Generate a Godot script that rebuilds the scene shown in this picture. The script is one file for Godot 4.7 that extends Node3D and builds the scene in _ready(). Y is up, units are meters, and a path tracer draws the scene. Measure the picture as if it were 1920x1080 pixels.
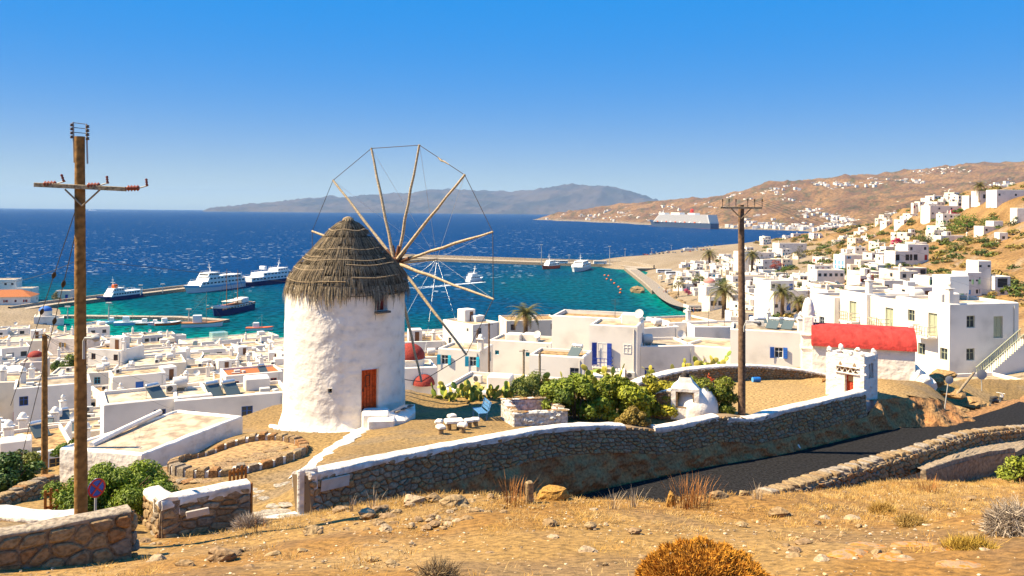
extends Node3D

const T0 := Transform3D.IDENTITY

const FOCAL := 1500.0
const MIDX := 960.0
const EYEY := 396.0
const EYE := Vector3(0, 50, 0)
var cb := Basis(Vector3(0, 0, 1), deg_to_rad(0.5))
var rng := RandomNumberGenerator.new()
var mats := {}
var used := {}
var tex := {}
var shared := {}
class MB:
	var v := PackedVector3Array()
	var n := PackedVector3Array()
	var c := PackedColorArray()
	var idx := PackedInt32Array()
	var col := Color.WHITE
	var tint := false

	func vert(p: Vector3, q: Vector3) -> int:
		v.push_back(p)
		n.push_back(q)
		if tint:
			c.push_back(col)
		return v.size() - 1

	func tri_n(a: Vector3, b: Vector3, d: Vector3, na: Vector3, nb: Vector3, nd: Vector3) -> void:
		var i := vert(a, na)
		vert(d, nd)
		vert(b, nb)
		idx.append_array(PackedInt32Array([i, i + 1, i + 2]))

	func tri(a: Vector3, b: Vector3, d: Vector3) -> void:
		var q := (b - a).cross(d - a).normalized()
		tri_n(a, b, d, q, q, q)

	func quad(a: Vector3, b: Vector3, d: Vector3, e: Vector3) -> void:
		var q := (d - a).cross(e - b).normalized()
		var i := vert(a, q)
		vert(b, q)
		vert(d, q)
		vert(e, q)
		idx.append_array(PackedInt32Array([i, i + 2, i + 1, i, i + 3, i + 2]))

	func box(at: Vector3, s: Vector3, b := Basis()) -> void:
		hexa(Transform3D(b, at), -s * 0.5, s * 0.5)

	func hexa(t: Transform3D, lo: Vector3, hi: Vector3) -> void:
		var p: Array[Vector3] = []
		for k in 8:
			p.append(t * Vector3(hi.x if k & 1 else lo.x, hi.y if k & 2 else lo.y, hi.z if k & 4 else lo.z))
		quad(p[0], p[2], p[3], p[1])
		quad(p[4], p[5], p[7], p[6])
		quad(p[0], p[1], p[5], p[4])
		quad(p[2], p[6], p[7], p[3])
		quad(p[0], p[4], p[6], p[2])
		quad(p[1], p[3], p[7], p[5])
	func cbox(at: Vector3, s: Vector3, ch: float, b := Basis()) -> void:
		var t := Transform3D(b, at)
		var h := s * 0.5
		var ring := func(x: float, z: float, k: float, y: float) -> Array:
			return [Vector3(-x + k, y, -z), Vector3(x - k, y, -z), Vector3(x, y, -z + k), Vector3(x, y, z - k), Vector3(x - k, y, z), Vector3(-x + k, y, z), Vector3(-x, y, z - k), Vector3(-x, y, -z + k)]
		var r0: Array = ring.call(h.x, h.z, ch, -h.y)
		var r1: Array = ring.call(h.x, h.z, ch, h.y - ch)
		var r2: Array = ring.call(h.x - ch, h.z - ch, ch * 0.6, h.y)
		for i in 8:
			var j := (i + 1) % 8
			quad(t * r0[i], t * r1[i], t * r1[j], t * r0[j])
			quad(t * r1[i], t * r2[i], t * r2[j], t * r1[j])
		for i in range(1, 7):
			tri(t * r2[0], t * r2[i + 1], t * r2[i])
			tri(t * r0[0], t * r0[i], t * r0[i + 1])

	func grid(rows: Array, wrap := false, flip := false, colors: Array = []) -> void:
		var m: int = rows.size()
		var w: int = rows[0].size()
		var first := v.size()
		for i in m:
			var here: PackedVector3Array = rows[i]
			var up: PackedVector3Array = rows[mini(i + 1, m - 1)]
			var dn: PackedVector3Array = rows[maxi(i - 1, 0)]
			for j in w:
				var a := here[(j + 1) % w] if wrap else here[mini(j + 1, w - 1)]
				var b := here[(j - 1 + w) % w] if wrap else here[maxi(j - 1, 0)]
				var q := (a - b).cross(up[j] - dn[j])
				if flip:
					q = -q
				v.push_back(here[j])
				n.push_back(q.normalized() if q.length_squared() > 1e-20 else Vector3.UP)
				if tint:
					c.push_back(colors[i][j] if colors else col)
		for i in m - 1:
			for j in (w if wrap else w - 1):
				var k := (j + 1) % w
				var p0 := first + i * w + j
				var p1 := first + i * w + k
				var p2 := p1 + w
				var p3 := p0 + w
				if flip:
					idx.append_array(PackedInt32Array([p0, p1, p2, p0, p2, p3]))
				else:
					idx.append_array(PackedInt32Array([p0, p2, p1, p0, p3, p2]))

	func lathe(profile: Array, sides: int, t := T0, from := 0.0, to := TAU) -> void:
		var rows := []
		var full := to - from > TAU - 0.001
		for p in profile:
			var row := PackedVector3Array()
			for k in (sides if full else sides + 1):
				var a := from + (to - from) * k / sides
				row.push_back(t * Vector3(p.x * cos(a), p.y, -p.x * sin(a)))
			rows.append(row)
		grid(rows, full)

	func ring_at(p: Vector3, x: Vector3, y: Vector3, r: float, sides: int) -> PackedVector3Array:
		var row := PackedVector3Array()
		for k in sides:
			var a := TAU * k / sides
			row.push_back(p + (x * cos(a) + y * sin(a)) * r)
		return row

	func tube(pts: Array, radii: Array, sides := 6, caps := true) -> void:
		var rows := []
		var x := Vector3.ZERO
		for i in pts.size():
			var t: Vector3 = (pts[mini(i + 1, pts.size() - 1)] - pts[maxi(i - 1, 0)]).normalized()
			if x == Vector3.ZERO:
				x = t.cross(Vector3.UP if absf(t.y) < 0.9 else Vector3.RIGHT).normalized()
			x = (x - t * x.dot(t)).normalized()
			rows.append(ring_at(pts[i], x, t.cross(x), radii[mini(i, radii.size() - 1)], sides))
		grid(rows, true)
		if caps:
			for i in range(1, sides - 1):
				tri(rows[0][0], rows[0][i + 1], rows[0][i])
				tri(rows[-1][0], rows[-1][i], rows[-1][i + 1])

	func bar(a: Vector3, b: Vector3, r: float, sides := 5) -> void:
		tube([a, b], [r, r], sides)
	func prism(poly: PackedVector2Array, t: Transform3D, deep: float) -> void:
		var p := poly
		if not Geometry2D.is_polygon_clockwise(p):
			p = p.duplicate()
		else:
			p = p.duplicate()
			p.reverse()
		var k := Geometry2D.triangulate_polygon(p)
		for i in range(0, k.size(), 3):
			var a := p[k[i]]
			var b := p[k[i + 1]]
			var d := p[k[i + 2]]
			if (b - a).cross(d - a) < 0:
				var s := b
				b = d
				d = s
			tri(t * Vector3(a.x, a.y, deep), t * Vector3(b.x, b.y, deep), t * Vector3(d.x, d.y, deep))
			tri(t * Vector3(a.x, a.y, 0), t * Vector3(d.x, d.y, 0), t * Vector3(b.x, b.y, 0))
		for i in p.size():
			var a := p[i]
			var b := p[(i + 1) % p.size()]
			quad(t * Vector3(a.x, a.y, 0), t * Vector3(b.x, b.y, 0), t * Vector3(b.x, b.y, deep), t * Vector3(a.x, a.y, deep))

	func add(o: MB, t := T0) -> void:
		var first := v.size()
		for i in o.v.size():
			v.push_back(t * o.v[i])
			n.push_back((t.basis * o.n[i]).normalized())
			if tint:
				c.push_back(o.c[i] if o.tint else col)
		for i in o.idx:
			idx.push_back(first + i)

	func mesh(m: Material) -> ArrayMesh:
		var a := []
		a.resize(Mesh.ARRAY_MAX)
		a[Mesh.ARRAY_VERTEX] = v
		a[Mesh.ARRAY_NORMAL] = n
		if tint:
			a[Mesh.ARRAY_COLOR] = c
		a[Mesh.ARRAY_INDEX] = idx
		var out := ArrayMesh.new()
		if v.size():
			out.add_surface_from_arrays(Mesh.PRIMITIVE_TRIANGLES, a)
			out.surface_set_material(0, m)
		return out
class Spline:
	var p := PackedVector2Array()
	var w := PackedFloat64Array()
	var a := Vector3.ZERO

	func fit(points: Array, soft := 0.0) -> Spline:
		var m := points.size()
		var s := m + 3
		var g := []
		for i in m:
			p.push_back(Vector2(points[i].x, points[i].y))
		for i in s:
			var row := PackedFloat64Array()
			row.resize(s + 1)
			g.append(row)
		for i in m:
			for j in m:
				g[i][j] = kernel(p[i].distance_squared_to(p[j])) + (soft if i == j else 0.0)
			g[i][m] = 1.0
			g[i][m + 1] = p[i].x
			g[i][m + 2] = p[i].y
			g[m][i] = 1.0
			g[m + 1][i] = p[i].x
			g[m + 2][i] = p[i].y
			g[i][s] = points[i].z
		for k in s:
			var best := k
			for i in range(k + 1, s):
				if absf(g[i][k]) > absf(g[best][k]):
					best = i
			var hold = g[k]
			g[k] = g[best]
			g[best] = hold
			for i in range(k + 1, s):
				var f: float = g[i][k] / g[k][k]
				if f != 0.0:
					for j in range(k, s + 1):
						g[i][j] -= f * g[k][j]
		var x := PackedFloat64Array()
		x.resize(s)
		for k in range(s - 1, -1, -1):
			var r: float = g[k][s]
			for j in range(k + 1, s):
				r -= g[k][j] * x[j]
			x[k] = r / g[k][k]
		w = x.slice(0, m)
		a = Vector3(x[m], x[m + 1], x[m + 2])
		return self

	static func kernel(r2: float) -> float:
		return 0.0 if r2 < 1e-9 else 0.5 * r2 * log(r2)

	func h(x: float, y: float) -> float:
		var s := a.x + a.y * x + a.z * y
		for i in p.size():
			var dx := p[i].x - x
			var dy := p[i].y - y
			var r2 := dx * dx + dy * dy
			if r2 > 1e-9:
				s += w[i] * 0.5 * r2 * log(r2)
		return s
func ray(px: float, py: float) -> Vector3:
	return cb * Vector3((px - MIDX) / FOCAL, -(py - EYEY) / FOCAL, -1.0)

func at(px: float, py: float, d: float) -> Vector3:
	return EYE + ray(px, py) * d

func on_sea(px: float, py: float, up := 0.0) -> Vector3:
	var r := ray(px, py)
	return EYE + r * ((up - EYE.y) / r.y)

func spots(list: Array) -> Array:
	var out := []
	for q in list:
		var p := at(q[0], q[1], q[2])
		out.append(Vector3(p.x, -p.z, p.y))
	return out

func hash1(i: int) -> float:
	return fposmod(sin(i * 12.9898 + 4.1) * 43758.5453, 1.0)
func numbered(called: String) -> String:
	if not used.has(called):
		used[called] = 0
		return called
	used[called] += 1
	return "%s_%03d" % [called, used[called]]

func tag(o: Node3D, label: String, category: String, group := "") -> Node3D:
	o.set_meta("label", label)
	o.set_meta("category", category)
	if group:
		o.set_meta("group", group)
	return o

func thing(called: String, label: String, category: String, where := Vector3.ZERO, turn := 0.0, group := "") -> Node3D:
	var o := Node3D.new()
	o.name = numbered(called)
	add_child(o, true)
	o.position = where
	o.rotation.y = turn
	return tag(o, label, category, group)

func part(parent: Node3D, called: String, m, mat: Material = null, t := T0, label := "") -> MeshInstance3D:
	var o := MeshInstance3D.new()
	o.mesh = m.mesh(mat) if m is MB else m
	if not m is MB and mat:
		o.material_override = mat
	var key := str(parent.get_instance_id()) + called
	o.name = called if not used.has(key) else "%s_%03d" % [called, used[key]]
	used[key] = used.get(key, 0) + 1
	parent.add_child(o, true)
	o.transform = t
	if label:
		o.set_meta("label", label)
	return o

func solo(called: String, label: String, category: String, m, mat: Material, where := T0, group := "") -> MeshInstance3D:
	var o := MeshInstance3D.new()
	o.mesh = m.mesh(mat) if m is MB else m
	o.name = numbered(called)
	add_child(o, true)
	o.transform = where
	tag(o, label, category, group)
	return o

func setting(called: String, m, mat: Material, parent: Node3D = null) -> MeshInstance3D:
	var o := MeshInstance3D.new()
	o.mesh = m.mesh(mat) if m is MB else m
	o.name = numbered(called)
	(parent if parent else self).add_child(o, true)
	o.set_meta("kind", "structure")
	return o

func stuff(called: String, m, mat: Material, parent: Node3D = null, label := "", category := "") -> MeshInstance3D:
	var o := MeshInstance3D.new()
	o.mesh = m.mesh(mat) if m is MB else m
	o.name = numbered(called) if parent == null else called
	(parent if parent else self).add_child(o, true)
	o.set_meta("kind", "stuff")
	if label:
		tag(o, label, category)
	return o

func many(called: String, mesh: Mesh, where: Array, colors: Array, parent: Node3D = null, label := "", category := "") -> MultiMeshInstance3D:
	var mm := MultiMesh.new()
	mm.transform_format = MultiMesh.TRANSFORM_3D
	mm.use_colors = colors.size() > 0
	mm.mesh = mesh
	mm.instance_count = where.size()
	for i in where.size():
		mm.set_instance_transform(i, where[i])
		if colors.size():
			mm.set_instance_color(i, colors[i % colors.size()])
	var o := MultiMeshInstance3D.new()
	o.multimesh = mm
	o.name = numbered(called) if parent == null else called
	(parent if parent else self).add_child(o, true)
	o.set_meta("kind", "stuff")
	if label:
		tag(o, label, category)
	return o
func noise_tex(key: String, freq: float, oct: int, stops: Array, size := 512, kind := FastNoiseLite.TYPE_SIMPLEX_SMOOTH, fractal := FastNoiseLite.FRACTAL_FBM) -> Texture2D:
	if tex.has(key):
		return tex[key]
	var f := FastNoiseLite.new()
	f.seed = key.hash() % 10000
	f.noise_type = kind
	f.frequency = freq
	f.fractal_type = fractal
	f.fractal_octaves = oct
	var g := Gradient.new()
	g.offsets = PackedFloat32Array(stops[0])
	var cols := PackedColorArray()
	for s in stops[1]:
		cols.push_back(Color(s, s, s) if s is float else s)
	g.colors = cols
	var t := NoiseTexture2D.new()
	t.width = size
	t.height = size
	t.seamless = true
	t.noise = f
	t.color_ramp = g
	t.normalize = true
	tex[key] = t
	return t

func make_textures() -> void:
	noise_tex("mottle", 0.006, 5, [[0.0, 0.4, 0.6, 1.0], [0.66, 0.86, 0.95, 1.0]])
	noise_tex("plaster", 0.010, 6, [[0.0, 0.3, 0.5, 1.0], [0.82, 0.93, 0.97, 1.0]])
	noise_tex("rough", 0.020, 6, [[0.0, 0.35, 0.65, 1.0], [0.50, 0.76, 0.93, 1.0]])
	noise_tex("bump", 0.012, 6, [[0.0, 1.0], [0.0, 1.0]])
	noise_tex("grit", 0.06, 4, [[0.0, 0.45, 0.6, 1.0], [0.0, 0.45, 0.6, 1.0]])
	noise_tex("cracks", 0.010, 5, [[0.0, 1.0], [0.0, 1.0]], 512, FastNoiseLite.TYPE_SIMPLEX_SMOOTH, FastNoiseLite.FRACTAL_RIDGED)

func lin(r: float, g: float, b: float) -> Color:
	return Color(r, g, b).linear_to_srgb()

func M(key: String, c := Color.WHITE, rough := 0.9, map := "", scale := 1.0, bump := "", cm := 0.0, tinted := false) -> StandardMaterial3D:
	if mats.has(key):
		return mats[key]
	var m := StandardMaterial3D.new()
	m.resource_name = key
	m.albedo_color = c.linear_to_srgb()
	m.roughness = rough
	m.metallic_specular = 0.35
	m.uv1_triplanar = true
	m.uv1_world_triplanar = true
	m.uv1_scale = Vector3.ONE * scale
	if map:
		m.albedo_texture = tex[map]
	if bump:
		m.heightmap_enabled = true
		m.heightmap_texture = tex[bump]
		m.heightmap_scale = cm
	m.vertex_color_use_as_albedo = tinted
	mats[key] = m
	return m

func leaf_mat(key: String, light: float) -> StandardMaterial3D:
	var m := M(key, Color(1, 1, 1), 0.55, "", 1.0, "", 0.0, true)
	m.backlight_enabled = true
	m.backlight = Color(light, light, light * 0.5)
	return m
func make_view() -> void:
	var cam := Camera3D.new()
	cam.name = "camera"
	add_child(cam)
	cam.transform = Transform3D(cb, EYE)
	var near := 0.2
	cam.set_frustum(near * 1080.0 / FOCAL, Vector2(0, -(540.0 - EYEY) / FOCAL * near), near, 60000.0)
	cam.current = true
	var env := Environment.new()
	env.background_mode = Environment.BG_SKY
	var sky := ProceduralSkyMaterial.new()
	sky.sky_top_color = lin(0.0, 0.275, 0.80)
	sky.sky_horizon_color = lin(0.75, 0.81, 0.60)
	sky.sky_curve = 0.043
	sky.ground_bottom_color = lin(0.34, 0.26, 0.15)
	sky.ground_horizon_color = lin(0.45, 0.55, 0.60)
	sky.sky_energy_multiplier = 1.0
	sky.sun_angle_max = 0.1
	env.sky = Sky.new()
	env.sky.sky_material = sky
	env.background_energy_multiplier = 0.395
	env.tonemap_mode = Environment.TONE_MAPPER_LINEAR
	env.tonemap_exposure = 2.7
	env.fog_enabled = true
	env.fog_mode = Environment.FOG_MODE_EXPONENTIAL
	env.fog_density = 0.000033
	env.fog_light_color = lin(0.38, 0.63, 1.0)
	env.sdfgi_enabled = true
	env.ssao_enabled = true
	env.ssil_enabled = true
	var we := WorldEnvironment.new()
	we.name = "world_environment"
	we.environment = env
	add_child(we)
	var sun := DirectionalLight3D.new()
	sun.name = "sun"
	sun.light_color = lin(1.0, 0.82, 0.56)
	sun.light_energy = 1.6
	sun.light_angular_distance = 0.5
	sun.shadow_enabled = true
	sun.directional_shadow_max_distance = 800.0
	add_child(sun)
	var to_sun := Vector3(-0.99, 1.22, 0.06)
	sun.look_at_from_position(to_sun, Vector3.ZERO)
var shore := PackedVector2Array()

func shore_points() -> void:
	for q in [[-420, 330], [-300, 390], [-255, 405], [-228, 396], [-222, 372], [-205, 358], [-190, 322], [-150, 306], [-100, 300], [-50, 297], [0, 296], [30, 300], [62, 330], [84, 380], [92, 400], [93, 440], [97, 500], [101, 560], [109, 640], [112, 690]]:
		shore.push_back(Vector2(q[0], q[1]))

func shore_gap(x: float, d: float) -> float:
	var best := 1e9
	var p := Vector2(x, d)
	for i in shore.size() - 1:
		best = minf(best, p.distance_squared_to(Geometry2D.get_closest_point_to_segment(p, shore[i], shore[i + 1])))
	return sqrt(best)

func make_sea() -> void:
	var f := FastNoiseLite.new()
	f.seed = 4
	f.frequency = 0.006
	f.fractal_octaves = 4
	var b := MB.new()
	b.tint = true
	var rows := []
	var cols := []
	var deep := Color(0.0, 0.036, 0.138)
	var mid := Color(0.0, 0.046, 0.122)
	var teal := Color(0.0, 0.074, 0.106)
	var pale := Color(0.003, 0.16, 0.145)
	var d := 200.0
	while d < 26000.0:
		var row := PackedVector3Array()
		var rc := PackedColorArray()
		for k in 121:
			var t := (k - 60.0) / 60.0
			var x := t * d * (0.95 if d < 2000 else 1.3)
			row.push_back(Vector3(x, 0, -d))
			var c := deep
			if d < 1600:
				var s := shore_gap(x, d) + f.get_noise_2d(x, d * 0.6) * 55.0
				c = pale.lerp(teal, smoothstep(4, 26, s)).lerp(mid, smoothstep(45, 140, s)).lerp(deep, smoothstep(110, 300, s))
			rc.push_back(c)
		rows.append(row)
		cols.append(rc)
		d *= 1.018 if d < 1700 else 1.09
	b.grid(rows, false, false, cols)
	var m := M("sea", Color(1, 1, 1), 0.42, "", 0.011, "bump", 60.0, true)
	m.metallic_specular = 0.05
	m.albedo_texture = noise_tex("swell", 0.02, 6, [[0.0, 0.42, 0.58, 1.0], [0.45, 0.80, 1.0, 1.0]], 1024)
	setting("sea", b, m)
	var patch := MB.new()
	patch.lathe([Vector2(1.0, 0.0), Vector2(0.7, 0.10), Vector2(0.001, 0.16)], 7)
	var where := []
	rng.seed = 77
	var tones := []
	while where.size() < 7000:
		var dd := 50.0 * FOCAL / lerpf(6.0, 170.0, pow(rng.randf(), 1.15))
		var x := rng.randf_range(-0.75, 0.6) * dd
		if shore_gap(x, dd) < 90 or (x > 60 and dd < 900) or x > 900:
			continue
		if dd < 600 and rng.randf() < 0.93 or f.get_noise_2d(x * 0.7, dd * 0.4) < -0.25:
			continue
		var big := pow(rng.randf(), 6.0)
		var s := 0.10 + big * 0.7 + dd * 0.0003
		tones.append(Color(0.03, 0.09, 0.19).lerp(Color(0.4, 0.48, 0.54), clampf(pow(rng.randf(), 4.0) * 1.1 + big * 0.5, 0, 1)))
		where.append(Transform3D(Basis(Vector3.UP, rng.randf_range(-0.25, 0.25)).scaled(Vector3(s * rng.randf_range(2.0, 5.0), 0.5, s * rng.randf_range(0.8, 1.7))), Vector3(x, 0.02, -dd)))
	many("foam", patch.mesh(M("foam_tint", Color(1, 1, 1), 0.8, "", 1.0, "", 0.0, true)), where, tones, null, "small white breaking wave crests scattered over the blue sea", "foam")
func polar_land(called: String, list: Array, px0: float, px1: float, cols: int, d0: float, d1: float, rows_n: int, rough: float, freq: float, tone: Callable, mat: Material) -> Spline:
	var sp := Spline.new().fit(list, 0.0)
	var f := FastNoiseLite.new()
	f.seed = called.hash() % 1000
	f.frequency = freq
	f.fractal_type = FastNoiseLite.FRACTAL_RIDGED
	f.fractal_octaves = 5
	var b := MB.new()
	b.tint = true
	var rows := []
	var cc := []
	for i in rows_n:
		var d := d0 * pow(d1 / d0, i / (rows_n - 1.0))
		var row := PackedVector3Array()
		var rc := PackedColorArray()
		for k in cols:
			var x := (px0 + (px1 - px0) * k / (cols - 1.0) - MIDX) / FOCAL * d
			var h := sp.h(x, d)
			var land := clampf(h / 20.0, 0.0, 1.0)
			h += f.get_noise_2d(x, d) * rough * land
			row.push_back(Vector3(x, h, -d))
			rc.push_back(tone.call(x, d, h) * 0.85)
		rows.append(row)
		cc.append(rc)
	b.grid(rows, false, false, cc)
	setting(called, b, mat)
	return sp

func ridge(list: Array, coast: Array) -> Array:
	var out := spots(list)
	for q in list:
		var p := at(q[0], q[1], q[2])
		out.append(Vector3(p.x * 1.35, -p.z * 1.35, p.y - 90))
	for q in coast:
		var p := on_sea(q[0], q[1])
		out.append(Vector3(p.x, -p.z, 1.0))
		out.append(Vector3(p.x * 0.96, -p.z * 0.96, -12.0))
	return out

var hill: Spline

func make_far_land() -> void:
	var f := FastNoiseLite.new()
	f.seed = 9
	f.frequency = 0.004
	f.fractal_octaves = 5
	var isle := []
	for q in [[400, 393, 15000], [440, 390, 15600], [490, 386, 16000], [540, 379, 16000], [570, 376, 16500], [610, 371, 16500], [640, 374, 16000], [680, 371, 15500], [720, 371, 15500], [745, 373, 15500], [780, 366, 16000], [815, 361, 16000], [850, 357, 16500], [880, 364, 16000], [905, 370, 15500], [940, 371, 15500], [975, 370, 15500], [1010, 362, 15500], [1040, 355, 15500], [1068, 348, 15500], [1090, 351, 15500], [1120, 352, 15500], [1150, 354, 15500], [1180, 362, 15500], [1210, 372, 15500], [1240, 381, 15500], [1300, 392, 15000]]:
		isle.append(q)
	var low := []
	for px in range(380, 1400, 60):
		low.append([px, 396.0 + 0.0087 * (px - 960) + 5.6])
	var pts := spots(isle)
	for q in isle:
		var p := at(q[0], q[1], q[2])
		pts.append(Vector3(p.x * 1.3, -p.z * 1.3, -50))
	for q in low:
		var p := at(q[0], q[1], 13300)
		pts.append(Vector3(p.x, -p.z, 2.0))
		pts.append(Vector3(p.x * 0.95, -p.z * 0.95, -60.0))
	for q in [[330, 400, 14000], [360, 400, 17000], [1400, 404, 14000], [1400, 404, 17000]]:
		var p := at(q[0], q[1], q[2])
		pts.append(Vector3(p.x, -p.z, -80))
	var g := FastNoiseLite.new()
	g.seed = 3
	g.frequency = 0.0009
	g.fractal_octaves = 5
	polar_land("far_island", pts, 380, 1330, 240, 12900, 19500, 40, 70.0, 0.0011, func(x, d, h): return Color(0.085, 0.065, 0.055).lerp(Color(0.035, 0.036, 0.036), clampf(g.get_noise_2d(x, d) * 1.8 + 0.4, 0, 1)), M("island", Color(1, 1, 1), 1.0, "", 1.0, "", 0.0, true))
	var top := [[1015, 410, 4900], [1050, 404, 4800], [1100, 401, 4700], [1160, 393, 4600], [1200, 386, 4600], [1240, 381, 4500], [1300, 379, 4400], [1350, 373, 4300], [1380, 366, 4200], [1430, 351, 4000], [1462, 343, 3900], [1500, 346, 3900], [1540, 339, 3900], [1600, 334, 3900], [1650, 336, 3900], [1690, 331, 4000], [1730, 321, 4100], [1770, 317, 4100], [1800, 315, 4100], [1830, 309, 4100], [1852, 307, 4100], [1880, 316, 4300], [1920, 312, 4600], [2000, 305, 4600], [2150, 320, 4400]]
	var coast := [[1000, 412], [1040, 414], [1120, 417], [1200, 421], [1260, 424], [1340, 428], [1440, 431], [1540, 436], [1640, 441], [1760, 446], [1900, 452], [2100, 460]]
	var hp := ridge(top, coast)
	for q in [[1450, 395, 3000], [1560, 385, 3000], [1500, 418, 2500], [1600, 400, 2700], [1600, 372, 3300], [1700, 360, 3300], [1720, 385, 2700], [1650, 425, 2400], [1850, 345, 3300], [1850, 370, 2600], [1240, 401, 4000], [1330, 400, 3500], [1400, 385, 3500], [1950, 340, 3300], [1950, 380, 2500], [1120, 409, 4600], [1780, 345, 3500]]:
		var p := at(q[0], q[1], q[2])
		hp.append(Vector3(p.x, -p.z, p.y))
	var hm := M("hill", Color(1, 1, 1), 1.0, "rough", 0.006, "", 0.0, true)
	hm.detail_enabled = true
	hm.detail_albedo = noise_tex("fields", 0.012, 5, [[0.0, 0.40, 0.5, 1.0], [0.45, 0.8, 1.0, 1.0]], 1024, FastNoiseLite.TYPE_SIMPLEX_SMOOTH, FastNoiseLite.FRACTAL_RIDGED)
	hm.detail_blend_mode = BaseMaterial3D.BLEND_MODE_MUL
	hm.uv2_triplanar = true
	hm.uv2_world_triplanar = true
	hm.uv2_scale = Vector3.ONE * 0.0011
	hill = polar_land("hills", hp, 985, 2150, 300, 2150, 6200, 90, 26.0, 0.0022, func(x, d, h):
		var t := f.get_noise_2d(x, d)
		var u := f.get_noise_2d(x * 4.0 + 900, d * 4.0)
		var c := Color(0.35, 0.20, 0.085).lerp(Color(0.22, 0.12, 0.06), clampf(t * 2.2 + 0.45, 0, 1))
		c = c.lerp(Color(0.13, 0.115, 0.05), smoothstep(0.12, 0.36, u + t * 0.3) * 0.85)
		return c.lerp(Color(0.36, 0.29, 0.2), smoothstep(9.0, 3.0, h)), hm)
var town: Spline

func town_h(x: float, d: float) -> float:
	return town.h(x, d)

func make_town_ground() -> void:
	var pts := []
	for q in shore:
		pts.append(Vector3(q.x, q.y, 1.1))
	for q in [[-420, 300, 3], [-260, 440, -9], [-200, 420, -9], [-150, 345, -9], [-60, 340, -9], [0, 335, -9], [40, 345, -9], [70, 440, -9], [74, 560, -9], [85, 690, -9], [50, 760, -9], [-340, 460, -9]]:
		pts.append(Vector3(q[0], q[1], q[2]))
	for x in [-120, -60, -20, 15]:
		for q in [[48, 31], [60, 29.0], [80, 25.0], [100, 21.8], [150, 15.2], [200, 9.5], [250, 4.8], [285, 2.0]]:
			pts.append(Vector3(x * (0.35 + 0.65 * q[0] / 250.0), q[0], q[1]))
	pts.append(Vector3(-220, 300, 4.0))
	pts.append(Vector3(-250, 380, 2.2))
	for q in [[40, 60, 35], [60, 60, 38], [39, 80, 34], [60, 90, 34], [35, 110, 27], [40, 150, 18], [50, 200, 11], [60, 260, 5], [80, 330, 3.5], [110, 400, 3.5], [120, 500, 3.5], [125, 600, 3.5], [128, 690, 3.0]]:
		pts.append(Vector3(q[0], q[1], q[2]))
	for q in [[1150, 499], [1145, 484], [1250, 471], [1330, 463], [1400, 458], [1470, 456]]:
		var p := on_sea(q[0], q[1], 2.5)
		pts.append(Vector3(p.x, -p.z, 2.5))
	for q in [[1140, 478], [1250, 464], [1400, 449], [1500, 447], [1560, 440]]:
		var p := on_sea(q[0], q[1], 0)
		pts.append(Vector3(p.x, -p.z, -9))
	pts.append_array(spots([[1440, 530, 420], [1450, 512, 560], [1480, 470, 800], [1530, 448, 1000], [1600, 436, 1100], [1500, 580, 225], [1540, 535, 300], [1610, 503, 430], [1640, 545, 260], [1600, 470, 560], [1700, 545, 240], [1720, 500, 330], [1660, 440, 620], [1800, 565, 195], [1900, 580, 185], [1880, 520, 230], [1900, 470, 270], [1830, 480, 300], [1760, 462, 380], [1860, 430, 340], [1910, 400, 360], [1850, 395, 440], [1790, 412, 480], [1720, 405, 560], [1650, 418, 720], [1920, 365, 430], [1860, 374, 500], [1800, 382, 560], [1740, 385, 640], [1680, 392, 760], [1600, 425, 900], [2000, 360, 430], [2050, 480, 240], [2100, 400, 380], [2200, 420, 400]]))
	pts.append_array([Vector3(420, 760, 45), Vector3(520, 900, 40), Vector3(480, 1200, 12), Vector3(600, 1300, 5), Vector3(700, 800, 70), Vector3(800, 1500, 3), Vector3(60, 30, 40), Vector3(-30, 30, 33)])
	for q in right_list():
		var p := at(q[1], q[2], q[3])
		pts.append(Vector3(p.x, -p.z, p.y - q[7]))
	for q in tree_list():
		if q[2] > 210 and q[0] > 1500:
			var p := at(q[0], q[1], q[2])
			pts.append(Vector3(p.x, -p.z, p.y))
	town = Spline.new().fit(pts, 400.0)
	var f := FastNoiseLite.new()
	f.seed = 21
	f.frequency = 0.03
	f.fractal_octaves = 5
	var b := MB.new()
	b.tint = true
	var rows := []
	var cc := []
	for i in 150:
		var d := 44.0 * pow(1500.0 / 44.0, i / 149.0)
		var row := PackedVector3Array()
		var rc := PackedColorArray()
		for k in 140:
			var x := (-150.0 + 2350.0 * k / 139.0 - MIDX) / FOCAL * d
			var h := town.h(x, d)
			var dry := smoothstep(14.0, 26.0, h) * smoothstep(60.0, 110.0, x)
			h += f.get_noise_2d(x, d) * (0.3 + dry * d * 0.010)
			row.push_back(Vector3(x, maxf(h, -12.0), -d))
			var t := f.get_noise_2d(x * 2.0 + 300, d * 2.0)
			var paved := Color(0.44, 0.35, 0.235).lerp(Color(0.36, 0.275, 0.17), clampf(0.5 + t * 1.5, 0, 1))
			var earth := Color(0.46, 0.275, 0.095).lerp(Color(0.30, 0.17, 0.06), clampf(0.4 + t * 2.0, 0, 1)).lerp(Color(0.45, 0.33, 0.2), smoothstep(0.2, 0.45, f.get_noise_2d(x * 5, d * 5)))
			rc.push_back(paved.lerp(earth, dry) * 0.84)
		rows.append(row)
		cc.append(rc)
	b.grid(rows, false, false, cc)
	setting("town_terrain", b, M("earth", Color(1, 1, 1), 0.95, "rough", 0.08, "bump", 8.0, true))
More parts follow.
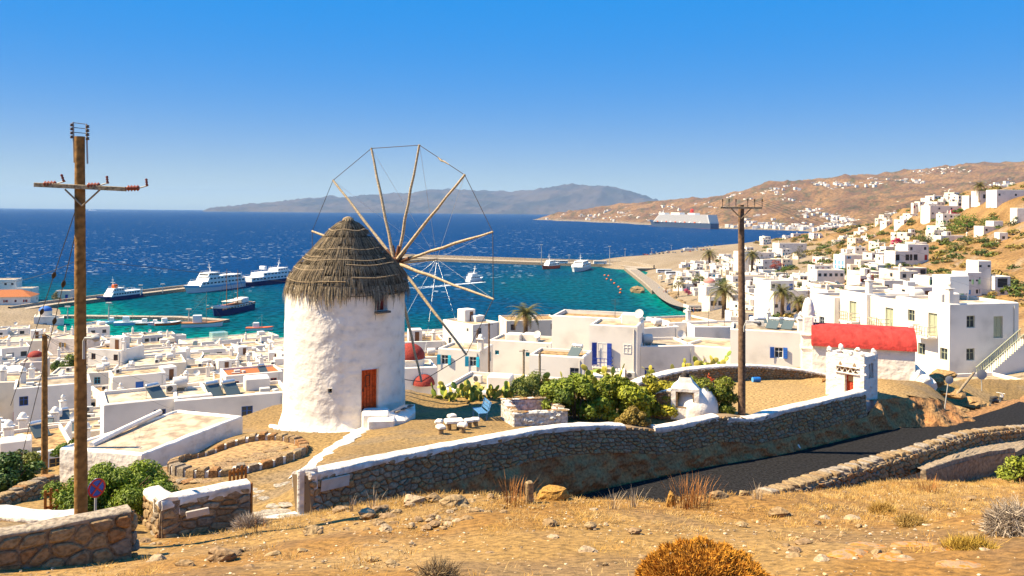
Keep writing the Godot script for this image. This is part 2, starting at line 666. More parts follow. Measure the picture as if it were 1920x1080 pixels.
const LONG_WALL := [[578, 886, 23.6, -9.4], [600, 882, 24.2, -9.5], [690, 864, 26.2, -9.95], [800, 842, 28.6, -10.6], [900, 824, 31.0, -11.3], [1000, 806, 33.2, -11.9], [1060, 799, 34.5, -12.1], [1120, 796, 35.6, -12.25], [1185, 797, 36.7, -12.4], [1240, 800, 37.6, -12.5], [1300, 789, 38.8, -12.5], [1364, 776, 39.9, -12.5], [1410, 780, 40.7, -12.5], [1450, 771, 41.5, -12.5], [1540, 751, 44.0, -12.55], [1622, 731, 46.6, -12.7]]
const ROCK_BANK := [[1665, 742, 48.0, -12.9], [1700, 745, 48.8, -13.0], [1740, 757, 49.4, -13.1], [1780, 772, 50.5, -13.2], [1810, 776, 51.8, -13.3], [1850, 772, 54.0, -13.6], [1890, 768, 57.0, -14.0]]
var wall_line := PackedVector2Array()
var crest := PackedVector2Array()
var lower: Spline
var upper: Spline

func beyond(p: Vector2, line: PackedVector2Array) -> float:
	var best := 1e9
	var sign_ := 1.0
	for i in line.size() - 1:
		var q := Geometry2D.get_closest_point_to_segment(p, line[i], line[i + 1])
		var r := p.distance_to(q)
		if r < best - 1e-5:
			best = r
			var e := line[i + 1] - line[i]
			if i + 2 < line.size() and q.distance_squared_to(line[i + 1]) < 1e-9:
				e = e.normalized() + (line[i + 2] - line[i + 1]).normalized()
			elif i > 0 and q.distance_squared_to(line[i]) < 1e-9:
				e = e.normalized() + (line[i] - line[i - 1]).normalized()
			sign_ = 1.0 if e.cross(p - line[i]) > 0 else -1.0
	return best * sign_

func road_h(x: float, d: float) -> float:
	return lerpf(-9.2, -12.0, smoothstep(-7.0, 2.0, x)) - 0.028 * maxf(x - 2.0, 0.0) - 0.03 * maxf(d - 52.0, 0.0)

func near_h(x: float, d: float) -> float:
	var up := seam_mix(x, d) if x < -5.2 and d < 24.5 else lower.h(x, d)
	var s := beyond(Vector2(x, d), crest)
	if s <= -0.2:
		return up
	var w := lerpf(4.2, 1.0, smoothstep(3.0, 8.0, x))
	return lerpf(up, 49.85 + road_h(x, d), smoothstep(-0.2, w, s))

func seam_mix(x: float, d: float) -> float:
	var s := beyond(Vector2(x, d), wall_line)
	var m := lerpf(lower.h(x, d), upper.h(x, d), smoothstep(-1.3, 1.3, s))
	var k := smoothstep(24.5, 23.2, d) * smoothstep(-5.2, -5.9, x)
	return lerpf(lower.h(x, d) if s < 0 else upper.h(x, d), m, k)

func terrace_h(x: float, d: float) -> float:
	var h := seam_mix(x, d) if x < -5.2 and d < 24.5 else upper.h(x, d)
	var s := beyond(Vector2(x, d), terrace_rim)
	return h - (1.25 * s - 0.4 * minf(s, 0.6) if s > 0 else 0.0)

var terrace_rim := PackedVector2Array()

func plan_lines() -> void:
	for q in [[-30.0, 9.5], [-10.5, 15.2], [-8.05, 17.0], [-8.75, 19.9], [-6.95, 21.45], [-6.0, 23.55]]:
		wall_line.push_back(Vector2(q[0], q[1]))
	for q in LONG_WALL + ROCK_BANK:
		var p := at(q[0], q[1], q[2])
		wall_line.push_back(Vector2(p.x, -p.z))
	wall_line.push_back(Vector2(52, 66))
	for q in [[-6.4, 23.6], [-5.2, 23.2], [-4, 22.3], [-2.2, 21.3], [-0.1, 20.3], [1.7, 19.8], [3.7, 19.4], [6.5, 20.0], [12, 26], [17.4, 31], [22.6, 36], [30, 42], [50, 55]]:
		crest.push_back(Vector2(q[0], q[1]))
	for q in [[-40, 26], [-25, 30], [-20, 40], [-14.8, 47], [-12.5, 49.3], [-6.5, 49.6], [-3.5, 48.6], [3, 50.5], [8, 52.5], [14, 57.5], [22, 60.5], [28, 60], [34, 61], [44, 66], [60, 80]]:
		terrace_rim.push_back(Vector2(q[0], q[1]))

func make_near_ground() -> void:
	var seam := spots([[250, 1044, 17.2], [262, 1030, 18.4], [285, 1013, 19.7], [380, 1000, 20.6], [460, 990, 21.3], [525, 972, 22.8], [560, 972, 23.3]])
	lower = Spline.new().fit(spots([[960, 1085, 10.0], [500, 1085, 10.0], [1400, 1085, 10.0], [0, 1110, 10.5], [1920, 1085, 9.2], [600, 1040, 14.6], [400, 1030, 17.0], [300, 1012, 19.6], [262, 1040, 17.6], [100, 1090, 14.5], [0, 1100, 13.5], [470, 987, 21.6], [520, 975, 23.2], [580, 970, 23.3], [690, 948, 22.2], [800, 930, 21.2], [950, 929, 20.2], [1090, 936, 19.7], [1250, 940, 19.3], [1340, 928, 19.6], [1440, 927, 20.0], [960, 1000, 15.2], [1500, 1010, 14.4], [1700, 1000, 14.4], [1640, 915, 23.5], [1720, 905, 24.0], [1760, 915, 22.5], [1870, 916, 25.0], [1900, 893, 29.5], [1820, 912, 27.0], [1850, 970, 16.5], [1920, 950, 15.5], [1600, 950, 19.0], [1750, 950, 18.5]]) + [Vector3(0, 0, 48.3), Vector3(-12, 0, 47.8), Vector3(14, 0, 48.6), Vector3(24, 10, 46.6), Vector3(24, 24, 43.5), Vector3(-16, 8, 45.5), Vector3(34, 36, 41.0), Vector3(0, -8, 50.5)] + seam, 0.02)
	upper = Spline.new().fit(spots([[470, 986, 21.5], [580, 971, 23.6], [525, 961, 24.1], [530, 930, 25.5], [560, 905, 26.8], [600, 884, 25.6], [640, 850, 29.5], [690, 806, 38.2], [610, 850, 31.2], [800, 853, 29.5], [900, 836, 31.6], [1000, 820, 34.0], [1060, 813, 35.2], [1185, 812, 37.6], [1300, 803, 39.4], [1364, 792, 40.4], [1450, 788, 42.2], [1540, 767, 44.6], [1615, 751, 47.0], [650, 813, 39.8], [530, 795, 43], [785, 777, 42], [455, 862, 31], [455, 819, 35.2], [440, 899, 28.3], [345, 868, 31.5], [556, 850, 32.0], [455, 812, 39.2], [330, 884, 33.0], [455, 776, 46.5], [530, 752, 48.5], [700, 748, 47], [760, 745, 47], [830, 766, 46.5], [900, 752, 47], [1000, 797, 38.6], [945, 792, 39.5], [1060, 790, 39.5], [860, 800, 37.6], [905, 782, 41], [1391, 777, 42], [1420, 717, 53], [1540, 724, 54], [1250, 765, 43], [1300, 745, 48], [1200, 750, 48], [1100, 765, 46], [1600, 742, 49.5], [1655, 745, 49], [1700, 716, 54.5], [1740, 722, 53], [1700, 742, 49.4], [1760, 740, 52], [1800, 774, 52.2], [1880, 767, 57.5], [1850, 730, 60], [150, 990, 19.5], [30, 962, 24], [-60, 905, 32], [205, 980, 21], [60, 885, 36], [-100, 990, 18], [270, 960, 22.5]]) + seam, 0.02)
	var f := FastNoiseLite.new()
	f.seed = 31
	f.frequency = 0.25
	f.fractal_octaves = 5
	var f2 := FastNoiseLite.new()
	f2.seed = 5
	f2.frequency = 0.09
	f2.fractal_octaves = 4
	var r := FastNoiseLite.new()
	r.seed = 8
	r.frequency = 0.16
	r.fractal_type = FastNoiseLite.FRACTAL_RIDGED
	r.fractal_octaves = 4
	var dirt := M("dirt", Color(1, 1, 1), 0.95, "rough", 0.45, "bump", 2.2, true)
	dirt.detail_enabled = true
	dirt.detail_albedo = noise_tex("speckle", 0.09, 3, [[0.0, 0.30, 0.42, 1.0], [0.55, 0.85, 1.0, 1.0]])
	dirt.detail_blend_mode = BaseMaterial3D.BLEND_MODE_MUL
	dirt.uv2_triplanar = true
	dirt.uv2_world_triplanar = true
	dirt.uv2_scale = Vector3.ONE * 0.8
	var bare := Color(0.455, 0.270, 0.084)
	var straw := Color(0.38, 0.185, 0.035)
	var pale := Color(0.53, 0.345, 0.145)
	var dark := Color(0.26, 0.16, 0.075)
	sheet("ground", -24.0, 40.0, -4.0, 68.0, 0.28, near_h, func(x, d, s): return s < 0.5, func(x, d, h):
		var t := f.get_noise_2d(x, d)
		var u := f2.get_noise_2d(x, d)
		var c := bare.lerp(pale, clampf(u * 1.6 + 0.15, 0, 0.8))
		var k := beyond(Vector2(x, d), crest)
		c = c.lerp(straw, smoothstep(-0.05, 0.28, f2.get_noise_2d(x + 70, d * 1.3) + 0.35 * smoothstep(-4.5, -1.0, k)) * 0.75 * smoothstep(2.5, 0.0, k))
		c = c.lerp(dark, smoothstep(0.08, 0.36, t + u * 0.4) * 0.6)
		return c.lerp(Color(0.52, 0.27, 0.11), smoothstep(1.0, 3.5, k) * 0.8), f, dirt)
	sheet("terrace_ground", -36.0, 52.0, 9.0, 76.0, 0.42, terrace_h, func(x, d, s): return s > (-0.08 if d > 23.7 else -0.6), func(x, d, h):
		var t := f.get_noise_2d(x * 0.8 + 50, d * 0.8)
		var u := f2.get_noise_2d(x + 33, d)
		var c := Color(0.46, 0.295, 0.105).lerp(Color(0.36, 0.235, 0.095), clampf(0.45 + u * 2.0, 0, 1))
		c = c.lerp(Color(0.30, 0.23, 0.15), smoothstep(0.1, 0.4, t) * 0.6)
		c = c.lerp(Color(0.56, 0.37, 0.155), smoothstep(10.5, 12.5, x) * smoothstep(-3.0, 0.0, -beyond(Vector2(x, d), terrace_rim)) * smoothstep(27, 22, x))
		return c.lerp(Color(0.30, 0.22, 0.14), smoothstep(0.0, 1.5, beyond(Vector2(x, d), terrace_rim))), f, dirt)
	var b := MB.new()
	var rows := []
	for i in 70:
		var t := i / 69.0
		var k := t * (wall_line.size() - 6.0 - 2.0) + 6.0
		var i0 := int(k)
		var p := wall_line[i0].lerp(wall_line[mini(i0 + 1, wall_line.size() - 1)], k - i0)
		var e := (wall_line[mini(i0 + 1, wall_line.size() - 1)] - wall_line[i0]).normalized()
		var side := Vector2(e.y, -e.x)
		var row := PackedVector3Array()
		for j in 9:
			var q := p + side * lerpf(0.72 + 0.12 * sin(t * 9.0), 8.2, j / 8.0)
			row.push_back(Vector3(q.x, 50.0 + road_h(q.x, q.y) + 0.03 - 0.01 * absf(j - 4), -q.y))
		rows.append(row)
	b.grid(rows, false, true)
	setting("road", b, M("asphalt", Color(0.026, 0.026, 0.028), 0.9, "rough", 0.5, "grit", 0.6))
	mats["asphalt"].metallic_specular = 0.15

func sheet(called: String, x0: float, x1: float, d0: float, d1: float, step: float, height: Callable, keep: Callable, tone: Callable, f: FastNoiseLite, mat: Material) -> void:
	var b := MB.new()
	b.tint = true
	var nx := int((x1 - x0) / step) + 1
	var ids := {}
	var old := PackedInt32Array()
	var d := d0
	var dd := PackedFloat32Array()
	while d < d1:
		dd.push_back(d)
		d += step * (1.0 if d < 30 else 1.5)
	for j in dd.size():
		var now := PackedInt32Array()
		now.resize(nx)
		for i in nx:
			now[i] = -1
			var x := x0 + i * step
			d = dd[j]
			if absf(x) > d * 0.70 + 5.0 and d > 2:
				continue
			var s := beyond(Vector2(x, d), wall_line)
			if not keep.call(x, d, s):
				continue
			var h: float = height.call(x, d)
			var fine := f.get_noise_2d(x * 1.7, d * 1.7) * 0.10 + f.get_noise_2d(x * 6.0, d * 6.0) * 0.025
			if absf(s) < 0.9:
				fine *= 0.15
			b.col = tone.call(x, d, h) * 0.86
			var e := 0.15
			now[i] = b.vert(Vector3(x, h + fine, -d), Vector3.UP)
		if j:
			for i in nx - 1:
				var q := [old[i], old[i + 1], now[i + 1], now[i]]
				if q.min() < 0:
					continue
				b.idx.append_array(PackedInt32Array([q[0], q[2], q[1], q[0], q[3], q[2]]))
		old = now
	var acc := PackedVector3Array()
	acc.resize(b.v.size())
	for k in range(0, b.idx.size(), 3):
		var q := (b.v[b.idx[k + 2]] - b.v[b.idx[k]]).cross(b.v[b.idx[k + 1]] - b.v[b.idx[k]])
		for e in 3:
			acc[b.idx[k + e]] += q
	for k in acc.size():
		b.n[k] = acc[k].normalized()
	setting(called, b, mat)
func rock_mesh(seed_: int, flat := 0.7, cuts := 7) -> MB:
	var g := RandomNumberGenerator.new()
	g.seed = seed_
	var planes := []
	for k in cuts:
		planes.append([Vector3(g.randfn(), g.randfn() * 0.8, g.randfn()).normalized(), g.randf_range(0.55, 0.85)])
	var f := FastNoiseLite.new()
	f.seed = seed_
	f.frequency = 0.9
	var b := MB.new()
	var rows := []
	for i in 8:
		var row := PackedVector3Array()
		var e := -PI / 2 + PI * i / 7.0
		for k in 11:
			var a := TAU * k / 11.0 + (0.28 if i % 2 else 0.0)
			var v := Vector3(cos(e) * cos(a), sin(e), -cos(e) * sin(a))
			var r := 1.0 + f.get_noise_3dv(v * 1.3) * 0.35
			for q in planes:
				var s: float = v.dot(q[0])
				if s > 0.05:
					r = minf(r, q[1] / s)
			row.push_back(v * r * Vector3(1, flat, 1) * 0.5)
		rows.append(row)
	for i in 7:
		for k in 11:
			var j := (k + 1) % 11
			if i > 0:
				b.tri(rows[i][k], rows[i][j], rows[i + 1][j])
			if i < 6:
				b.tri(rows[i][k], rows[i + 1][j], rows[i + 1][k])
	return b

func make_windmill() -> void:
	var c := Vector3(-8.9, 50 - 11.35, -43.0)
	var n := thing("windmill", "white round windmill with thatched cone roof and bare sail spars", "windmill", c)
	var top := 7.35
	var f := FastNoiseLite.new()
	f.seed = 12
	f.frequency = 0.9
	f.fractal_octaves = 4
	var door_a := 1.345
	var face := func(px: float) -> float:
		var r := Vector2((px - MIDX) / FOCAL, -1.0).normalized()
		var o := Vector2(c.x, c.z)
		var t := o.dot(r)
		var m := o - r * t
		var hit := r * (t - sqrt(maxf(0.0, 3.16 * 3.16 - m.length_squared()))) - o
		return atan2(hit.y, hit.x)
	var a0: float = face.call(711.0)
	var a1: float = face.call(680.0)
	var w0: float = face.call(726.0)
	var w1: float = face.call(707.0)
	var h0: float = face.call(626.0)
	var h1: float = face.call(618.0)
	var y_of := func(px: float, py: float) -> float:
		return at(px, py, -(c.z) - 2.95).y - c.y
	var openings := [[a0, a1, y_of.call(695, 774), y_of.call(695, 695)], [w0, w1, y_of.call(716, 586), y_of.call(716, 552)], [h0, h1, y_of.call(622, 735), y_of.call(622, 726)]]
	var angs := []
	for k in 144:
		angs.append(TAU * k / 144.0)
	var ys := []
	for k in 56:
		ys.append(-1.0 + (top + 1.0) * k / 55.0)
	for q in openings:
		angs = angs.filter(func(a): return absf(a - q[0]) > 0.02 and absf(a - q[1]) > 0.02)
		angs.append_array([q[0], q[1]])
		ys = ys.filter(func(y): return absf(y - q[2]) > 0.06 and absf(y - q[3]) > 0.06)
		ys.append_array([q[2], q[3]])
	angs.sort()
	ys.sort()
	var radius := func(a: float, y: float) -> float:
		var r := 3.22 - 0.012 * y
		r += smoothstep(0.9, -0.3, y) * (0.24 + 0.12 * sin(a * 5.0 + 1.0))
		var p := Vector3(cos(a) * 3.2, y, sin(a) * 3.2)
		return r + f.get_noise_3dv(p * 0.8) * 0.035 + f.get_noise_3dv(p * 3.0) * 0.018
	var rows := []
	for y in ys:
		var row := PackedVector3Array()
		for a in angs:
			var r: float = radius.call(a, y)
			row.push_back(Vector3(cos(a) * r, y, sin(a) * r))
		rows.append(row)
	var b := MB.new()
	var m := angs.size()
	var norm := func(i: int, j: int) -> Vector3:
		var dx: Vector3 = rows[i][(j + 1) % m] - rows[i][(j - 1 + m) % m]
		var dy: Vector3 = rows[mini(i + 1, ys.size() - 1)][j] - rows[maxi(i - 1, 0)][j]
		return dy.cross(dx).normalized()
	for i in ys.size() - 1:
		for j in m:
			var k := (j + 1) % m
			var ay: float = (ys[i] + ys[i + 1]) * 0.5
			var aa: float = angs[j] + 0.001
			var open := false
			for q in openings:
				if aa > q[0] and aa < q[1] and ay > q[2] and ay < q[3]:
					open = true
			if open:
				continue
			b.tri_n(rows[i][k], rows[i][j], rows[i + 1][j], norm.call(i, k), norm.call(i, j), norm.call(i + 1, j))
			b.tri_n(rows[i][k], rows[i + 1][j], rows[i + 1][k], norm.call(i, k), norm.call(i + 1, j), norm.call(i + 1, k))
	var pt := func(a: float, y: float, r: float) -> Vector3: return Vector3(cos(a) * r, y, sin(a) * r)
	for q in openings:
		var deep := 2.88
		var out := 3.24
		b.quad(pt.call(q[0], q[2], out), pt.call(q[1], q[2], out), pt.call(q[1], q[2], deep), pt.call(q[0], q[2], deep))
		b.quad(pt.call(q[0], q[3], out), pt.call(q[0], q[3], deep), pt.call(q[1], q[3], deep), pt.call(q[1], q[3], out))
		b.quad(pt.call(q[0], q[2], out), pt.call(q[0], q[2], deep), pt.call(q[0], q[3], deep), pt.call(q[0], q[3], out))
		b.quad(pt.call(q[1], q[2], deep), pt.call(q[1], q[2], out), pt.call(q[1], q[3], out), pt.call(q[1], q[3], deep))
	var plaster := M("mill_plaster", Color(0.84, 0.785, 0.70), 0.92, "plaster", 0.25, "bump", 5.0)
	part(n, "tower", b, plaster)
	var mid := func(q: Array, r: float) -> Transform3D:
		var a: float = (q[0] + q[1]) * 0.5
		return Transform3D(Basis(Vector3.UP, PI / 2 - a), Vector3(cos(a) * r, q[2], sin(a) * r))
	var q0: Array = openings[0]
	var w := (a1 - a0) * 2.93
	var h: float = q0[3] - q0[2]
	b = MB.new()
	var planks := 5
	var red := M("door_red", Color(0.58, 0.085, 0.012), 0.6, "rough", 0.5, "bump", 0.6)
	b.hexa(T0, Vector3(-w * 0.5, 0.02, -0.05), Vector3(w * 0.5, h, 0.0))
	var door := part(n, "door", b, red, mid.call(q0, 2.93))
	for k in planks:
		b = MB.new()
		b.cbox(Vector3(-w * 0.5 + w * (k + 0.5) / planks, h * 0.5, 0.02), Vector3(w / planks - 0.02, h - 0.08, 0.05), 0.008)
		part(door, "plank", b, red)
	b = MB.new()
	for r in [[-w * 0.5, 0.0, -w * 0.5 + 0.08, h], [w * 0.5 - 0.08, 0.0, w * 0.5, h], [-w * 0.5 + 0.08, h - 0.09, w * 0.5 - 0.08, h]]:
		b.hexa(T0, Vector3(r[0], r[1], 0.02), Vector3(r[2], r[3], 0.10))
	part(door, "frame", b, red)
	b = MB.new()
	for r in [[-0.13, 0.0, 0.13, 0.03], [-0.13, 0.53, 0.13, 0.56], [-0.13, 0.03, -0.10, 0.53], [0.10, 0.03, 0.13, 0.53]]:
		b.hexa(T0, Vector3(r[0] - 0.05, r[1] + h * 0.58, 0.045), Vector3(r[2] - 0.05, r[3] + h * 0.58, 0.065))
	part(door, "hatch", b, M("dark_iron", Color(0.03, 0.02, 0.015), 0.6))
	b = MB.new()
	b.bar(Vector3(-w * 0.36, h * 0.53, 0.05), Vector3(-w * 0.36, h * 0.53, 0.11), 0.03, 6)
	b.cbox(Vector3(-w * 0.36, h * 0.49, 0.09), Vector3(0.07, 0.09, 0.04), 0.01)
	part(door, "padlock", b, mats["dark_iron"])
	var q1: Array = openings[1]
	w = (w1 - w0) * 2.93
	h = q1[3] - q1[2]
	b = MB.new()
	b.hexa(T0, Vector3(-w * 0.5, 0.0, -0.05), Vector3(w * 0.5, h, 0.0))
	b.hexa(T0, Vector3(-w * 0.5, 0.0, 0.0), Vector3(-w * 0.5 + 0.07, h, 0.06))
	b.hexa(T0, Vector3(-0.03, 0.0, 0.0), Vector3(0.03, h, 0.05))
	var win := part(n, "window", b, M("window_red", Color(0.20, 0.018, 0.012), 0.6), mid.call(q1, 2.92))
	b = MB.new()
	b.cbox(Vector3(0, -0.06, 0.30), Vector3(w + 0.22, 0.1, 0.45), 0.02)
	part(win, "sill", b, M("slate", Color(0.20, 0.17, 0.14), 0.85, "rough", 0.7, "bump", 1.5))
	b = MB.new()
	b.hexa(T0, Vector3(-0.14, 0, 0), Vector3(0.14, openings[2][3] - openings[2][2], 0.02))
	part(n, "vent", b, mats["dark_iron"], mid.call(openings[2], 2.86))
	rng.seed = 8
	for k in 26:
		var a := PI * 0.30 + PI * 0.62 * k / 26.0
		var r := rng.randf_range(0.28, 0.5)
		var p: Vector3 = pt.call(a, 0.0, 3.62 + rng.randf_range(-0.08, 0.10))
		p.y = terrace_h(c.x + p.x, -(c.z + p.z)) - c.y + 0.05
		part(n, "foot_stone", rock_mesh(300 + k % 6, 0.6), plaster, Transform3D(Basis(Vector3.UP, rng.randf() * TAU).scaled(Vector3(r * 1.3, r * 0.9, r)), p))
	thatch(n, Vector3(0.1, 0, 0))
	sails(n, c)
	var s := thing("stone_steps", "whitewashed stone steps with slate treads at the windmill's red door", "steps", Vector3.ZERO)
	var slab := func(pxl: float, pxr: float, py0: float, py1: float, d0: float, d1: float, hh: float, nm: String) -> void:
		var p0 := at(pxl, py0, d0)
		var p1 := at(pxr, py1, d0 + 0.15)
		var ax := (p1 - p0)
		ax.y = 0
		var wid := ax.length()
		var bb := Basis(ax.normalized(), Vector3.UP, ax.normalized().cross(Vector3.UP))
		var e := MB.new()
		var cx := (p0 + p1) * 0.5 + bb.z * -(d1 - d0) * 0.5
		e.cbox(Vector3.ZERO, Vector3(wid, hh, d1 - d0), 0.07)
		part(s, nm, e, plaster, Transform3D(bb, Vector3(cx.x, (p0.y + p1.y) * 0.5 - hh * 0.5, cx.z)))
	slab.call(689, 740, 790, 786, 38.7, 39.6, 0.7, "step")
	slab.call(679, 729, 778, 775, 39.2, 40.4, 0.8, "step")
	slab.call(678, 727, 772, 772, 39.7, 40.6, 0.8, "threshold")
	b = MB.new()
	var top_pts := [at(727, 774, 39.5), at(757, 759, 40.4), at(778, 758, 41.8), at(779, 772, 40.9), at(760, 789, 39.7), at(733, 790, 39.2)]
	var cen := at(752, 768, 40.3)
	for k in 6:
		var p: Vector3 = top_pts[k]
		var q: Vector3 = top_pts[(k + 1) % 6]
		b.tri(cen, q, p)
		b.quad(p, q, q + Vector3(0, -0.9, 0), p + Vector3(0, -0.9, 0))
	part(s, "buttress", b, plaster)
	for q in [[742, 771, 40.0], [755, 766, 40.4], [767, 761, 41.0]]:
		part(s, "slate", rock_mesh(41, 0.25), mats["slate"], Transform3D(Basis(Vector3.UP, 0.5).scaled(Vector3(0.62, 0.42, 0.42)), at(q[0], q[1], q[2]) + Vector3(0, 0.0, 0)))

func thatch(n: Node3D, at_: Vector3) -> void:
	var prof := [Vector2(3.26, 6.72), Vector2(3.2, 7.1), Vector2(2.98, 7.9), Vector2(2.55, 8.5), Vector2(1.72, 9.35), Vector2(1.0, 10.2), Vector2(0.55, 10.6), Vector2(0.34, 10.75), Vector2(0.001, 10.8)]
	var r_of := func(y: float) -> float:
		for i in prof.size() - 1:
			if y <= prof[i + 1].y:
				return lerpf(prof[i].x, prof[i + 1].x, clampf((y - prof[i].y) / (prof[i + 1].y - prof[i].y), 0, 1))
		return 0.05
	var straw := M("thatch", Color(1, 1, 1), 0.95, "rough", 0.8, "", 0.0, true)
	var core := MB.new()
	core.tint = true
	core.col = Color(0.10, 0.075, 0.045)
	var inner := [Vector2(2.6, 6.95)]
	for p in prof:
		inner.append(Vector2(maxf(p.x - 0.12, 0.001), maxf(p.y - 0.06, 7.0)))
	core.lathe(inner, 40)
	var roof := part(n, "thatched_roof", core, straw, TR(at_))
	rng.seed = 1234
	var levels := [7.35, 7.85, 8.35, 8.85, 9.3, 9.75, 10.15, 10.5, 10.78]
	for li in levels.size():
		var y: float = levels[li]
		var b := MB.new()
		b.tint = true
		var r0: float = maxf(r_of.call(y), 0.12)
		var count := int(r0 * 300 + 70)
		var lump := FastNoiseLite.new()
		lump.seed = li
		lump.frequency = 1.1
		for k in count:
			var a := TAU * (k + rng.randf()) / count
			var clump := lump.get_noise_2d(cos(a) * 3.0, sin(a) * 3.0)
			var len_: float = (rng.randf_range(0.5, 1.0) + clump * (1.0 if li == 0 else 0.55)) * (0.95 if li == 0 else 0.95 if li < 6 else 0.6)
			if li == 0 and rng.randf() < 0.3:
				len_ *= rng.randf_range(1.1, 1.45)
			len_ = maxf(len_, 0.3)
			var lift: float = rng.randf_range(0.0, 0.09) + clump * 0.05
			var pts := []
			var sway := rng.randf_range(-0.06, 0.06)
			for s in 4:
				var yy := y + 0.16 - len_ * s / 3.0 * (0.8 if li else 0.9)
				var rr: float = r_of.call(maxf(yy, 6.72)) + lift + (0.02 + 0.05 * s / 3.0) - (0.0 if yy > 6.72 else (6.72 - yy) * 0.1)
				if li == 0 and s == 3:
					rr -= 0.05
				var aa := a + sway * s / 3.0 / maxf(rr, 0.4)
				pts.append(Vector3(cos(aa) * rr, yy, sin(aa) * rr))
			var t := rng.randf()
			var shade := Color(0.21, 0.16, 0.10).lerp(Color(0.37, 0.295, 0.195), t)
			if rng.randf() < 0.25:
				shade = Color(0.12, 0.095, 0.07)
			b.col = shade
			var side := Vector3(-sin(a), 0, cos(a)) * rng.randf_range(0.022, 0.05)
			var out := Vector3(cos(a), 0.35, sin(a)).normalized()
			for s in 3:
				var w0 := side * (1.0 - 0.28 * s)
				var w1 := side * (1.0 - 0.28 * (s + 1))
				var na := (out + side * 6.0).normalized()
				var nb := (out - side * 6.0).normalized()
				b.tri_n(pts[s] + w0, pts[s + 1] - w1, pts[s] - w0, na, nb, nb)
				b.tri_n(pts[s] + w0, pts[s + 1] + w1, pts[s + 1] - w1, na, na, nb)
		part(roof, "straw_course", b, straw)
	var twig := M("withy", Color(0.40, 0.30, 0.18), 0.8, "rough", 1.5)
	for q in [[10.28, 0.0, TAU, 0.035], [9.32, 0.3, 2.6, 0.028], [8.78, 0.4, 3.1, 0.03], [8.55, 0.2, 1.4, 0.03], [8.3, 1.8, 2.9, 0.03], [7.95, 0.3, 1.3, 0.028], [7.72, 1.4, 2.9, 0.025], [8.95, 2.0, 2.9, 0.025]]:
		var pts := []
		var k: int = maxi(6, int((q[2] - q[1]) * 9))
		for i in k + 1:
			var a: float = q[1] + (q[2] - q[1]) * i / k
			var y: float = q[0] + 0.04 * sin(a * 5.0)
			var r: float = r_of.call(y) + 0.12
			pts.append(Vector3(cos(a) * r, y, sin(a) * r))
		var b := MB.new()
		b.tube(pts, [q[3]], 5)
		part(roof, "withy", b, twig)
	var b := MB.new()
	for k in 14:
		var a := TAU * k / 14.0
		b.tube([Vector3(0.05 * cos(a), 10.95, 0.05 * sin(a)), Vector3(0.22 * cos(a), 10.86, 0.22 * sin(a)), Vector3(0.4 * cos(a), 10.5, 0.4 * sin(a))], [0.05, 0.07, 0.03], 5)
	part(roof, "straw_cap", b, twig)

func sails(n: Node3D, c: Vector3) -> void:
	var hub := Vector3(-6.725, 46.955, -46.5) - c
	var ax := Vector3(0.52432, 0.00354, -0.85151).normalized()
	var right := ax.cross(Vector3.UP).normalized()
	var up := right.cross(ax)
	var wood := M("sail_wood", Color(0.62, 0.48, 0.30), 0.75, "rough", 0.8, "bump", 1.5)
	var dark := M("axle_wood", Color(0.22, 0.10, 0.055), 0.8, "rough", 0.9)
	var rope := M("rope", Color(0.08, 0.07, 0.065), 0.8)
	var b := MB.new()
	b.tube([hub - ax * 6.2, hub + ax * 0.45], [0.2, 0.2], 10)
	part(n, "axle", b, dark)
	b = MB.new()
	b.tube([hub + ax * 0.45, hub + ax * 1.8, hub + ax * 4.0], [0.12, 0.10, 0.06], 8)
	var mast := part(n, "bowsprit", b, wood)
	b = MB.new()
	b.tube([hub - ax * 0.4, hub - ax * 0.35, hub + ax * 0.3, hub + ax * 0.35], [0.2, 0.34, 0.34, 0.2], 10)
	part(n, "hub", b, dark)
	var tips := []
	rng.seed = 40
	for k in 12:
		var a := -0.27985 + k * PI / 6.0
		var d := right * sin(a) + up * cos(a)
		var s := ax.cross(d)
		var tip := hub + d * 6.97
		tips.append(tip)
		var pts := []
		var rad := []
		for i in 9:
			var t := i / 8.0
			var bend := sin(t * PI) * rng.randf_range(-0.05, 0.05)
			pts.append(hub + ax * (0.12 if k % 2 else -0.12) * (1.0 - t) + d * 7.0 * t + s * bend + ax * rng.randf_range(-0.02, 0.02))
			rad.append((0.105 - 0.045 * t) * rng.randf_range(0.9, 1.1))
		b = MB.new()
		b.tube(pts, rad, 7)
		var spar := part(n, "sail_spar", b, wood)
		b = MB.new()
		b.tube([hub + d * 0.1, hub + d * 1.0], [0.12, 0.115], 7)
		part(spar, "socket", b, dark)
	for k in 12:
		b = MB.new()
		b.bar(tips[k], tips[(k + 1) % 12], 0.021, 4)
		part(n, "rim_rope", b, rope)
		b = MB.new()
		b.bar(tips[k], hub + ax * 3.95, 0.010, 3)
		part(n, "stay_rope", b, mats["steel"])
	b = MB.new()
	var p0: Vector3 = tips[1].lerp(tips[2], 0.42)
	var p1: Vector3 = tips[1].lerp(tips[2], 0.66)
	b.tube([p0, p0.lerp(p1, 0.3) - Vector3(0, 0.07, 0), p0.lerp(p1, 0.6), p1], [0.04, 0.055, 0.05, 0.03], 5)
	part(n, "sail_rag", b, wood)
func insulator(b: MB, p: Vector3, dir: Vector3, len_: float, r: float, discs: int) -> void:
	var pts := []
	var rad := []
	for k in discs * 2 + 1:
		pts.append(p + dir * len_ * k / (discs * 2.0))
		rad.append(r if k % 2 else r * 0.55)
	b.tube(pts, rad, 8)

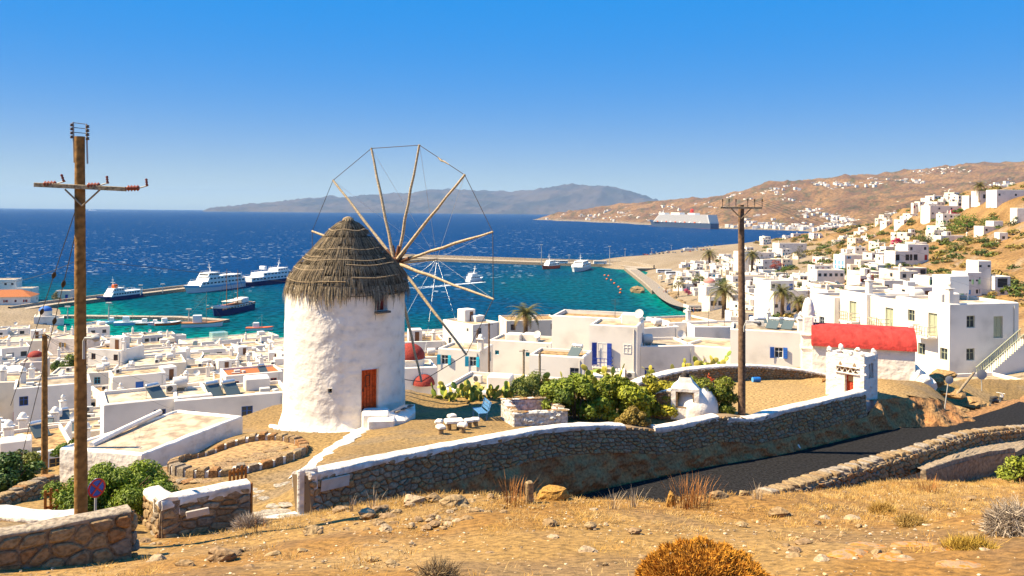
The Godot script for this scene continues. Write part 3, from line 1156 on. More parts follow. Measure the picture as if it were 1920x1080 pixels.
func make_poles() -> void:
	var wood := M("pole_wood", Color(0.34, 0.175, 0.05), 0.85, "rough", 0.45, "bump", 2.0)
	var arm := M("arm_wood", Color(0.40, 0.31, 0.20), 0.8, "rough", 0.8)
	var brown := M("insulator_brown", Color(0.22, 0.055, 0.03), 0.35)
	var grey := M("insulator_grey", Color(0.12, 0.08, 0.06), 0.4)
	var iron := mats["dark_metal"] as Material
	var pale := M("galvanised", Color(0.38, 0.38, 0.36), 0.5)
	var d := 18.5
	var foot := at(152, 985, d)
	var head := at(149.5, 256, d)
	var n := thing("utility_pole", "tall brown wooden pole with crossarm and red insulators by the near wall", "utility pole", foot)
	var L := func(px: float, py: float, off := 0.0) -> Vector3: return at(px, py, d - off) - foot
	var b := MB.new()
	var pts := []
	var rad := []
	for k in 15:
		var t := k / 14.0
		pts.append((head - foot) * t + Vector3(0, -0.6 if k == 0 else 0.0, 0))
		rad.append(lerpf(0.146, 0.108, t) * (1.0 + 0.02 * sin(k * 3.7)))
	b.tube(pts, rad, 14)
	part(n, "pole", b, wood)
	b = MB.new()
	b.cbox((L.call(66, 347, 0.15) + L.call(235, 354, 0.15)) * 0.5, Vector3(2.1, 0.10, 0.09), 0.01, Basis(Vector3(0, 0, 1), -0.04))
	var cross := part(n, "crossarm", b, arm)
	for q in [[122, 355], [187, 356]]:
		b = MB.new()
		b.tube([L.call(q[0], q[1], 0.16), L.call(154, 386, 0.16)], [0.022, 0.022], 5)
		part(cross, "brace", b, arm)
	for q in [[82, 345, 0.0], [164, 348, 0.0], [238, 353, 0.0]]:
		b = MB.new()
		insulator(b, L.call(q[0], q[1], 0.16), Vector3(0.985, 0.03, -0.15), 0.27, 0.075, 4)
		var ins := part(n, "strain_insulator", b, brown)
		b = MB.new()
		var e: Vector3 = L.call(q[0], q[1], 0.16) + Vector3(0.26, 0.01, -0.04)
		b.tube([e, e + Vector3(0.2, 0.06, -0.03)], [0.018, 0.015], 5)
		part(ins, "clamp", b, pale)
		b = MB.new()
		insulator(b, e + Vector3(0.18, 0.05, 0), Vector3(-0.1 if q[0] > 100 else -0.35, 0.99, 0), 0.17, 0.035, 3)
		part(ins, "pin_insulator", b, brown)
	for s in [[137, 229], [162, 232]]:
		b = MB.new()
		b.tube([L.call(s[0] + 2.0, 305 if s[0] < 150 else 307, 0.02), L.call(s[0], s[1], 0.02)], [0.02, 0.02], 5)
		var br := part(n, "bracket", b, pale)
		for k in 4:
			b = MB.new()
			insulator(b, L.call(s[0] - (2.0 if s[0] < 150 else -2.0), s[1] + 8 + k * 7.5, 0.02), Vector3.UP * 0.8, 0.085, 0.05, 2)
			part(br, "spool_insulator", b, grey)
	for k in 3:
		b = MB.new()
		b.bar(L.call(138, 230 + k * 9, 0.02), L.call(162, 233 + k * 8.5, 0.02), 0.008, 4)
		part(n, "tie_wire", b, iron)
	b = MB.new()
	b.tube([L.call(157, 673, 0.15), L.call(157, 640, 0.17), L.call(160, 634, 0.17), L.call(175, 634, 0.2)], [0.03], 7)
	var lamp := part(n, "lamp_arm", b, pale)
	b = MB.new()
	b.tube([L.call(172, 633, 0.2), L.call(180, 634, 0.2), L.call(186, 636, 0.2)], [0.05, 0.09, 0.04], 8)
	part(lamp, "lamp_head", b, pale)
	for q in [["guy_wire", 149, 372, 20, 760], ["guy_wire", 150, 404, 40, 860]]:
		b = MB.new()
		var p0: Vector3 = L.call(q[1], q[2], 0.1)
		var p1: Vector3 = at(q[3], q[4], 24.0) - foot
		b.bar(p0, p1, 0.010, 4)
		var g := part(n, "guy_wire", b, iron)
		for t in ([0.30, 0.47] if q[1] == 149 else [0.22, 0.36]):
			b = MB.new()
			insulator(b, p0.lerp(p1, t), (p1 - p0).normalized(), 0.22, 0.055, 1)
			part(g, "guy_insulator", b, mats["dark_iron"])
	var f2 := at(84, 900, 33)
	n = thing("utility_pole", "slim weathered pole with tangled wires among the white roofs", "utility pole", f2)
	b = MB.new()
	b.tube([Vector3(0, -0.8, 0), at(84, 628, 33) - f2], [0.14, 0.10], 9)
	part(n, "pole", b, wood)
	b = MB.new()
	b.tube([at(66, 630, 33) - f2, at(84, 626, 32.8) - f2, at(96, 634, 33) - f2], [0.025], 5)
	part(n, "crossarm", b, iron)
	d = 41.3
	var f3 := at(1391, 784, d)
	n = thing("utility_pole", "dark brown pole with pale crossarm on the terrace by the oven", "utility pole", f3)
	var T := func(px: float, py: float, off := 0.0) -> Vector3: return at(px, py, d - off) - f3
	b = MB.new()
	b.tube([Vector3(0, -0.8, 0), T.call(1391, 600), T.call(1389.5, 384)], [0.195, 0.18, 0.15], 14)
	part(n, "pole", b, M("pole_dark", Color(0.24, 0.145, 0.085), 0.85, "rough", 0.45, "bump", 2.0))
	b = MB.new()
	b.cbox((T.call(1351, 389, 0.2) + T.call(1428, 390, 0.2)) * 0.5, Vector3(2.15, 0.11, 0.1), 0.01)
	cross = part(n, "crossarm", b, arm)
	for s in [1371, 1408]:
		b = MB.new()
		b.tube([T.call(s, 391, 0.2), T.call(1390, 410, 0.22)], [0.03, 0.03], 5)
		part(cross, "brace", b, arm)
	for px in [1355, 1367, 1380, 1402, 1415, 1429]:
		b = MB.new()
		b.tube([T.call(px, 388, 0.2), T.call(px, 374, 0.2)], [0.018], 5)
		insulator(b, T.call(px, 378, 0.2), Vector3.UP, 0.14, 0.04, 2)
		part(n, "pin_insulator", b, mats["dark_iron"])
	b = MB.new()
	b.tube([T.call(1395, 622, 0.2), T.call(1395, 612, 0.2), T.call(1398, 605, 0.2), T.call(1414, 604, 0.2)], [0.03], 6)
	lamp = part(n, "lamp_arm", b, pale)
	b = MB.new()
	b.tube([T.call(1410, 603, 0.2), T.call(1418, 604, 0.2), T.call(1424, 606, 0.2)], [0.04, 0.09, 0.05], 7)
	part(lamp, "lamp_head", b, pale)
	var hang := func(label: String, a: Vector3, z: Vector3, sag: float, r: float) -> void:
		var p := []
		for k in 17:
			var t := k / 16.0
			p.append(a.lerp(z, t) - Vector3(0, sag * 4.0 * t * (1.0 - t), 0))
		var e := MB.new()
		e.tube(p, [r], 4)
		solo("power_line", label, "wire", e, iron, T0, "power lines on the poles")
	hang.call("thin wire running from the tall near pole across the windmill wall", at(150, 487, 18.4), at(1430, 600, 95), 0.4, 0.006)
	hang.call("thin wire dropping from the tall near pole towards the picture edge", at(148, 487, 18.4), at(-60, 525, 30), 0.3, 0.006)
	for k in 3:
		hang.call(["upper", "middle", "lower"][k] + " wire fanning from the slim pole down over white roofs", at(85, 632, 33), at(330 + k * 60, 770 - k * 20, 55), 0.3, 0.006)
	for k in 4:
		hang.call(["first", "second", "third", "fourth"][k] + " wire leaving the terrace pole's crossarm towards the hill", at(1402 + k * 9, 374, 41.1), at(1980, 560 - k * 26, 130), 1.5, 0.008)
	for q in [[917, 606, 700, 95, "slim dark pole standing beside the turquoise shuttered house"], [895, 618, 660, 110, "slim dark pole on the roofs just seaward of the turquoise shutters"], [1012, 660, 720, 80, "pale post with meter box in front of the low tan-roofed house"], [982, 655, 700, 84, "grey roof post with short crossbar beside the prickly pears"]]:
		var g0 := at(q[0], q[2], q[3])
		n = thing("wooden_post", q[4], "post", g0)
		b = MB.new()
		b.bar(Vector3(0, -1, 0), at(q[0], q[1], q[3]) - g0, 0.12, 7)
		part(n, "pole", b, mats["pole_dark"] if q[3] > 90 else arm)
		b = MB.new()
		b.box(at(q[0], q[1] + 3, q[3]) - g0, Vector3(1.0, 0.06, 0.06), Basis(Vector3.UP, 0.4))
		part(n, "crossarm", b, iron)
func stone_mats() -> Array:
	var out := []
	var tones := [Color(0.50, 0.34, 0.18), Color(0.42, 0.29, 0.165), Color(0.56, 0.37, 0.18), Color(0.36, 0.255, 0.155), Color(0.54, 0.30, 0.12), Color(0.48, 0.36, 0.23)]
	for i in tones.size():
		out.append(M("stone_%d" % i, tones[i], 0.92, "rough", 0.9, "bump", 3.0))
	return out
func cells(u_len: float, v_len: float, cw: float, chh: float, jitter: float, seed_: int) -> Array:
	var g := RandomNumberGenerator.new()
	g.seed = seed_
	var nu := maxi(1, int(u_len / cw))
	var nv := maxi(1, int(v_len / chh))
	var sx := u_len / nu
	var sy := v_len / nv
	var site := []
	for j in range(-1, nv + 1):
		var row := []
		for i in range(-1, nu + 1):
			row.append(Vector2((i + 0.5 + (0.25 if j % 2 else -0.25) + g.randf_range(-jitter, jitter)) * sx, (j + 0.5 + g.randf_range(-jitter, jitter) * 0.7) * sy))
		site.append(row)
	var out := []
	var k := sx / sy
	for j in nv:
		for i in nu:
			var p: Vector2 = site[j + 1][i + 1]
			var poly := PackedVector2Array([Vector2(maxf(0, p.x - 2 * sx), maxf(0, p.y - 2 * sy)), Vector2(minf(u_len, p.x + 2 * sx), maxf(0, p.y - 2 * sy)), Vector2(minf(u_len, p.x + 2 * sx), minf(v_len, p.y + 2 * sy)), Vector2(maxf(0, p.x - 2 * sx), minf(v_len, p.y + 2 * sy))])
			for jj in range(maxi(0, j - 1), mini(nv + 2, j + 4)):
				for ii in range(maxi(0, i - 1), mini(nu + 2, i + 4)):
					if jj == j + 1 and ii == i + 1:
						continue
					var q: Vector2 = site[jj][ii]
					var m := (p + q) * 0.5
					var e := q - p
					e.x /= k * k
					poly = cut(poly, m, e)
					if poly.is_empty():
						break
			if poly.size() > 2:
				out.append([p, poly])
	return out

func cut(poly: PackedVector2Array, m: Vector2, e: Vector2) -> PackedVector2Array:
	var out := PackedVector2Array()
	for i in poly.size():
		var a := poly[i]
		var b := poly[(i + 1) % poly.size()]
		var da := (a - m).dot(e)
		var db := (b - m).dot(e)
		if da <= 0:
			out.push_back(a)
		if (da < 0 and db > 0) or (da > 0 and db < 0):
			out.push_back(a.lerp(b, da / (da - db)))
	return out
func stone(b: MB, poly: PackedVector2Array, c: Vector2, to3: Callable, gap: float, proud: float, tilt: Vector2) -> void:
	var ring0 := []
	var ring1 := []
	var ring2 := []
	var mid := Vector2.ZERO
	for p in poly:
		mid += p
	mid /= poly.size()
	var pts := PackedVector2Array()
	for i in poly.size():
		var a := poly[i]
		var n := poly[(i + 1) % poly.size()]
		if a.distance_to(n) > gap * 3.0:
			pts.push_back(a.lerp(n, 0.2))
			pts.push_back(a.lerp(n, 0.8))
		else:
			pts.push_back(a.lerp(n, 0.5))
	for p in pts:
		var r := p.distance_to(mid)
		var dir := (p - mid) / maxf(r, 1e-4)
		var s := dir * maxf(r - gap, r * 0.5)
		var w := proud * (1.0 + s.dot(tilt))
		ring0.append(to3.call(mid + s, -0.06))
		ring1.append(to3.call(mid + s * 0.97, w * 0.55))
		ring2.append(to3.call(mid + s * 0.76, w))
	var top: Vector3 = to3.call(mid, proud * 1.12)
	for i in pts.size():
		var j := (i + 1) % pts.size()
		b.quad(ring0[i], ring0[j], ring1[j], ring1[i])
		b.quad(ring1[i], ring1[j], ring2[j], ring2[i])
		b.tri(top, ring2[i], ring2[j])
func masonry(parent: Node3D, bottom: Array, top: Array, cw: float, chh: float, most: int, seed_: int, mats_: Array, gap := 0.02, proud := 0.07, called := "stone") -> void:
	var lens := [0.0]
	for i in range(1, top.size()):
		lens.append(lens[-1] + top[i].distance_to(top[i - 1]))
	var total: float = lens[-1]
	var h := 0.0
	for i in top.size():
		h += top[i].distance_to(bottom[i]) / top.size()
	var place := func(p: Vector2, out: float) -> Vector3:
		var i := 0
		while i < lens.size() - 2 and lens[i + 1] < p.x:
			i += 1
		var t: float = (p.x - lens[i]) / (lens[i + 1] - lens[i])
		var a: Vector3 = bottom[i].lerp(bottom[i + 1], t)
		var b: Vector3 = top[i].lerp(top[i + 1], t)
		var along: Vector3 = top[i + 1] - top[i]
		var n := along.cross(b - a).normalized()
		return a.lerp(b, p.y / h) + n * out
	var g := RandomNumberGenerator.new()
	g.seed = seed_
	var list := []
	for q in cells(total, h, cw, chh, 0.47, seed_):
		var w: Vector3 = place.call(q[0], 0.0)
		list.append([w.distance_to(EYE), q])
	list.sort_custom(func(a, b): return a[0] < b[0])
	var rest := []
	for k in mats_:
		rest.append(MB.new())
	for i in list.size():
		var q: Array = list[i][1]
		var mk := g.randi() % mats_.size()
		var b: MB = MB.new() if i < most else rest[mk]
		stone(b, q[1], q[0], place, gap * g.randf_range(0.7, 1.6), proud * g.randf_range(0.55, 1.35), Vector2(g.randf_range(-0.9, 0.9), g.randf_range(-0.9, 0.9)))
		if i < most:
			part(parent, called, b, mats_[mk])
	for k in rest.size():
		if rest[k].v.size():
			stuff("rubble", rest[k], mats_[k], parent)

func offset_line(line: Array, by: float, down := 0.0) -> Array:
	var out := []
	for i in line.size():
		var e: Vector3 = line[mini(i + 1, line.size() - 1)] - line[maxi(i - 1, 0)]
		var n := Vector3(-e.z, 0, e.x).normalized()
		out.append(line[i] + n * by - Vector3(0, down, 0))
	return out

func resample(line: Array, step: float) -> Array:
	var out := [line[0]]
	for i in range(1, line.size()):
		var k := maxi(1, int(round(line[i].distance_to(line[i - 1]) / step)))
		for j in range(1, k + 1):
			out.append(line[i - 1].lerp(line[i], float(j) / k))
	return out

func smooth_line(line: Array, step: float) -> Array:
	var c := Curve3D.new()
	for i in line.size():
		var e: Vector3 = (line[mini(i + 1, line.size() - 1)] - line[maxi(i - 1, 0)]) / 6.0
		c.add_point(line[i], -e, e)
	var out := []
	var k := int(c.get_baked_length() / step) + 1
	for i in k + 1:
		out.append(c.sample_baked(c.get_baked_length() * i / k, true))
	return out
func coping(parent: Node3D, called: String, line: Array, w: float, th: float, mat: Material, seed_ := 1, over := 0.06) -> void:
	var f := FastNoiseLite.new()
	f.seed = seed_
	f.frequency = 0.7
	f.fractal_octaves = 3
	var rows := []
	var sec := [Vector2(over - 0.02, -th), Vector2(over, -th * 0.6), Vector2(over, -th * 0.2), Vector2(over - 0.05, 0.0), Vector2(-w * 0.3, 0.03), Vector2(-w * 0.7, 0.02), Vector2(-w + 0.05, -0.02), Vector2(-w, -th * 0.4), Vector2(-w, -th - 0.25)]
	for s in sec.size():
		var row := PackedVector3Array()
		for i in line.size():
			var e: Vector3 = line[mini(i + 1, line.size() - 1)] - line[maxi(i - 1, 0)]
			var n := Vector3(-e.z, 0, e.x).normalized()
			var j := f.get_noise_3d(line[i].x, s * 0.8, line[i].z) * 0.06
			var q: Vector2 = sec[s]
			row.push_back(line[i] + n * (q.x + j) + Vector3(0, q.y + f.get_noise_3d(line[i].x * 1.5, s, line[i].z * 1.5 + 9) * 0.045 * (2.0 if s == 0 else 1.0), 0))
		rows.append(row)
	var b := MB.new()
	b.grid(rows)
	for end in [0, -1]:
		for s in range(1, sec.size() - 1):
			if end == 0:
				b.tri(rows[0][0], rows[s + 1][0], rows[s][0])
			else:
				b.tri(rows[0][-1], rows[s][-1], rows[s + 1][-1])
	part(parent, called, b, mat)
func wall_core(parent: Node3D, top: Array, bottom: Array, w: float, mat: Material) -> void:
	var back_t := offset_line(top, -w)
	var back_b := offset_line(bottom, -w)
	var b := MB.new()
	b.grid([PackedVector3Array(bottom), PackedVector3Array(top)])
	b.grid([PackedVector3Array(top), PackedVector3Array(back_t)])
	b.grid([PackedVector3Array(back_t), PackedVector3Array(back_b)])
	for i in [0, top.size() - 1]:
		if i == 0:
			b.quad(back_b[i], bottom[i], top[i], back_t[i])
		else:
			b.quad(bottom[i], back_b[i], back_t[i], top[i])
	part(parent, "core", b, mat)

func make_walls() -> void:
	var sm := stone_mats()
	var warm := [M("stone_a", Color(0.36, 0.24, 0.12), 0.92, "rough", 0.9, "bump", 3.0), M("stone_b", Color(0.34, 0.225, 0.12), 0.92, "rough", 0.9, "bump", 3.0), M("stone_c", Color(0.40, 0.28, 0.145), 0.92, "rough", 0.9, "bump", 3.0), M("stone_d", Color(0.36, 0.19, 0.075), 0.92, "rough", 0.9, "bump", 3.0), M("stone_e", Color(0.30, 0.24, 0.17), 0.92, "rough", 0.9, "bump", 3.0)]
	var mortar := M("mortar", Color(0.34, 0.25, 0.16), 0.95, "rough", 0.8, "bump", 3.0)
	var lime := M("lime_cap", Color(0.84, 0.78, 0.70), 0.92, "mottle", 0.7, "bump", 3.5)
	var dusty := M("dusty_cap", Color(0.40, 0.33, 0.25), 0.95, "rough", 0.6, "bump", 4.0)
	var top := []
	for q in LONG_WALL:
		top.append(at(q[0], q[1], q[2]))
	var n := thing("stone_wall", "long rubble wall with white coping that curves along the road", "wall")
	var line := smooth_line(top, 0.6)
	var mh := func(t: float) -> float: return lerpf(1.42, 1.15, smoothstep(0.0, 0.35, t)) + 0.25 * smoothstep(0.45, 0.9, t)
	var tops := offset_line(line, 0.0, 0.10)
	var bots := []
	for i in line.size():
		bots.append(line[i] - Vector3(0, mh.call(float(i) / (line.size() - 1)) + 0.1, 0))
	bots = offset_line(bots, 0.16)
	wall_core(n, tops, bots, 0.55, M("joint", Color(0.24, 0.17, 0.10), 0.95))
	masonry(n, bots, tops, 0.36, 0.165, 300, 61, sm, 0.014, 0.07)
	var left := line.filter(func(p): return p.x < at(1185, 0, 36.7).x)
	var midl := line.filter(func(p): return p.x >= at(1215, 0, 37.2).x and p.x < at(1364, 0, 39.9).x)
	var rest := line.filter(func(p): return p.x >= at(1364, 0, 39.9).x)
	coping(n, "coping", left, 0.55, 0.22, lime, 3, 0.10)
	coping(n, "coping", midl, 0.55, 0.24, lime, 4, 0.10)
	for i in rest.size():
		rest[i] = rest[i] - Vector3(0, 0.16 * smoothstep(6.0, 0.0, float(i)), 0)
	coping(n, "coping", rest, 0.55, 0.24, lime, 5, 0.10)
	var e0: Vector3 = line[0]
	var b := MB.new()
	b.cbox(Vector3(-0.08, -0.75, 0.0), Vector3(0.12, 1.7, 0.62), 0.04, Basis(Vector3.UP, -0.95))
	part(n, "end_plaster", b, lime, TR(e0 + Vector3(0.02, -0.02, -0.16)))
	b = MB.new()
	b.cbox(Vector3(0, 0, 0), Vector3(1.32, 0.34, 0.05), 0.02)
	var dir: Vector3 = (line[4] - line[1]).normalized()
	var pb := Basis(dir, Vector3.UP, dir.cross(Vector3.UP)).orthonormalized()
	part(n, "plaster_patch", b, M("patch", Color(0.52, 0.47, 0.40), 0.92, "plaster", 0.5, "bump", 2.0), Transform3D(pb, line[2] + Vector3(0, -0.42, 0) + Vector3(-dir.z, 0, dir.x) * 0.16))
	var f := FastNoiseLite.new()
	f.seed = 71
	f.frequency = 0.35
	f.fractal_type = FastNoiseLite.FRACTAL_RIDGED
	f.fractal_octaves = 5
	var g := FastNoiseLite.new()
	g.seed = 72
	g.frequency = 0.8
	g.fractal_octaves = 5
	var upper_line := smooth_line(bots, 0.22)
	var bank := []
	for q in ROCK_BANK:
		bank.append(at(q[0], q[1], q[2]))
	var foot_of := func(p: Vector3) -> float: return near_h(p.x, -p.z) - 0.25
	var whole: Array = upper_line + smooth_line([upper_line[-1] + Vector3(0.25, 0.35, -0.15)] + bank + [at(1925, 766, 61)], 0.22)
	rock_face("rock_face", whole, foot_of, upper_line.size(), f, g)
	n = thing("stone_wall", "near rubble wall of large tan stones beside the tall pole", "wall")
	top = [at(-60, 1012, 15.3), at(60, 993, 15.9), at(150, 975, 16.4), at(246, 956, 17.0)]
	line = smooth_line(top, 0.4)
	bots = offset_line(offset_line(line, 0.0, 1.25), 0.1)
	wall_core(n, offset_line(line, 0, 0.05), bots, 0.5, mortar)
	masonry(n, bots, offset_line(line, 0, 0.06), 0.40, 0.24, 300, 17, warm, 0.018, 0.075)
	coping(n, "coping", line, 0.5, 0.10, dusty, 7, 0.03)
	var er := [line[-1], line[-1] + Vector3(-0.15, 0.0, -0.5)]
	masonry(n, offset_line(er, 0.06, 1.25), offset_line(er, 0.0, 0.05), 0.28, 0.24, 20, 18, warm, 0.018, 0.05)
	n = thing("stone_wall", "short rubble wall with thick white coping beside the gate and green bush", "wall")
	top = [at(273, 916, 21.6), at(302, 938, 20.0), at(385, 920, 20.8), at(469, 905, 21.5)]
	var a1: Array = resample([top[0], top[1]], 0.3)
	var a2: Array = smooth_line([top[1], top[2], top[3]], 0.3)
	for q in [[a1, 25], [a2, 26]]:
		bots = offset_line(offset_line(q[0], 0.0, 1.25), 0.08)
		wall_core(n, offset_line(q[0], 0, 0.08), bots, 0.45, mortar)
		masonry(n, bots, offset_line(q[0], 0, 0.1), 0.36, 0.19, 150, q[1], warm if q[1] == 25 else sm + warm, 0.017, 0.06)
	coping(n, "coping", a2, 0.48, 0.24, lime, 8, 0.06)
	coping(n, "coping", a1, 0.45, 0.22, lime, 9, 0.06)
	b = MB.new()
	b.cbox(Vector3.ZERO, Vector3(0.55, 0.17, 0.06), 0.015, Basis(Vector3(0, 0, 1), 0.12))
	part(n, "pale_stone", b, M("patch", Color.WHITE), Transform3D(Basis(Vector3.UP, 0.30), at(372, 960, 20.3) + Vector3(0, 0, 0.05)))
	n = thing("stone_wall", "sunlit golden rubble wall with white coping behind the bare yard", "wall")
	top = [at(1196, 718, 46), at(1240, 703, 48.5), at(1300, 691, 51), at(1380, 685, 53.5), at(1450, 687, 55.5), at(1510, 694, 56.5), at(1556, 703, 56.5)]
	line = smooth_line(top, 0.5)
	bots = offset_line(offset_line(line, 0.0, 1.35), 0.05)
	wall_core(n, offset_line(line, 0, 0.1), bots, 0.6, mortar)
	masonry(n, bots, offset_line(line, 0, 0.1), 0.36, 0.15, 300, 33, warm, 0.014, 0.07)
	coping(n, "coping", line, 0.75, 0.2, lime, 10, 0.05)
	n = thing("stone_wall", "low tumbledown rubble wall with bare earthen top on the road's near edge", "wall")
	top = [at(1444, 931, 19.9), at(1500, 913, 21.2), at(1580, 888, 23.6), at(1650, 866, 26.2), at(1720, 846, 28.6)]
	line = smooth_line(top, 0.4)
	bots = offset_line(offset_line(line, 0.0, 0.7), 0.12)
	wall_core(n, offset_line(line, 0, 0.06), bots, 0.5, mortar)
	masonry(n, bots, offset_line(line, 0, 0.06), 0.30, 0.16, 200, 44, warm, 0.014, 0.06)
	rng.seed = 19
	var up: Array = offset_line(line, -0.55)
	masonry(n, line, up, 0.34, 0.3, 120, 45, [warm[2], warm[0], dusty], 0.012, 0.05, "top_stone")
	n = thing("concrete_culvert", "rough grey concrete culvert wall with broken rim beside the low wall", "culvert")
	var con := M("concrete", Color(0.36, 0.28, 0.19), 0.95, "rough", 0.5, "bump", 5.0)
	line = smooth_line([at(1716, 848, 28.4), at(1760, 832, 30.2), at(1820, 814, 33.0), at(1880, 806, 35.6), at(1960, 800, 38.5)], 0.3)
	var rim_low := offset_line(line, 0.12, 0.55)
	wall_core(n, offset_line(line, 0, 0.06), rim_low, 0.5, mortar)
	masonry(n, rim_low, offset_line(line, 0, 0.05), 0.32, 0.17, 90, 46, warm, 0.014, 0.06, "rubble_stone")
	masonry(n, line, offset_line(line, -0.5), 0.36, 0.28, 70, 47, [warm[2], warm[0], dusty], 0.012, 0.05, "top_stone")
	var low := smooth_line([at(1738, 884, 25.6), at(1760, 874, 26.6), at(1800, 862, 28.4), at(1850, 850, 30.2), at(1905, 842, 32.0)], 0.3)
	coping(n, "rim", low, 0.22, 0.9, con, 13, 0.0)
	b = MB.new()
	var slab := []
	for j in 9:
		var row := PackedVector3Array()
		for k in 60:
			var t := k / 59.0
			var p: Vector3 = low[int(t * (low.size() - 1))].lerp(line[int(t * (line.size() - 1))] - Vector3(0, 0.4, 0), j / 8.0)
			var e := absf(g.get_noise_3d(p.x * 1.1, p.y * 1.1, p.z * 1.1)) * 0.22 * sin(PI * clampf(j / 8.0, 0.05, 0.95))
			row.push_back(p + Vector3(e * 0.4, e - 0.12, e * 0.4))
		slab.append(row)
	b = MB.new()
	b.grid(slab)
	part(n, "slab", b, con)
	n = thing("stone_wall", "low rubble garden wall with flat stone top among the lane's trees", "wall")
	top = [at(-20, 942, 25.0), at(40, 918, 26.5), at(75, 903, 27.5), at(112, 888, 28.5)]
	line = smooth_line(top, 0.4)
	bots = offset_line(line, 0.05, 0.9)
	wall_core(n, offset_line(line, 0, 0.05), bots, 0.5, mortar)
	masonry(n, bots, offset_line(line, 0, 0.05), 0.32, 0.17, 90, 53, warm, 0.014, 0.05)
	masonry(n, line, offset_line(line, -0.5), 0.35, 0.25, 40, 54, warm, 0.012, 0.04, "top_stone")
	n = thing("lime_wall", "low white-capped lane wall in front of the small orange gate", "wall")
	line = smooth_line([at(-30, 958, 20.0), at(30, 968, 19.4), at(90, 972, 19.2), at(142, 967, 19.4)], 0.4)
	bots = offset_line(line, 0.04, 0.8)
	wall_core(n, offset_line(line, 0, 0.08), bots, 0.5, mortar)
	masonry(n, bots, offset_line(line, 0, 0.1), 0.3, 0.17, 60, 55, warm, 0.014, 0.05)
	coping(n, "coping", line, 0.6, 0.16, lime, 14, 0.05)
	make_threshing_floor(warm, lime)

func rock_face(called: String, line: Array, foot_of: Callable, turn: int, f: FastNoiseLite, g: FastNoiseLite) -> void:
	var rows := []
	var cc := []
	var m := 24
	for j in m:
		var t := j / (m - 1.0)
		var row := PackedVector3Array()
		var rc := PackedColorArray()
		for i in line.size():
			var e: Vector3 = line[mini(i + 2, line.size() - 1)] - line[maxi(i - 2, 0)]
			var n := Vector3(-e.z, 0, e.x).normalized()
			var u := i * 0.22
			var ln := lerpf(0.35, 1.9, smoothstep(turn - 8.0, turn + 30.0, i))
			var p: Vector3 = line[i]
			if i > turn + 2:
				p.y = terrace_h(p.x, -p.z) + 0.06
			var low: float = minf(foot_of.call(p + n * ln) , p.y - 0.1)
			var y := lerpf(low, p.y + 0.03, t)
			var cracks := f.get_noise_2d(u * 1.1 + y * 0.35, y * 0.28)
			var lump := g.get_noise_3d(u * 0.9, y * 0.8, 0)
			var out := ln * pow(1.0 - t, 1.3) + (cracks * 0.42 + lump * 0.36 + g.get_noise_3d(u * 2.6, y * 2.2, 5) * 0.2) * minf(1.0, ln + 0.5) * smoothstep(0.0, 0.4, t) * (0.35 + 0.65 * smoothstep(1.0, 0.8, t))
			row.push_back(Vector3(p.x, y, p.z) + n * out)
			var s := g.get_noise_2d(u * 0.7 + 40, y * 1.4)
			rc.push_back(Color(0.62, 0.29, 0.105).lerp(Color(0.44, 0.22, 0.09), clampf(0.5 + s * 1.6, 0, 1)).lerp(Color(0.50, 0.32, 0.14), clampf(cracks * 0.9, 0, 0.7)))
		rows.append(row)
		cc.append(rc)
	var b := MB.new()
	b.tint = true
	b.grid(rows, false, false, cc)
	setting(called, b, M("bedrock", Color(1, 1, 1), 0.95, "rough", 0.6, "bump", 6.0, true))

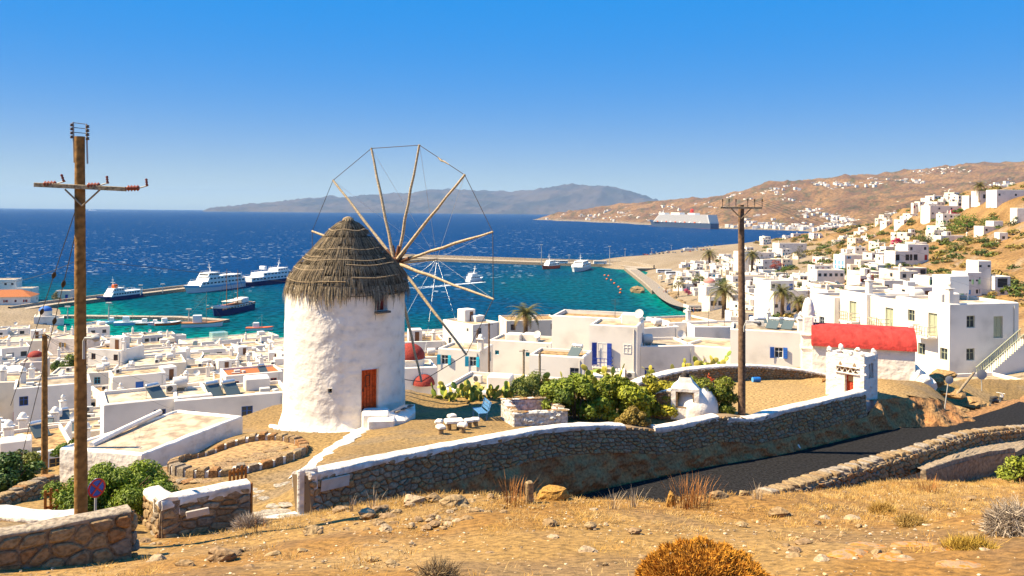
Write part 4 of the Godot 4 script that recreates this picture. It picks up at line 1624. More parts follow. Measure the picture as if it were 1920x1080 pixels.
func make_threshing_floor(warm: Array, lime: Material) -> void:
	var c := at(452, 862, 31.4)
	var n := thing("threshing_floor", "round stone threshing floor edged with lime-jointed kerb stones", "threshing floor", c)
	var rx := 2.25
	var rz := 2.65
	var turn := Basis(Vector3.UP, -0.25)
	var p_at := func(a: float, k: float, up: float) -> Vector3:
		var q: Vector3 = turn * Vector3(cos(a) * rx * k, 0, sin(a) * rz * k)
		return Vector3(q.x, terrace_h(c.x + q.x, -(c.z + q.z)) - c.y + up, q.z)
	rng.seed = 91
	var count := 34
	for k in count:
		var a := TAU * k / count
		var b := MB.new()
		var w := TAU / count * 0.40 * rng.randf_range(0.8, 1.05)
		var h := rng.randf_range(0.26, 0.36)
		var p := []
		for y in [-0.2, h * 0.86, h]:
			var ins := 0.0 if y < h else 0.15
			for q in [[-w, 0.94], [w, 0.94], [w, 1.10], [-w, 1.10]]:
				p.append(p_at.call(a + q[0] * (1 - ins), lerpf(q[1], 1.02, ins) + rng.randf_range(-0.012, 0.012), y))
		for s in 2:
			for i in 4:
				var j := (i + 1) % 4
				b.quad(p[s * 4 + i], p[s * 4 + 4 + i], p[s * 4 + 4 + j], p[s * 4 + j])
		b.quad(p[8], p[11], p[10], p[9])
		part(n, "kerb_stone", b, warm[rng.randi() % warm.size()])
		b = MB.new()
		var p2 := []
		for y in [-0.2, h * 0.75]:
			for q in [[w * 0.9, 0.955], [TAU / count - w * 0.9, 0.955], [TAU / count - w * 0.9, 1.085], [w * 0.9, 1.085]]:
				p2.append(p_at.call(a + q[0], q[1], y))
		for i in 4:
			var j := (i + 1) % 4
			b.quad(p2[i], p2[4 + i], p2[4 + j], p2[j])
		b.quad(p2[4], p2[7], p2[6], p2[5])
		part(n, "lime_joint", b, lime)
	var rows := []
	for i in 7:
		var row := PackedVector3Array()
		for k in 40:
			row.push_back(p_at.call(TAU * k / 40, 0.001 + 0.97 * i / 6.0, 0.06))
		rows.append(row)
	var fl := MB.new()
	fl.grid(rows, true, false)
	part(n, "floor", fl, M("earth_floor", Color(0.44, 0.28, 0.125), 0.95, "rough", 0.35, "bump", 4.0))
	for k in 26:
		var a := rng.randf_range(-1.0, 1.6)
		var r := rng.randf_range(0.1, 0.8)
		part(n, "paving_stone", rock_mesh(500 + k % 5, 0.16), warm[rng.randi() % 3], Transform3D(Basis(Vector3.UP, rng.randf() * TAU).scaled(Vector3(0.7, 0.6, 0.5)), p_at.call(a, r, 0.07)))
	for k in 22:
		var a := 1.2 + 2.6 * k / 22.0
		part(n, "edge_slab", rock_mesh(520 + k % 4, 0.2), warm[k % 5], Transform3D(Basis(Vector3.UP, -a).scaled(Vector3(0.5, 0.5, 0.6)), p_at.call(a, 1.24, 0.02)))
func on_terrace(px: float, py: float, d: float) -> Vector3:
	var r := ray(px, py)
	var t := d * 0.75
	while t < d * 1.4:
		var p := EYE + r * t
		if p.y <= terrace_h(p.x, -p.z):
			return p
		t += 0.04
	return at(px, py, d)

func on_ground(px: float, py: float) -> Vector3:
	var r := ray(px, py)
	var t := 4.0
	while t < 60.0:
		var p := EYE + r * t
		if p.y <= near_h(p.x, -p.z):
			return p
		t += 0.04
	return at(px, py, 20)

func make_terrace_things() -> void:
	var lime := mats["lime_cap"] as Material
	var warm := [mats["stone_a"], mats["stone_b"], mats["stone_c"], mats["stone_d"], mats["stone_e"]]
	var q := [at(112, 846, 32.9), at(265, 853, 32.0), at(455, 781, 38.2), at(334, 771, 39.3)]
	var n := thing("whitewashed_building", "low white building with broad bare flat roof behind the green bush", "building", q[1])
	var b := MB.new()
	var roof := MB.new()
	var c: Vector3 = (q[0] + q[1] + q[2] + q[3]) / 4
	var yy: float = (q[0].y + q[1].y + q[2].y + q[3].y) / 4
	for k in 4:
		q[k].y = yy
	c.y = yy
	var f := FastNoiseLite.new()
	f.seed = 6
	f.frequency = 0.5
	for k in 4:
		var p0: Vector3 = q[k]
		var p1: Vector3 = q[(k + 1) % 4]
		var rows := []
		for s in 6:
			var row := PackedVector3Array()
			for i in 25:
				var p := p0.lerp(p1, i / 24.0)
				var inn := (c - p) * Vector3(1, 0, 1)
				var y: float = [-3.6, -0.5, -0.08, 0.0, 0.02, -0.07][s]
				var k2: float = [0.0, 0.0, 0.0, 0.06, 0.24, 0.32][s]
				row.push_back(p + inn.normalized() * k2 + Vector3(0, y + f.get_noise_2d(p.x * 2.0, p.z * 2.0) * 0.03, 0) - q[1])
			rows.append(row)
		b.grid(rows)
	part(n, "wall", b, mats["mill_plaster"])
	var rr := []
	for k in 4:
		rr.append(q[k] + ((c - q[k]) * Vector3(1, 0, 1)).normalized() * 0.40 + Vector3(0, -0.06, 0) - q[1])
	roof.quad(rr[0], rr[1], rr[2], rr[3])
	part(n, "roof", roof, M("old_roof", Color(0.54, 0.42, 0.30), 0.95, "mottle", 0.35, "bump", 3.0))
	b = MB.new()
	b.tube([at(172, 838, 33.3) - q[1], at(230, 808, 35.3) - q[1], at(300, 775, 38.2) - q[1]], [0.13, 0.13], 8)
	part(n, "parapet_rib", b, mats["mill_plaster"])
	var ow := M("orange_wood", Color(0.42, 0.15, 0.025), 0.65, "rough", 0.8, "bump", 0.8)
	for g in [[468, 906, 984, 21.6, "orange-brown gate post at the end of the short white-capped wall", 0.0], [576, 888, 958, 23.7, "orange-brown gate post against the long wall's white end", 0.0]]:
		var p := at(g[0], g[2], g[3])
		n = thing("gate_post", g[4], "post", p)
		b = MB.new()
		b.cbox(Vector3(0, (g[2] - g[1]) * g[3] / FOCAL * 0.5, 0), Vector3(0.13, (g[2] - g[1]) * g[3] / FOCAL, 0.12), 0.012)
		part(n, "post", b, ow)
		b = MB.new()
		for y in [0.25, 0.85]:
			b.cbox(Vector3(0, y, 0.065), Vector3(0.10, 0.05, 0.02), 0.004)
		part(n, "hinge", b, mats["dark_iron"])
	for g in [[446, 902, 889, 22.5, 0.9, "small orange wooden gate leaf folded behind the short wall", 5, 0.45, 0.5], [106, 952, 936, 22.0, 0.3, "little orange picket gate by the white lane wall", 5, 0.6, 0.55], [1547, 732, 708, 55.5, 0.8, "brown slatted gate hanging at the golden yard wall's end", 5, 0.95, 0.85]]:
		var p := at(g[0], g[1], g[3])
		n = thing("wooden_gate", g[5], "gate", p - Vector3(0, 0.1, 0), g[4])
		for k in g[6]:
			b = MB.new()
			b.cbox(Vector3(-g[8] * 0.5 + g[8] * k / (g[6] - 1.0), g[7] * 0.5 + (0.05 if k % 2 else 0.0), 0), Vector3(0.07, g[7], 0.03), 0.006)
			part(n, "slat", b, ow)
		for y in [0.2, 0.8]:
			b = MB.new()
			b.cbox(Vector3(0, g[7] * y, -0.03), Vector3(g[8], 0.07, 0.03), 0.006)
			part(n, "rail", b, ow)
	rng.seed = 61
	var flag := M("flagstone", Color(0.42, 0.37, 0.30), 0.9, "rough", 0.6, "bump", 2.0)
	for k in [[520, 963, 23.9, 0.75], [545, 972, 23.6, 0.6], [500, 966, 23.4, 0.6], [512, 950, 24.6, 0.45], [540, 948, 24.8, 0.5], [484, 932, 25.2, 0.35], [496, 936, 25.0, 0.35], [476, 920, 25.8, 0.4], [490, 924, 25.6, 0.4], [525, 912, 26.4, 0.4], [538, 908, 26.8, 0.4]]:
		var p := on_terrace(k[0], k[1], k[2])
		solo("flagstone", "flat pale flagstone set in the earth path inside the gate", "flagstone", rock_mesh(700 + int(k[0]) % 5, 0.14), flag, Transform3D(Basis(Vector3.UP, rng.randf() * 0.6).scaled(Vector3(k[3] * 1.5, k[3] * 0.9, k[3])), p + Vector3(0, 0.03, 0)), "flagstones of the gate path")
	b = MB.new()
	b.cbox(Vector3.ZERO, Vector3(1.9, 0.22, 0.5), 0.05, Basis(Vector3.UP, 0.5))
	solo("door_sill", "whitewashed stone sill laid across the gate opening", "sill", b, lime, TR(at(526, 975, 23.4)))
	var ctr := smooth_line([on_terrace(553, 897, 26.5), on_terrace(590, 866, 29), on_terrace(620, 843, 31.5), on_terrace(652, 824, 35), on_terrace(676, 808, 38), on_terrace(690, 801, 38.8)], 0.4)
	var l0 := PackedVector3Array()
	var l1 := PackedVector3Array()
	var l2 := PackedVector3Array()
	for i in ctr.size():
		var e: Vector3 = (ctr[mini(i + 1, ctr.size() - 1)] - ctr[maxi(i - 1, 0)]).normalized()
		var s := Vector3(-e.z, 0, e.x) * (0.34 + 0.08 * sin(i * 1.7))
		for r in [[l0, -1.0], [l1, 0.0], [l2, 1.0]]:
			var p: Vector3 = ctr[i] + s * r[1]
			p.y = terrace_h(p.x, -p.z) + (0.13 if r[1] == 0.0 else -0.02)
			r[0].push_back(p)
	b = MB.new()
	b.grid([l0, l1, l2], false, true)
	setting("path", b, lime)
	var tp := on_terrace(851, 806, 38)
	n = thing("stone_table", "low whitewashed stone table among five stone stools", "table", tp, 0.25)
	b = MB.new()
	b.cbox(Vector3(0, 0.42, 0), Vector3(0.85, 0.13, 0.55), 0.04)
	part(n, "tabletop", b, mats["mill_plaster"])
	for s in [-1, 1]:
		b = MB.new()
		b.cbox(Vector3(s * 0.24, 0.16, 0), Vector3(0.2, 0.42, 0.36), 0.05)
		part(n, "leg", b, warm[0])
	var where := ["just before the blue bench", "behind the table", "at the table's windmill end", "in front of the table's windmill end", "in front of the table's middle"]
	var pos := [[891, 797], [847, 790], [823, 801], [826, 812], [867, 808]]
	var pos2 := [[879, 799]]
	for i in 6:
		var k: Array = pos[i] if i < 5 else pos2[0]
		var p := on_terrace(k[0], k[1] + 3, 38)
		var o := thing("stone_stool", ("small white stone stool " + where[i]) if i < 5 else "small white stone stool between table and blue bench", "stool", p, i * 0.7, "stools round the stone table")
		b = MB.new()
		b.lathe([Vector2(0.15, -0.1), Vector2(0.13, 0.15), Vector2(0.15, 0.3)], 9)
		part(o, "foot", b, warm[2])
		b = MB.new()
		b.cbox(Vector3(0, 0.36, 0), Vector3(0.42, 0.13, 0.34), 0.05)
		part(o, "seat", b, mats["mill_plaster"])
	var bp := on_terrace(900, 786, 41)
	n = thing("bench", "blue slatted wooden bench turned away beside the stone trough", "bench", bp, -1.25)
	var bl := M("bench_blue", Color(0.10, 0.26, 0.50), 0.5, "rough", 1.0)
	for k in 3:
		b = MB.new()
		b.cbox(Vector3(0, 0.44, -0.16 + k * 0.16), Vector3(1.25, 0.04, 0.14), 0.008)
		part(n, "seat_slat", b, bl)
		b = MB.new()
		b.cbox(Vector3(0, 0.58 + k * 0.15, -0.30 - k * 0.05), Vector3(1.25, 0.13, 0.03), 0.008, Basis(Vector3.RIGHT, -0.3))
		part(n, "back_slat", b, bl)
	for s in [-0.5, 0.5]:
		for z in [-0.2, 0.2]:
			b = MB.new()
			b.box(Vector3(s, 0.21, z), Vector3(0.06, 0.42, 0.06))
			part(n, "leg", b, bl)
		b = MB.new()
		b.box(Vector3(s, 0.68, -0.31), Vector3(0.05, 0.62, 0.04), Basis(Vector3.RIGHT, -0.3))
		part(n, "upright", b, bl)
	var wp := on_terrace(1000, 791, 39)
	n = thing("stone_trough", "square stone treading trough, whitewashed outside and pink inside", "trough", wp, deg_to_rad(12))
	var pink := M("pink_plaster", Color(0.42, 0.20, 0.15), 0.9, "rough", 0.5, "bump", 2.0)
	var wob := M("trough_plaster", Color(0.74, 0.70, 0.64), 0.92, "rough", 0.45, "bump", 9.0)
	var W := 2.7
	var D := 3.0
	for k in [[0, D * 0.5 - 0.18, W, 0.36], [0, -D * 0.5 + 0.18, W, 0.36], [-W * 0.5 + 0.18, 0, 0.36, D - 0.72], [W * 0.5 - 0.18, 0, 0.36, D - 0.72]]:
		b = MB.new()
		b.cbox(Vector3(k[0], 0.12, k[1]), Vector3(k[2], 1.5, k[3]), 0.06)
		part(n, "side", b, wob)
	b = MB.new()
	var iw := W * 0.5 - 0.355
	var idp := D * 0.5 - 0.355
	b.quad(Vector3(-iw, 0.3, idp), Vector3(iw, 0.3, idp), Vector3(iw, 0.3, -idp), Vector3(-iw, 0.3, -idp))
	for k in [[Vector3(-iw, 0.3, -idp), Vector3(iw, 0.3, -idp)], [Vector3(iw, 0.3, -idp), Vector3(iw, 0.3, idp)], [Vector3(iw, 0.3, idp), Vector3(-iw, 0.3, idp)], [Vector3(-iw, 0.3, idp), Vector3(-iw, 0.3, -idp)]]:
		b.quad(k[0], k[1], k[1] + Vector3(0, 0.57, 0), k[0] + Vector3(0, 0.57, 0))
	part(n, "basin", b, pink)
	rng.seed = 15
	for k in 40:
		var side_ := k % 4
		var t := rng.randf_range(-0.48, 0.48)
		var p := Vector3(t * W, 0.87, (D * 0.5 - 0.17) * (1 if side_ == 0 else -1)) if side_ < 2 else Vector3((W * 0.5 - 0.17) * (1 if side_ == 2 else -1), 0.87, t * D)
		part(n, "rim_stone", rock_mesh(600 + k % 6, 0.2), warm[k % 5] if k % 3 else wob, Transform3D(Basis(Vector3.UP, rng.randf() * TAU).scaled(Vector3(0.52, 0.42, 0.36)), p))
	for k in 18:
		part(n, "wall_stone", rock_mesh(610 + k % 6, 0.7), wob, Transform3D(Basis(Vector3.UP, rng.randf() * TAU).scaled(Vector3(0.42, 0.3, 0.3)), Vector3(rng.randf_range(-1.1, 1.1), rng.randf_range(-0.2, 0.7), D * 0.5 - 0.05)))
	for k in 3:
		part(n, "foot_slab", rock_mesh(620 + k, 0.22), warm[k], Transform3D(Basis(Vector3.UP, 0.2).scaled(Vector3(0.7, 0.5, 0.5)), Vector3(-0.9 + k * 0.45, -0.08, D * 0.5 + 0.2)))
	var op := at(1287, 772, 40.6)
	n = thing("oven", "white domed outdoor oven with square mouth and tapering chimney", "oven", op, deg_to_rad(-14))
	n.scale = Vector3.ONE * 1.08
	b = MB.new()
	var pr := []
	for k in 10:
		var a := PI / 2 * k / 9.0
		pr.append(Vector2(maxf(cos(a) * 1.05, 0.001), sin(a) * 1.15 + 0.1))
	b.lathe([Vector2(1.08, -1.2)] + pr, 26, Transform3D(Basis().scaled(Vector3(1, 1, 1.05)), Vector3(0.42, -0.12, -1.0)))
	part(n, "dome", b, mats["mill_plaster"])
	b = MB.new()
	wall_face(b, TR(Vector3(-0.72, 0, 0)), 1.30, -1.0, 1.05, [[0.22, 0.15, 1.06, 0.92]], 0.7)
	var ring := []
	for e in [[-0.72, 0.58, 0.0, -0.85, 1.05], [-0.42, 0.30, -0.10, -0.72, 1.32], [-0.32, 0.16, -0.15, -0.62, 1.58]]:
		ring.append([Vector3(e[0], e[4], e[2]), Vector3(e[1], e[4], e[2]), Vector3(e[1], e[4], e[3]), Vector3(e[0], e[4], e[3])])
	ring.push_front([Vector3(-0.72, -1.0, 0.0), Vector3(0.58, -1.0, 0.0), Vector3(0.58, -1.0, -0.85), Vector3(-0.72, -1.0, -0.85)])
	for s in 3:
		for k in 4:
			if s == 0 and k == 0:
				continue
			var j := (k + 1) % 4
			b.quad(ring[s][k], ring[s][j], ring[s + 1][j], ring[s + 1][k])
	part(n, "front", b, mats["mill_plaster"])
	b = MB.new()
	b.hexa(T0, Vector3(-0.52, 0.1, -0.8), Vector3(0.40, 1.0, -0.70))
	part(n, "back", b, mats["stone_3"])
	b = MB.new()
	b.hexa(T0, Vector3(-0.28, 0.25, -0.70), Vector3(0.14, 0.65, -0.66))
	part(n, "hole", b, mats["shade"])
	for k in [[-0.47, 0.5, 0.09, 0.82], [0.31, 0.5, 0.09, 0.82], [-0.08, 0.9, 0.84, 0.1], [-0.08, 0.14, 0.84, 0.08]]:
		b = MB.new()
		b.cbox(Vector3(k[0] + 0.02, k[1] + 0.03, -0.06), Vector3(k[2], k[3], 0.1), 0.02)
		part(n, "mouth_stone", b, warm[1])
	b = MB.new()
	b.tube([Vector3(-0.08, 1.5, -0.38), Vector3(-0.06, 1.7, -0.38), Vector3(-0.02, 1.8, -0.36)], [0.19, 0.18, 0.14], 8)
	part(n, "chimney_pot", b, M("soot", Color(0.07, 0.06, 0.055), 0.9, "rough", 0.8))
	var st := [Vector3(-1.75, 0.55, -0.4), Vector3(-1.2, 0.85, -0.15), Vector3(-0.74, 0.95, -0.1)]
	var st2 := [Vector3(-1.75, -0.9, -0.2), Vector3(-1.2, -0.9, 0.05), Vector3(-0.74, -0.9, 0.02)]
	wall_core(n, st, st2, 0.8, mats["mortar"])
	masonry(n, st2, st, 0.3, 0.13, 40, 73, warm, 0.012, 0.05)
	coping(n, "coping", resample(st, 0.15), 0.8, 0.12, mats["mill_plaster"], 21, 0.04)
	n = thing("barrel", "blue barrel lying on the bare yard", "barrel", on_terrace(1418, 717, 53) + Vector3(0, 0.18, 0), 0.15)
	n.scale = Vector3.ONE * 0.62
	b = MB.new()
	var tb := Transform3D(Basis(Vector3(0, 0, 1), PI / 2), Vector3(0.42, 0, 0))
	b.lathe([Vector2(0.001, 0), Vector2(0.26, 0.0), Vector2(0.29, 0.03), Vector2(0.29, 0.26), Vector2(0.305, 0.28), Vector2(0.29, 0.3), Vector2(0.29, 0.54), Vector2(0.305, 0.56), Vector2(0.29, 0.58), Vector2(0.29, 0.82), Vector2(0.26, 0.85), Vector2(0.001, 0.85)], 16, tb)
	part(n, "drum", b, M("barrel_blue", Color(0.015, 0.12, 0.40), 0.45))
	b = MB.new()
	b.lathe([Vector2(0.27, 0.86), Vector2(0.001, 0.87)], 16, tb)
	part(n, "lid", b, mats["sky_paint"])
	make_dovecote()
	make_chapel()

func make_dovecote() -> void:
	var p := at(1600, 741, 48.6)
	var n := thing("dovecote", "small white ruined dovecote tower with red door and triangle lattice", "dovecote", p, deg_to_rad(-48))
	n.scale = Vector3.ONE * 0.92
	var rough := M("dove_plaster", Color(0.82, 0.76, 0.68), 0.92, "plaster", 0.4, "bump", 6.0)
	var b := MB.new()
	var w := 2.55
	var l := 2.0
	var h := 2.75
	wall_face(b, TR(Vector3(-w * 0.55, 0, l * 0.5)), w, -0.8, h, [[w * 0.50, 0.02, w * 0.50 + 0.58, 1.5], [w * 0.28, 1.62, w * 0.86, 2.0]], 0.4)
	wall_face(b, Transform3D(Basis(Vector3.UP, PI / 2), Vector3(w * 0.45, 0, l * 0.5)), l, -0.8, h, [[l * 0.35, 1.3, l * 0.68, 2.25]], 0.3)
	wall_face(b, Transform3D(Basis(Vector3.UP, -PI / 2), Vector3(-w * 0.55, 0, -l * 0.5)), l, -0.8, h, [])
	wall_face(b, Transform3D(Basis(Vector3.UP, PI), Vector3(w * 0.45, 0, -l * 0.5)), w, -0.8, h, [])
	part(n, "wall", b, rough)
	b = MB.new()
	var x0 := -w * 0.55
	var x1 := w * 0.45
	b.quad(Vector3(x0 + 0.3, h - 0.35, l * 0.5 - 0.3), Vector3(x1 - 0.3, h - 0.35, l * 0.5 - 0.3), Vector3(x1 - 0.3, h - 0.35, -l * 0.5 + 0.3), Vector3(x0 + 0.3, h - 0.35, -l * 0.5 + 0.3))
	part(n, "roof", b, M("ochre_floor", Color(0.48, 0.30, 0.10), 0.95, "rough", 0.5))
	for k in [[x0 + w * 0.5, l * 0.5 - 0.15, w, 0.3], [x0 + w * 0.5, -l * 0.5 + 0.15, w, 0.3], [x0 + 0.15, 0, 0.3, l - 0.6], [x1 - 0.15, 0, 0.3, l - 0.6]]:
		b = MB.new()
		b.cbox(Vector3(k[0], h - 0.18, k[1]), Vector3(k[2] - 0.006, 0.42, k[3] - 0.006), 0.06)
		part(n, "parapet", b, rough)
	rng.seed = 4
	for k in 26:
		var onf := k % 3 != 0
		var q := Vector3(rng.randf_range(x0, x1), rng.randf_range(-0.3, h + 0.05), l * 0.5 - 0.06) if onf else Vector3(x1 - 0.06, rng.randf_range(-0.3, h + 0.1), rng.randf_range(-l * 0.5, l * 0.5))
		if onf and absf(q.x - (x0 + w * 0.6)) < 0.55 and q.y < 2.1:
			continue
		if not onf and absf(q.z) < 0.6 and q.y > 1.1 and q.y < 2.4:
			continue
		part(n, "wall_stone", rock_mesh(630 + k % 7, 0.7), rough, Transform3D(Basis(Vector3.UP, rng.randf()).scaled(Vector3(0.42, 0.28, 0.2)), q))
	for k in [[x0 + 0.15, l * 0.5 - 0.15, 0.5], [x1 - 0.15, l * 0.5 - 0.15, 0.5], [x1 - 0.15, -l * 0.5 + 0.2, 0.55], [x0 + 0.15, -l * 0.5 + 0.2, 0.5], [x0 + w * 0.62, l * 0.5 - 0.15, 0.3], [x0 + w * 0.5, -l * 0.5 + 0.15, 0.3]]:
		part(n, "pinnacle", rock_mesh(640 + int(k[0] * 10) % 5, 1.1), rough, Transform3D(Basis().scaled(Vector3(0.42, k[2], 0.42)), Vector3(k[0], h + 0.15, k[1])))
	b = MB.new()
	for k in 3:
		b.box(Vector3(x0 + w * 0.55 + k * 0.16, h + 0.14, l * 0.5 - 0.2), Vector3(0.05, 0.26, 0.05))
	b.box(Vector3(x0 + w * 0.55 + 0.16, h + 0.28, l * 0.5 - 0.2), Vector3(0.5, 0.05, 0.2))
	part(n, "perch", b, rough)
	b = MB.new()
	b.hexa(T0, Vector3(0.01, 0.02, -0.04), Vector3(0.57, 1.48, 0))
	for k in 3:
		b.hexa(T0, Vector3(0.03 + k * 0.18, 0.04, 0), Vector3(0.19 + k * 0.18, 1.0, 0.02))
	var door := part(n, "door", b, M("dove_red", Color(0.55, 0.07, 0.03), 0.6, "rough", 0.6), TR(Vector3(x0 + w * 0.50, 0, l * 0.5 - 0.3)))
	b = MB.new()
	b.hexa(T0, Vector3(0.12, 1.05, 0), Vector3(0.46, 1.38, 0.02))
	part(door, "panel", b, M("door_pale", Color(0.42, 0.30, 0.17), 0.7))
	var x := x0 + w * 0.28
	var fw := w * 0.58
	b = MB.new()
	b.hexa(T0, Vector3(x + 0.01, 1.63, l * 0.5 - 0.42), Vector3(x + fw - 0.01, 1.99, l * 0.5 - 0.38))
	part(n, "niche", b, mats["stone_4"])
	for k in 8:
		b = MB.new()
		var a := Vector3(x + fw * k / 8.0, 1.62 if k % 2 == 0 else 1.98, l * 0.5 - 0.05)
		var z := Vector3(x + fw * (k + 1) / 8.0, 1.98 if k % 2 == 0 else 1.62, l * 0.5 - 0.05)
		b.tube([a, z], [0.035, 0.035], 4)
		part(n, "lattice_slate", b, rough)
	for y in [1.60, 2.02]:
		b = MB.new()
		b.cbox(Vector3(x + fw * 0.5, y, l * 0.5 + 0.02), Vector3(fw + 0.1, 0.05, 0.16), 0.01)
		part(n, "ledge", b, rough)
	for k in 2:
		b = MB.new()
		b.prism(PackedVector2Array([Vector2(-0.13, 0), Vector2(0.13, 0), Vector2(0, 0.26)]), TR(Vector3(x + fw * (0.18 + 0.64 * k), 2.08, l * 0.5 + 0.002)), 0.02)
		part(n, "triangle_hole", b, mats["stone_3"])
	b = MB.new()
	b.hexa(T0, Vector3(x1 - 0.32, 1.31, -l * 0.17), Vector3(x1 - 0.28, 2.24, l * 0.15))
	part(n, "niche", b, mats["stone_3"])
	for k in 5:
		for j in 2:
			b = MB.new()
			var y := 1.3 + k * 0.19
			var half := l * 0.165 * (1.0 - k * 0.19)
			b.tube([Vector3(x1 - 0.04, y, (j - 1) * half), Vector3(x1 - 0.04, y + 0.19, (j - 0.5) * half)], [0.022, 0.022], 4)
			b.tube([Vector3(x1 - 0.04, y, j * half), Vector3(x1 - 0.04, y + 0.19, (j - 0.5) * half)], [0.022, 0.022], 4)
			part(n, "lattice_slate", b, rough)

func make_chapel() -> void:
	var p := at(1613, 716, 57.5)
	var n := thing("chapel", "white chapel with bright red vaulted roof and slim bell tower", "chapel", p, deg_to_rad(-19))
	var b := MB.new()
	var w := 6.6
	var l := 3.6
	var h := 2.75
	wall_face(b, TR(Vector3(-w * 0.5, 0, l * 0.5)), w, -1.5, h, [])
	wall_face(b, Transform3D(Basis(Vector3.UP, PI / 2), Vector3(w * 0.5, 0, l * 0.5)), l, -1.5, h, [])
	wall_face(b, Transform3D(Basis(Vector3.UP, -PI / 2), Vector3(-w * 0.5, 0, -l * 0.5)), l, -1.5, h, [])
	part(n, "wall", b, mats["mill_plaster"])
	b = MB.new()
	var rows := []
	for k in 15:
		var a := PI * k / 14.0
		rows.append(PackedVector3Array([Vector3(-w * 0.5 - 0.05, h - 0.05 + sin(a) * 1.4, cos(a) * l * 0.56), Vector3(w * 0.5 + 0.1, h - 0.05 + sin(a) * 1.4, cos(a) * l * 0.56)]))
	b.grid(rows)
	for s in [0, 1]:
		for k in 14:
			var c := Vector3(rows[0][s].x, h - 0.05, 0)
			if s == 1:
				b.tri(c, rows[k][s], rows[k + 1][s])
			else:
				b.tri(c, rows[k + 1][s], rows[k][s])
	part(n, "roof", b, M("chapel_red", Color(0.52, 0.05, 0.04), 0.75, "mottle", 0.5, "bump", 3.0))
	b = MB.new()
	b.cbox(Vector3(w * 0.5 - 0.05, h + 1.38, 0.0), Vector3(0.3, 0.3, 0.3), 0.04)
	part(n, "finial", b, mats["mill_plaster"])
	var t := MB.new()
	var tx := -w * 0.5 - 0.25
	t.cbox(Vector3(tx, 0.8, 0.2), Vector3(0.95, 5.0, 1.3), 0.08)
	t.cbox(Vector3(tx, 3.9, 0.2), Vector3(0.72, 1.5, 1.0), 0.08)
	var tower := part(n, "bell_tower", t, mats["mill_plaster"])
	b = MB.new()
	b.lathe([Vector2(0.46, 4.6), Vector2(0.44, 5.0), Vector2(0.34, 5.5), Vector2(0.2, 5.85), Vector2(0.001, 5.95)], 12, TR(Vector3(tx, 0, 0.2)))
	part(tower, "cap", b, mats["mill_plaster"])
	b = MB.new()
	b.box(Vector3(tx, 6.2, 0.2), Vector3(0.05, 0.55, 0.05))
	b.box(Vector3(tx, 6.26, 0.2), Vector3(0.3, 0.05, 0.05))
	part(tower, "cross", b, mats["pole_dark"])
	for k in 9:
		b = MB.new()
		b.cbox(Vector3(tx + 0.5, 2.6 + k * 0.28, 0.2), Vector3(0.12, 0.14, 0.9 - k * 0.04), 0.03)
		part(tower, "step_stone", b, mats["mill_plaster"])
	for y in [2.35, 3.3]:
		b = MB.new()
		b.cbox(Vector3(tx, y, 0.2), Vector3(1.1, 0.12, 1.45), 0.03)
		part(tower, "cornice", b, mats["mill_plaster"])
	for k in [[1722, 712, 55.0, 1.5], [1735, 720, 54.0, 1.3], [1710, 700, 57, 1.2]]:
		solo("boulder", ["rounded whitewashed boulder nearest the chapel's gable", "rounded whitewashed boulder in front of its paler twin", "rounded whitewashed boulder tucked at the chapel's corner"][[1722, 1735, 1710].find(k[0])], "boulder", rock_mesh(800 + int(k[0]) % 7, 0.95, 3), mats["whitewash"], Transform3D(Basis().scaled(Vector3(k[3], k[3] * 1.1, k[3])), at(k[0], k[1], k[2])), "whitewashed boulders by the chapel")
	M("bank_stone", Color(0.50, 0.31, 0.13), 0.95, "rough", 0.7, "bump", 6.0)
	for k in [[1748, 700, 56.5, 2.4, 0.8, "behind the white boulders"], [1765, 690, 58.5, 2.6, 0.7, "at the hotel stair's foot"], [1785, 725, 55, 2.2, 0.7, "just uphill of the leaning post"], [1820, 742, 56, 2.8, 0.7, "below the eight-sided sign"], [1840, 752, 57.5, 2.4, 0.75, "next to the parked scooter"], [1700, 730, 52.0, 1.8, 0.5, "at the dovecote's corner"], [1800, 755, 53.5, 2.0, 0.6, "beside the round sign"]]:
		solo("rock_outcrop", "brown bedrock outcrop on the bank " + k[5], "rock", rock_mesh(820 + int(k[0]) % 9, k[4], 9), mats["bank_stone"], Transform3D(Basis(Vector3.UP, k[0]).scaled(Vector3(k[3] * 0.9, k[3] * 0.5, k[3] * 0.7)), at(k[0], k[1] + 14, k[2])))

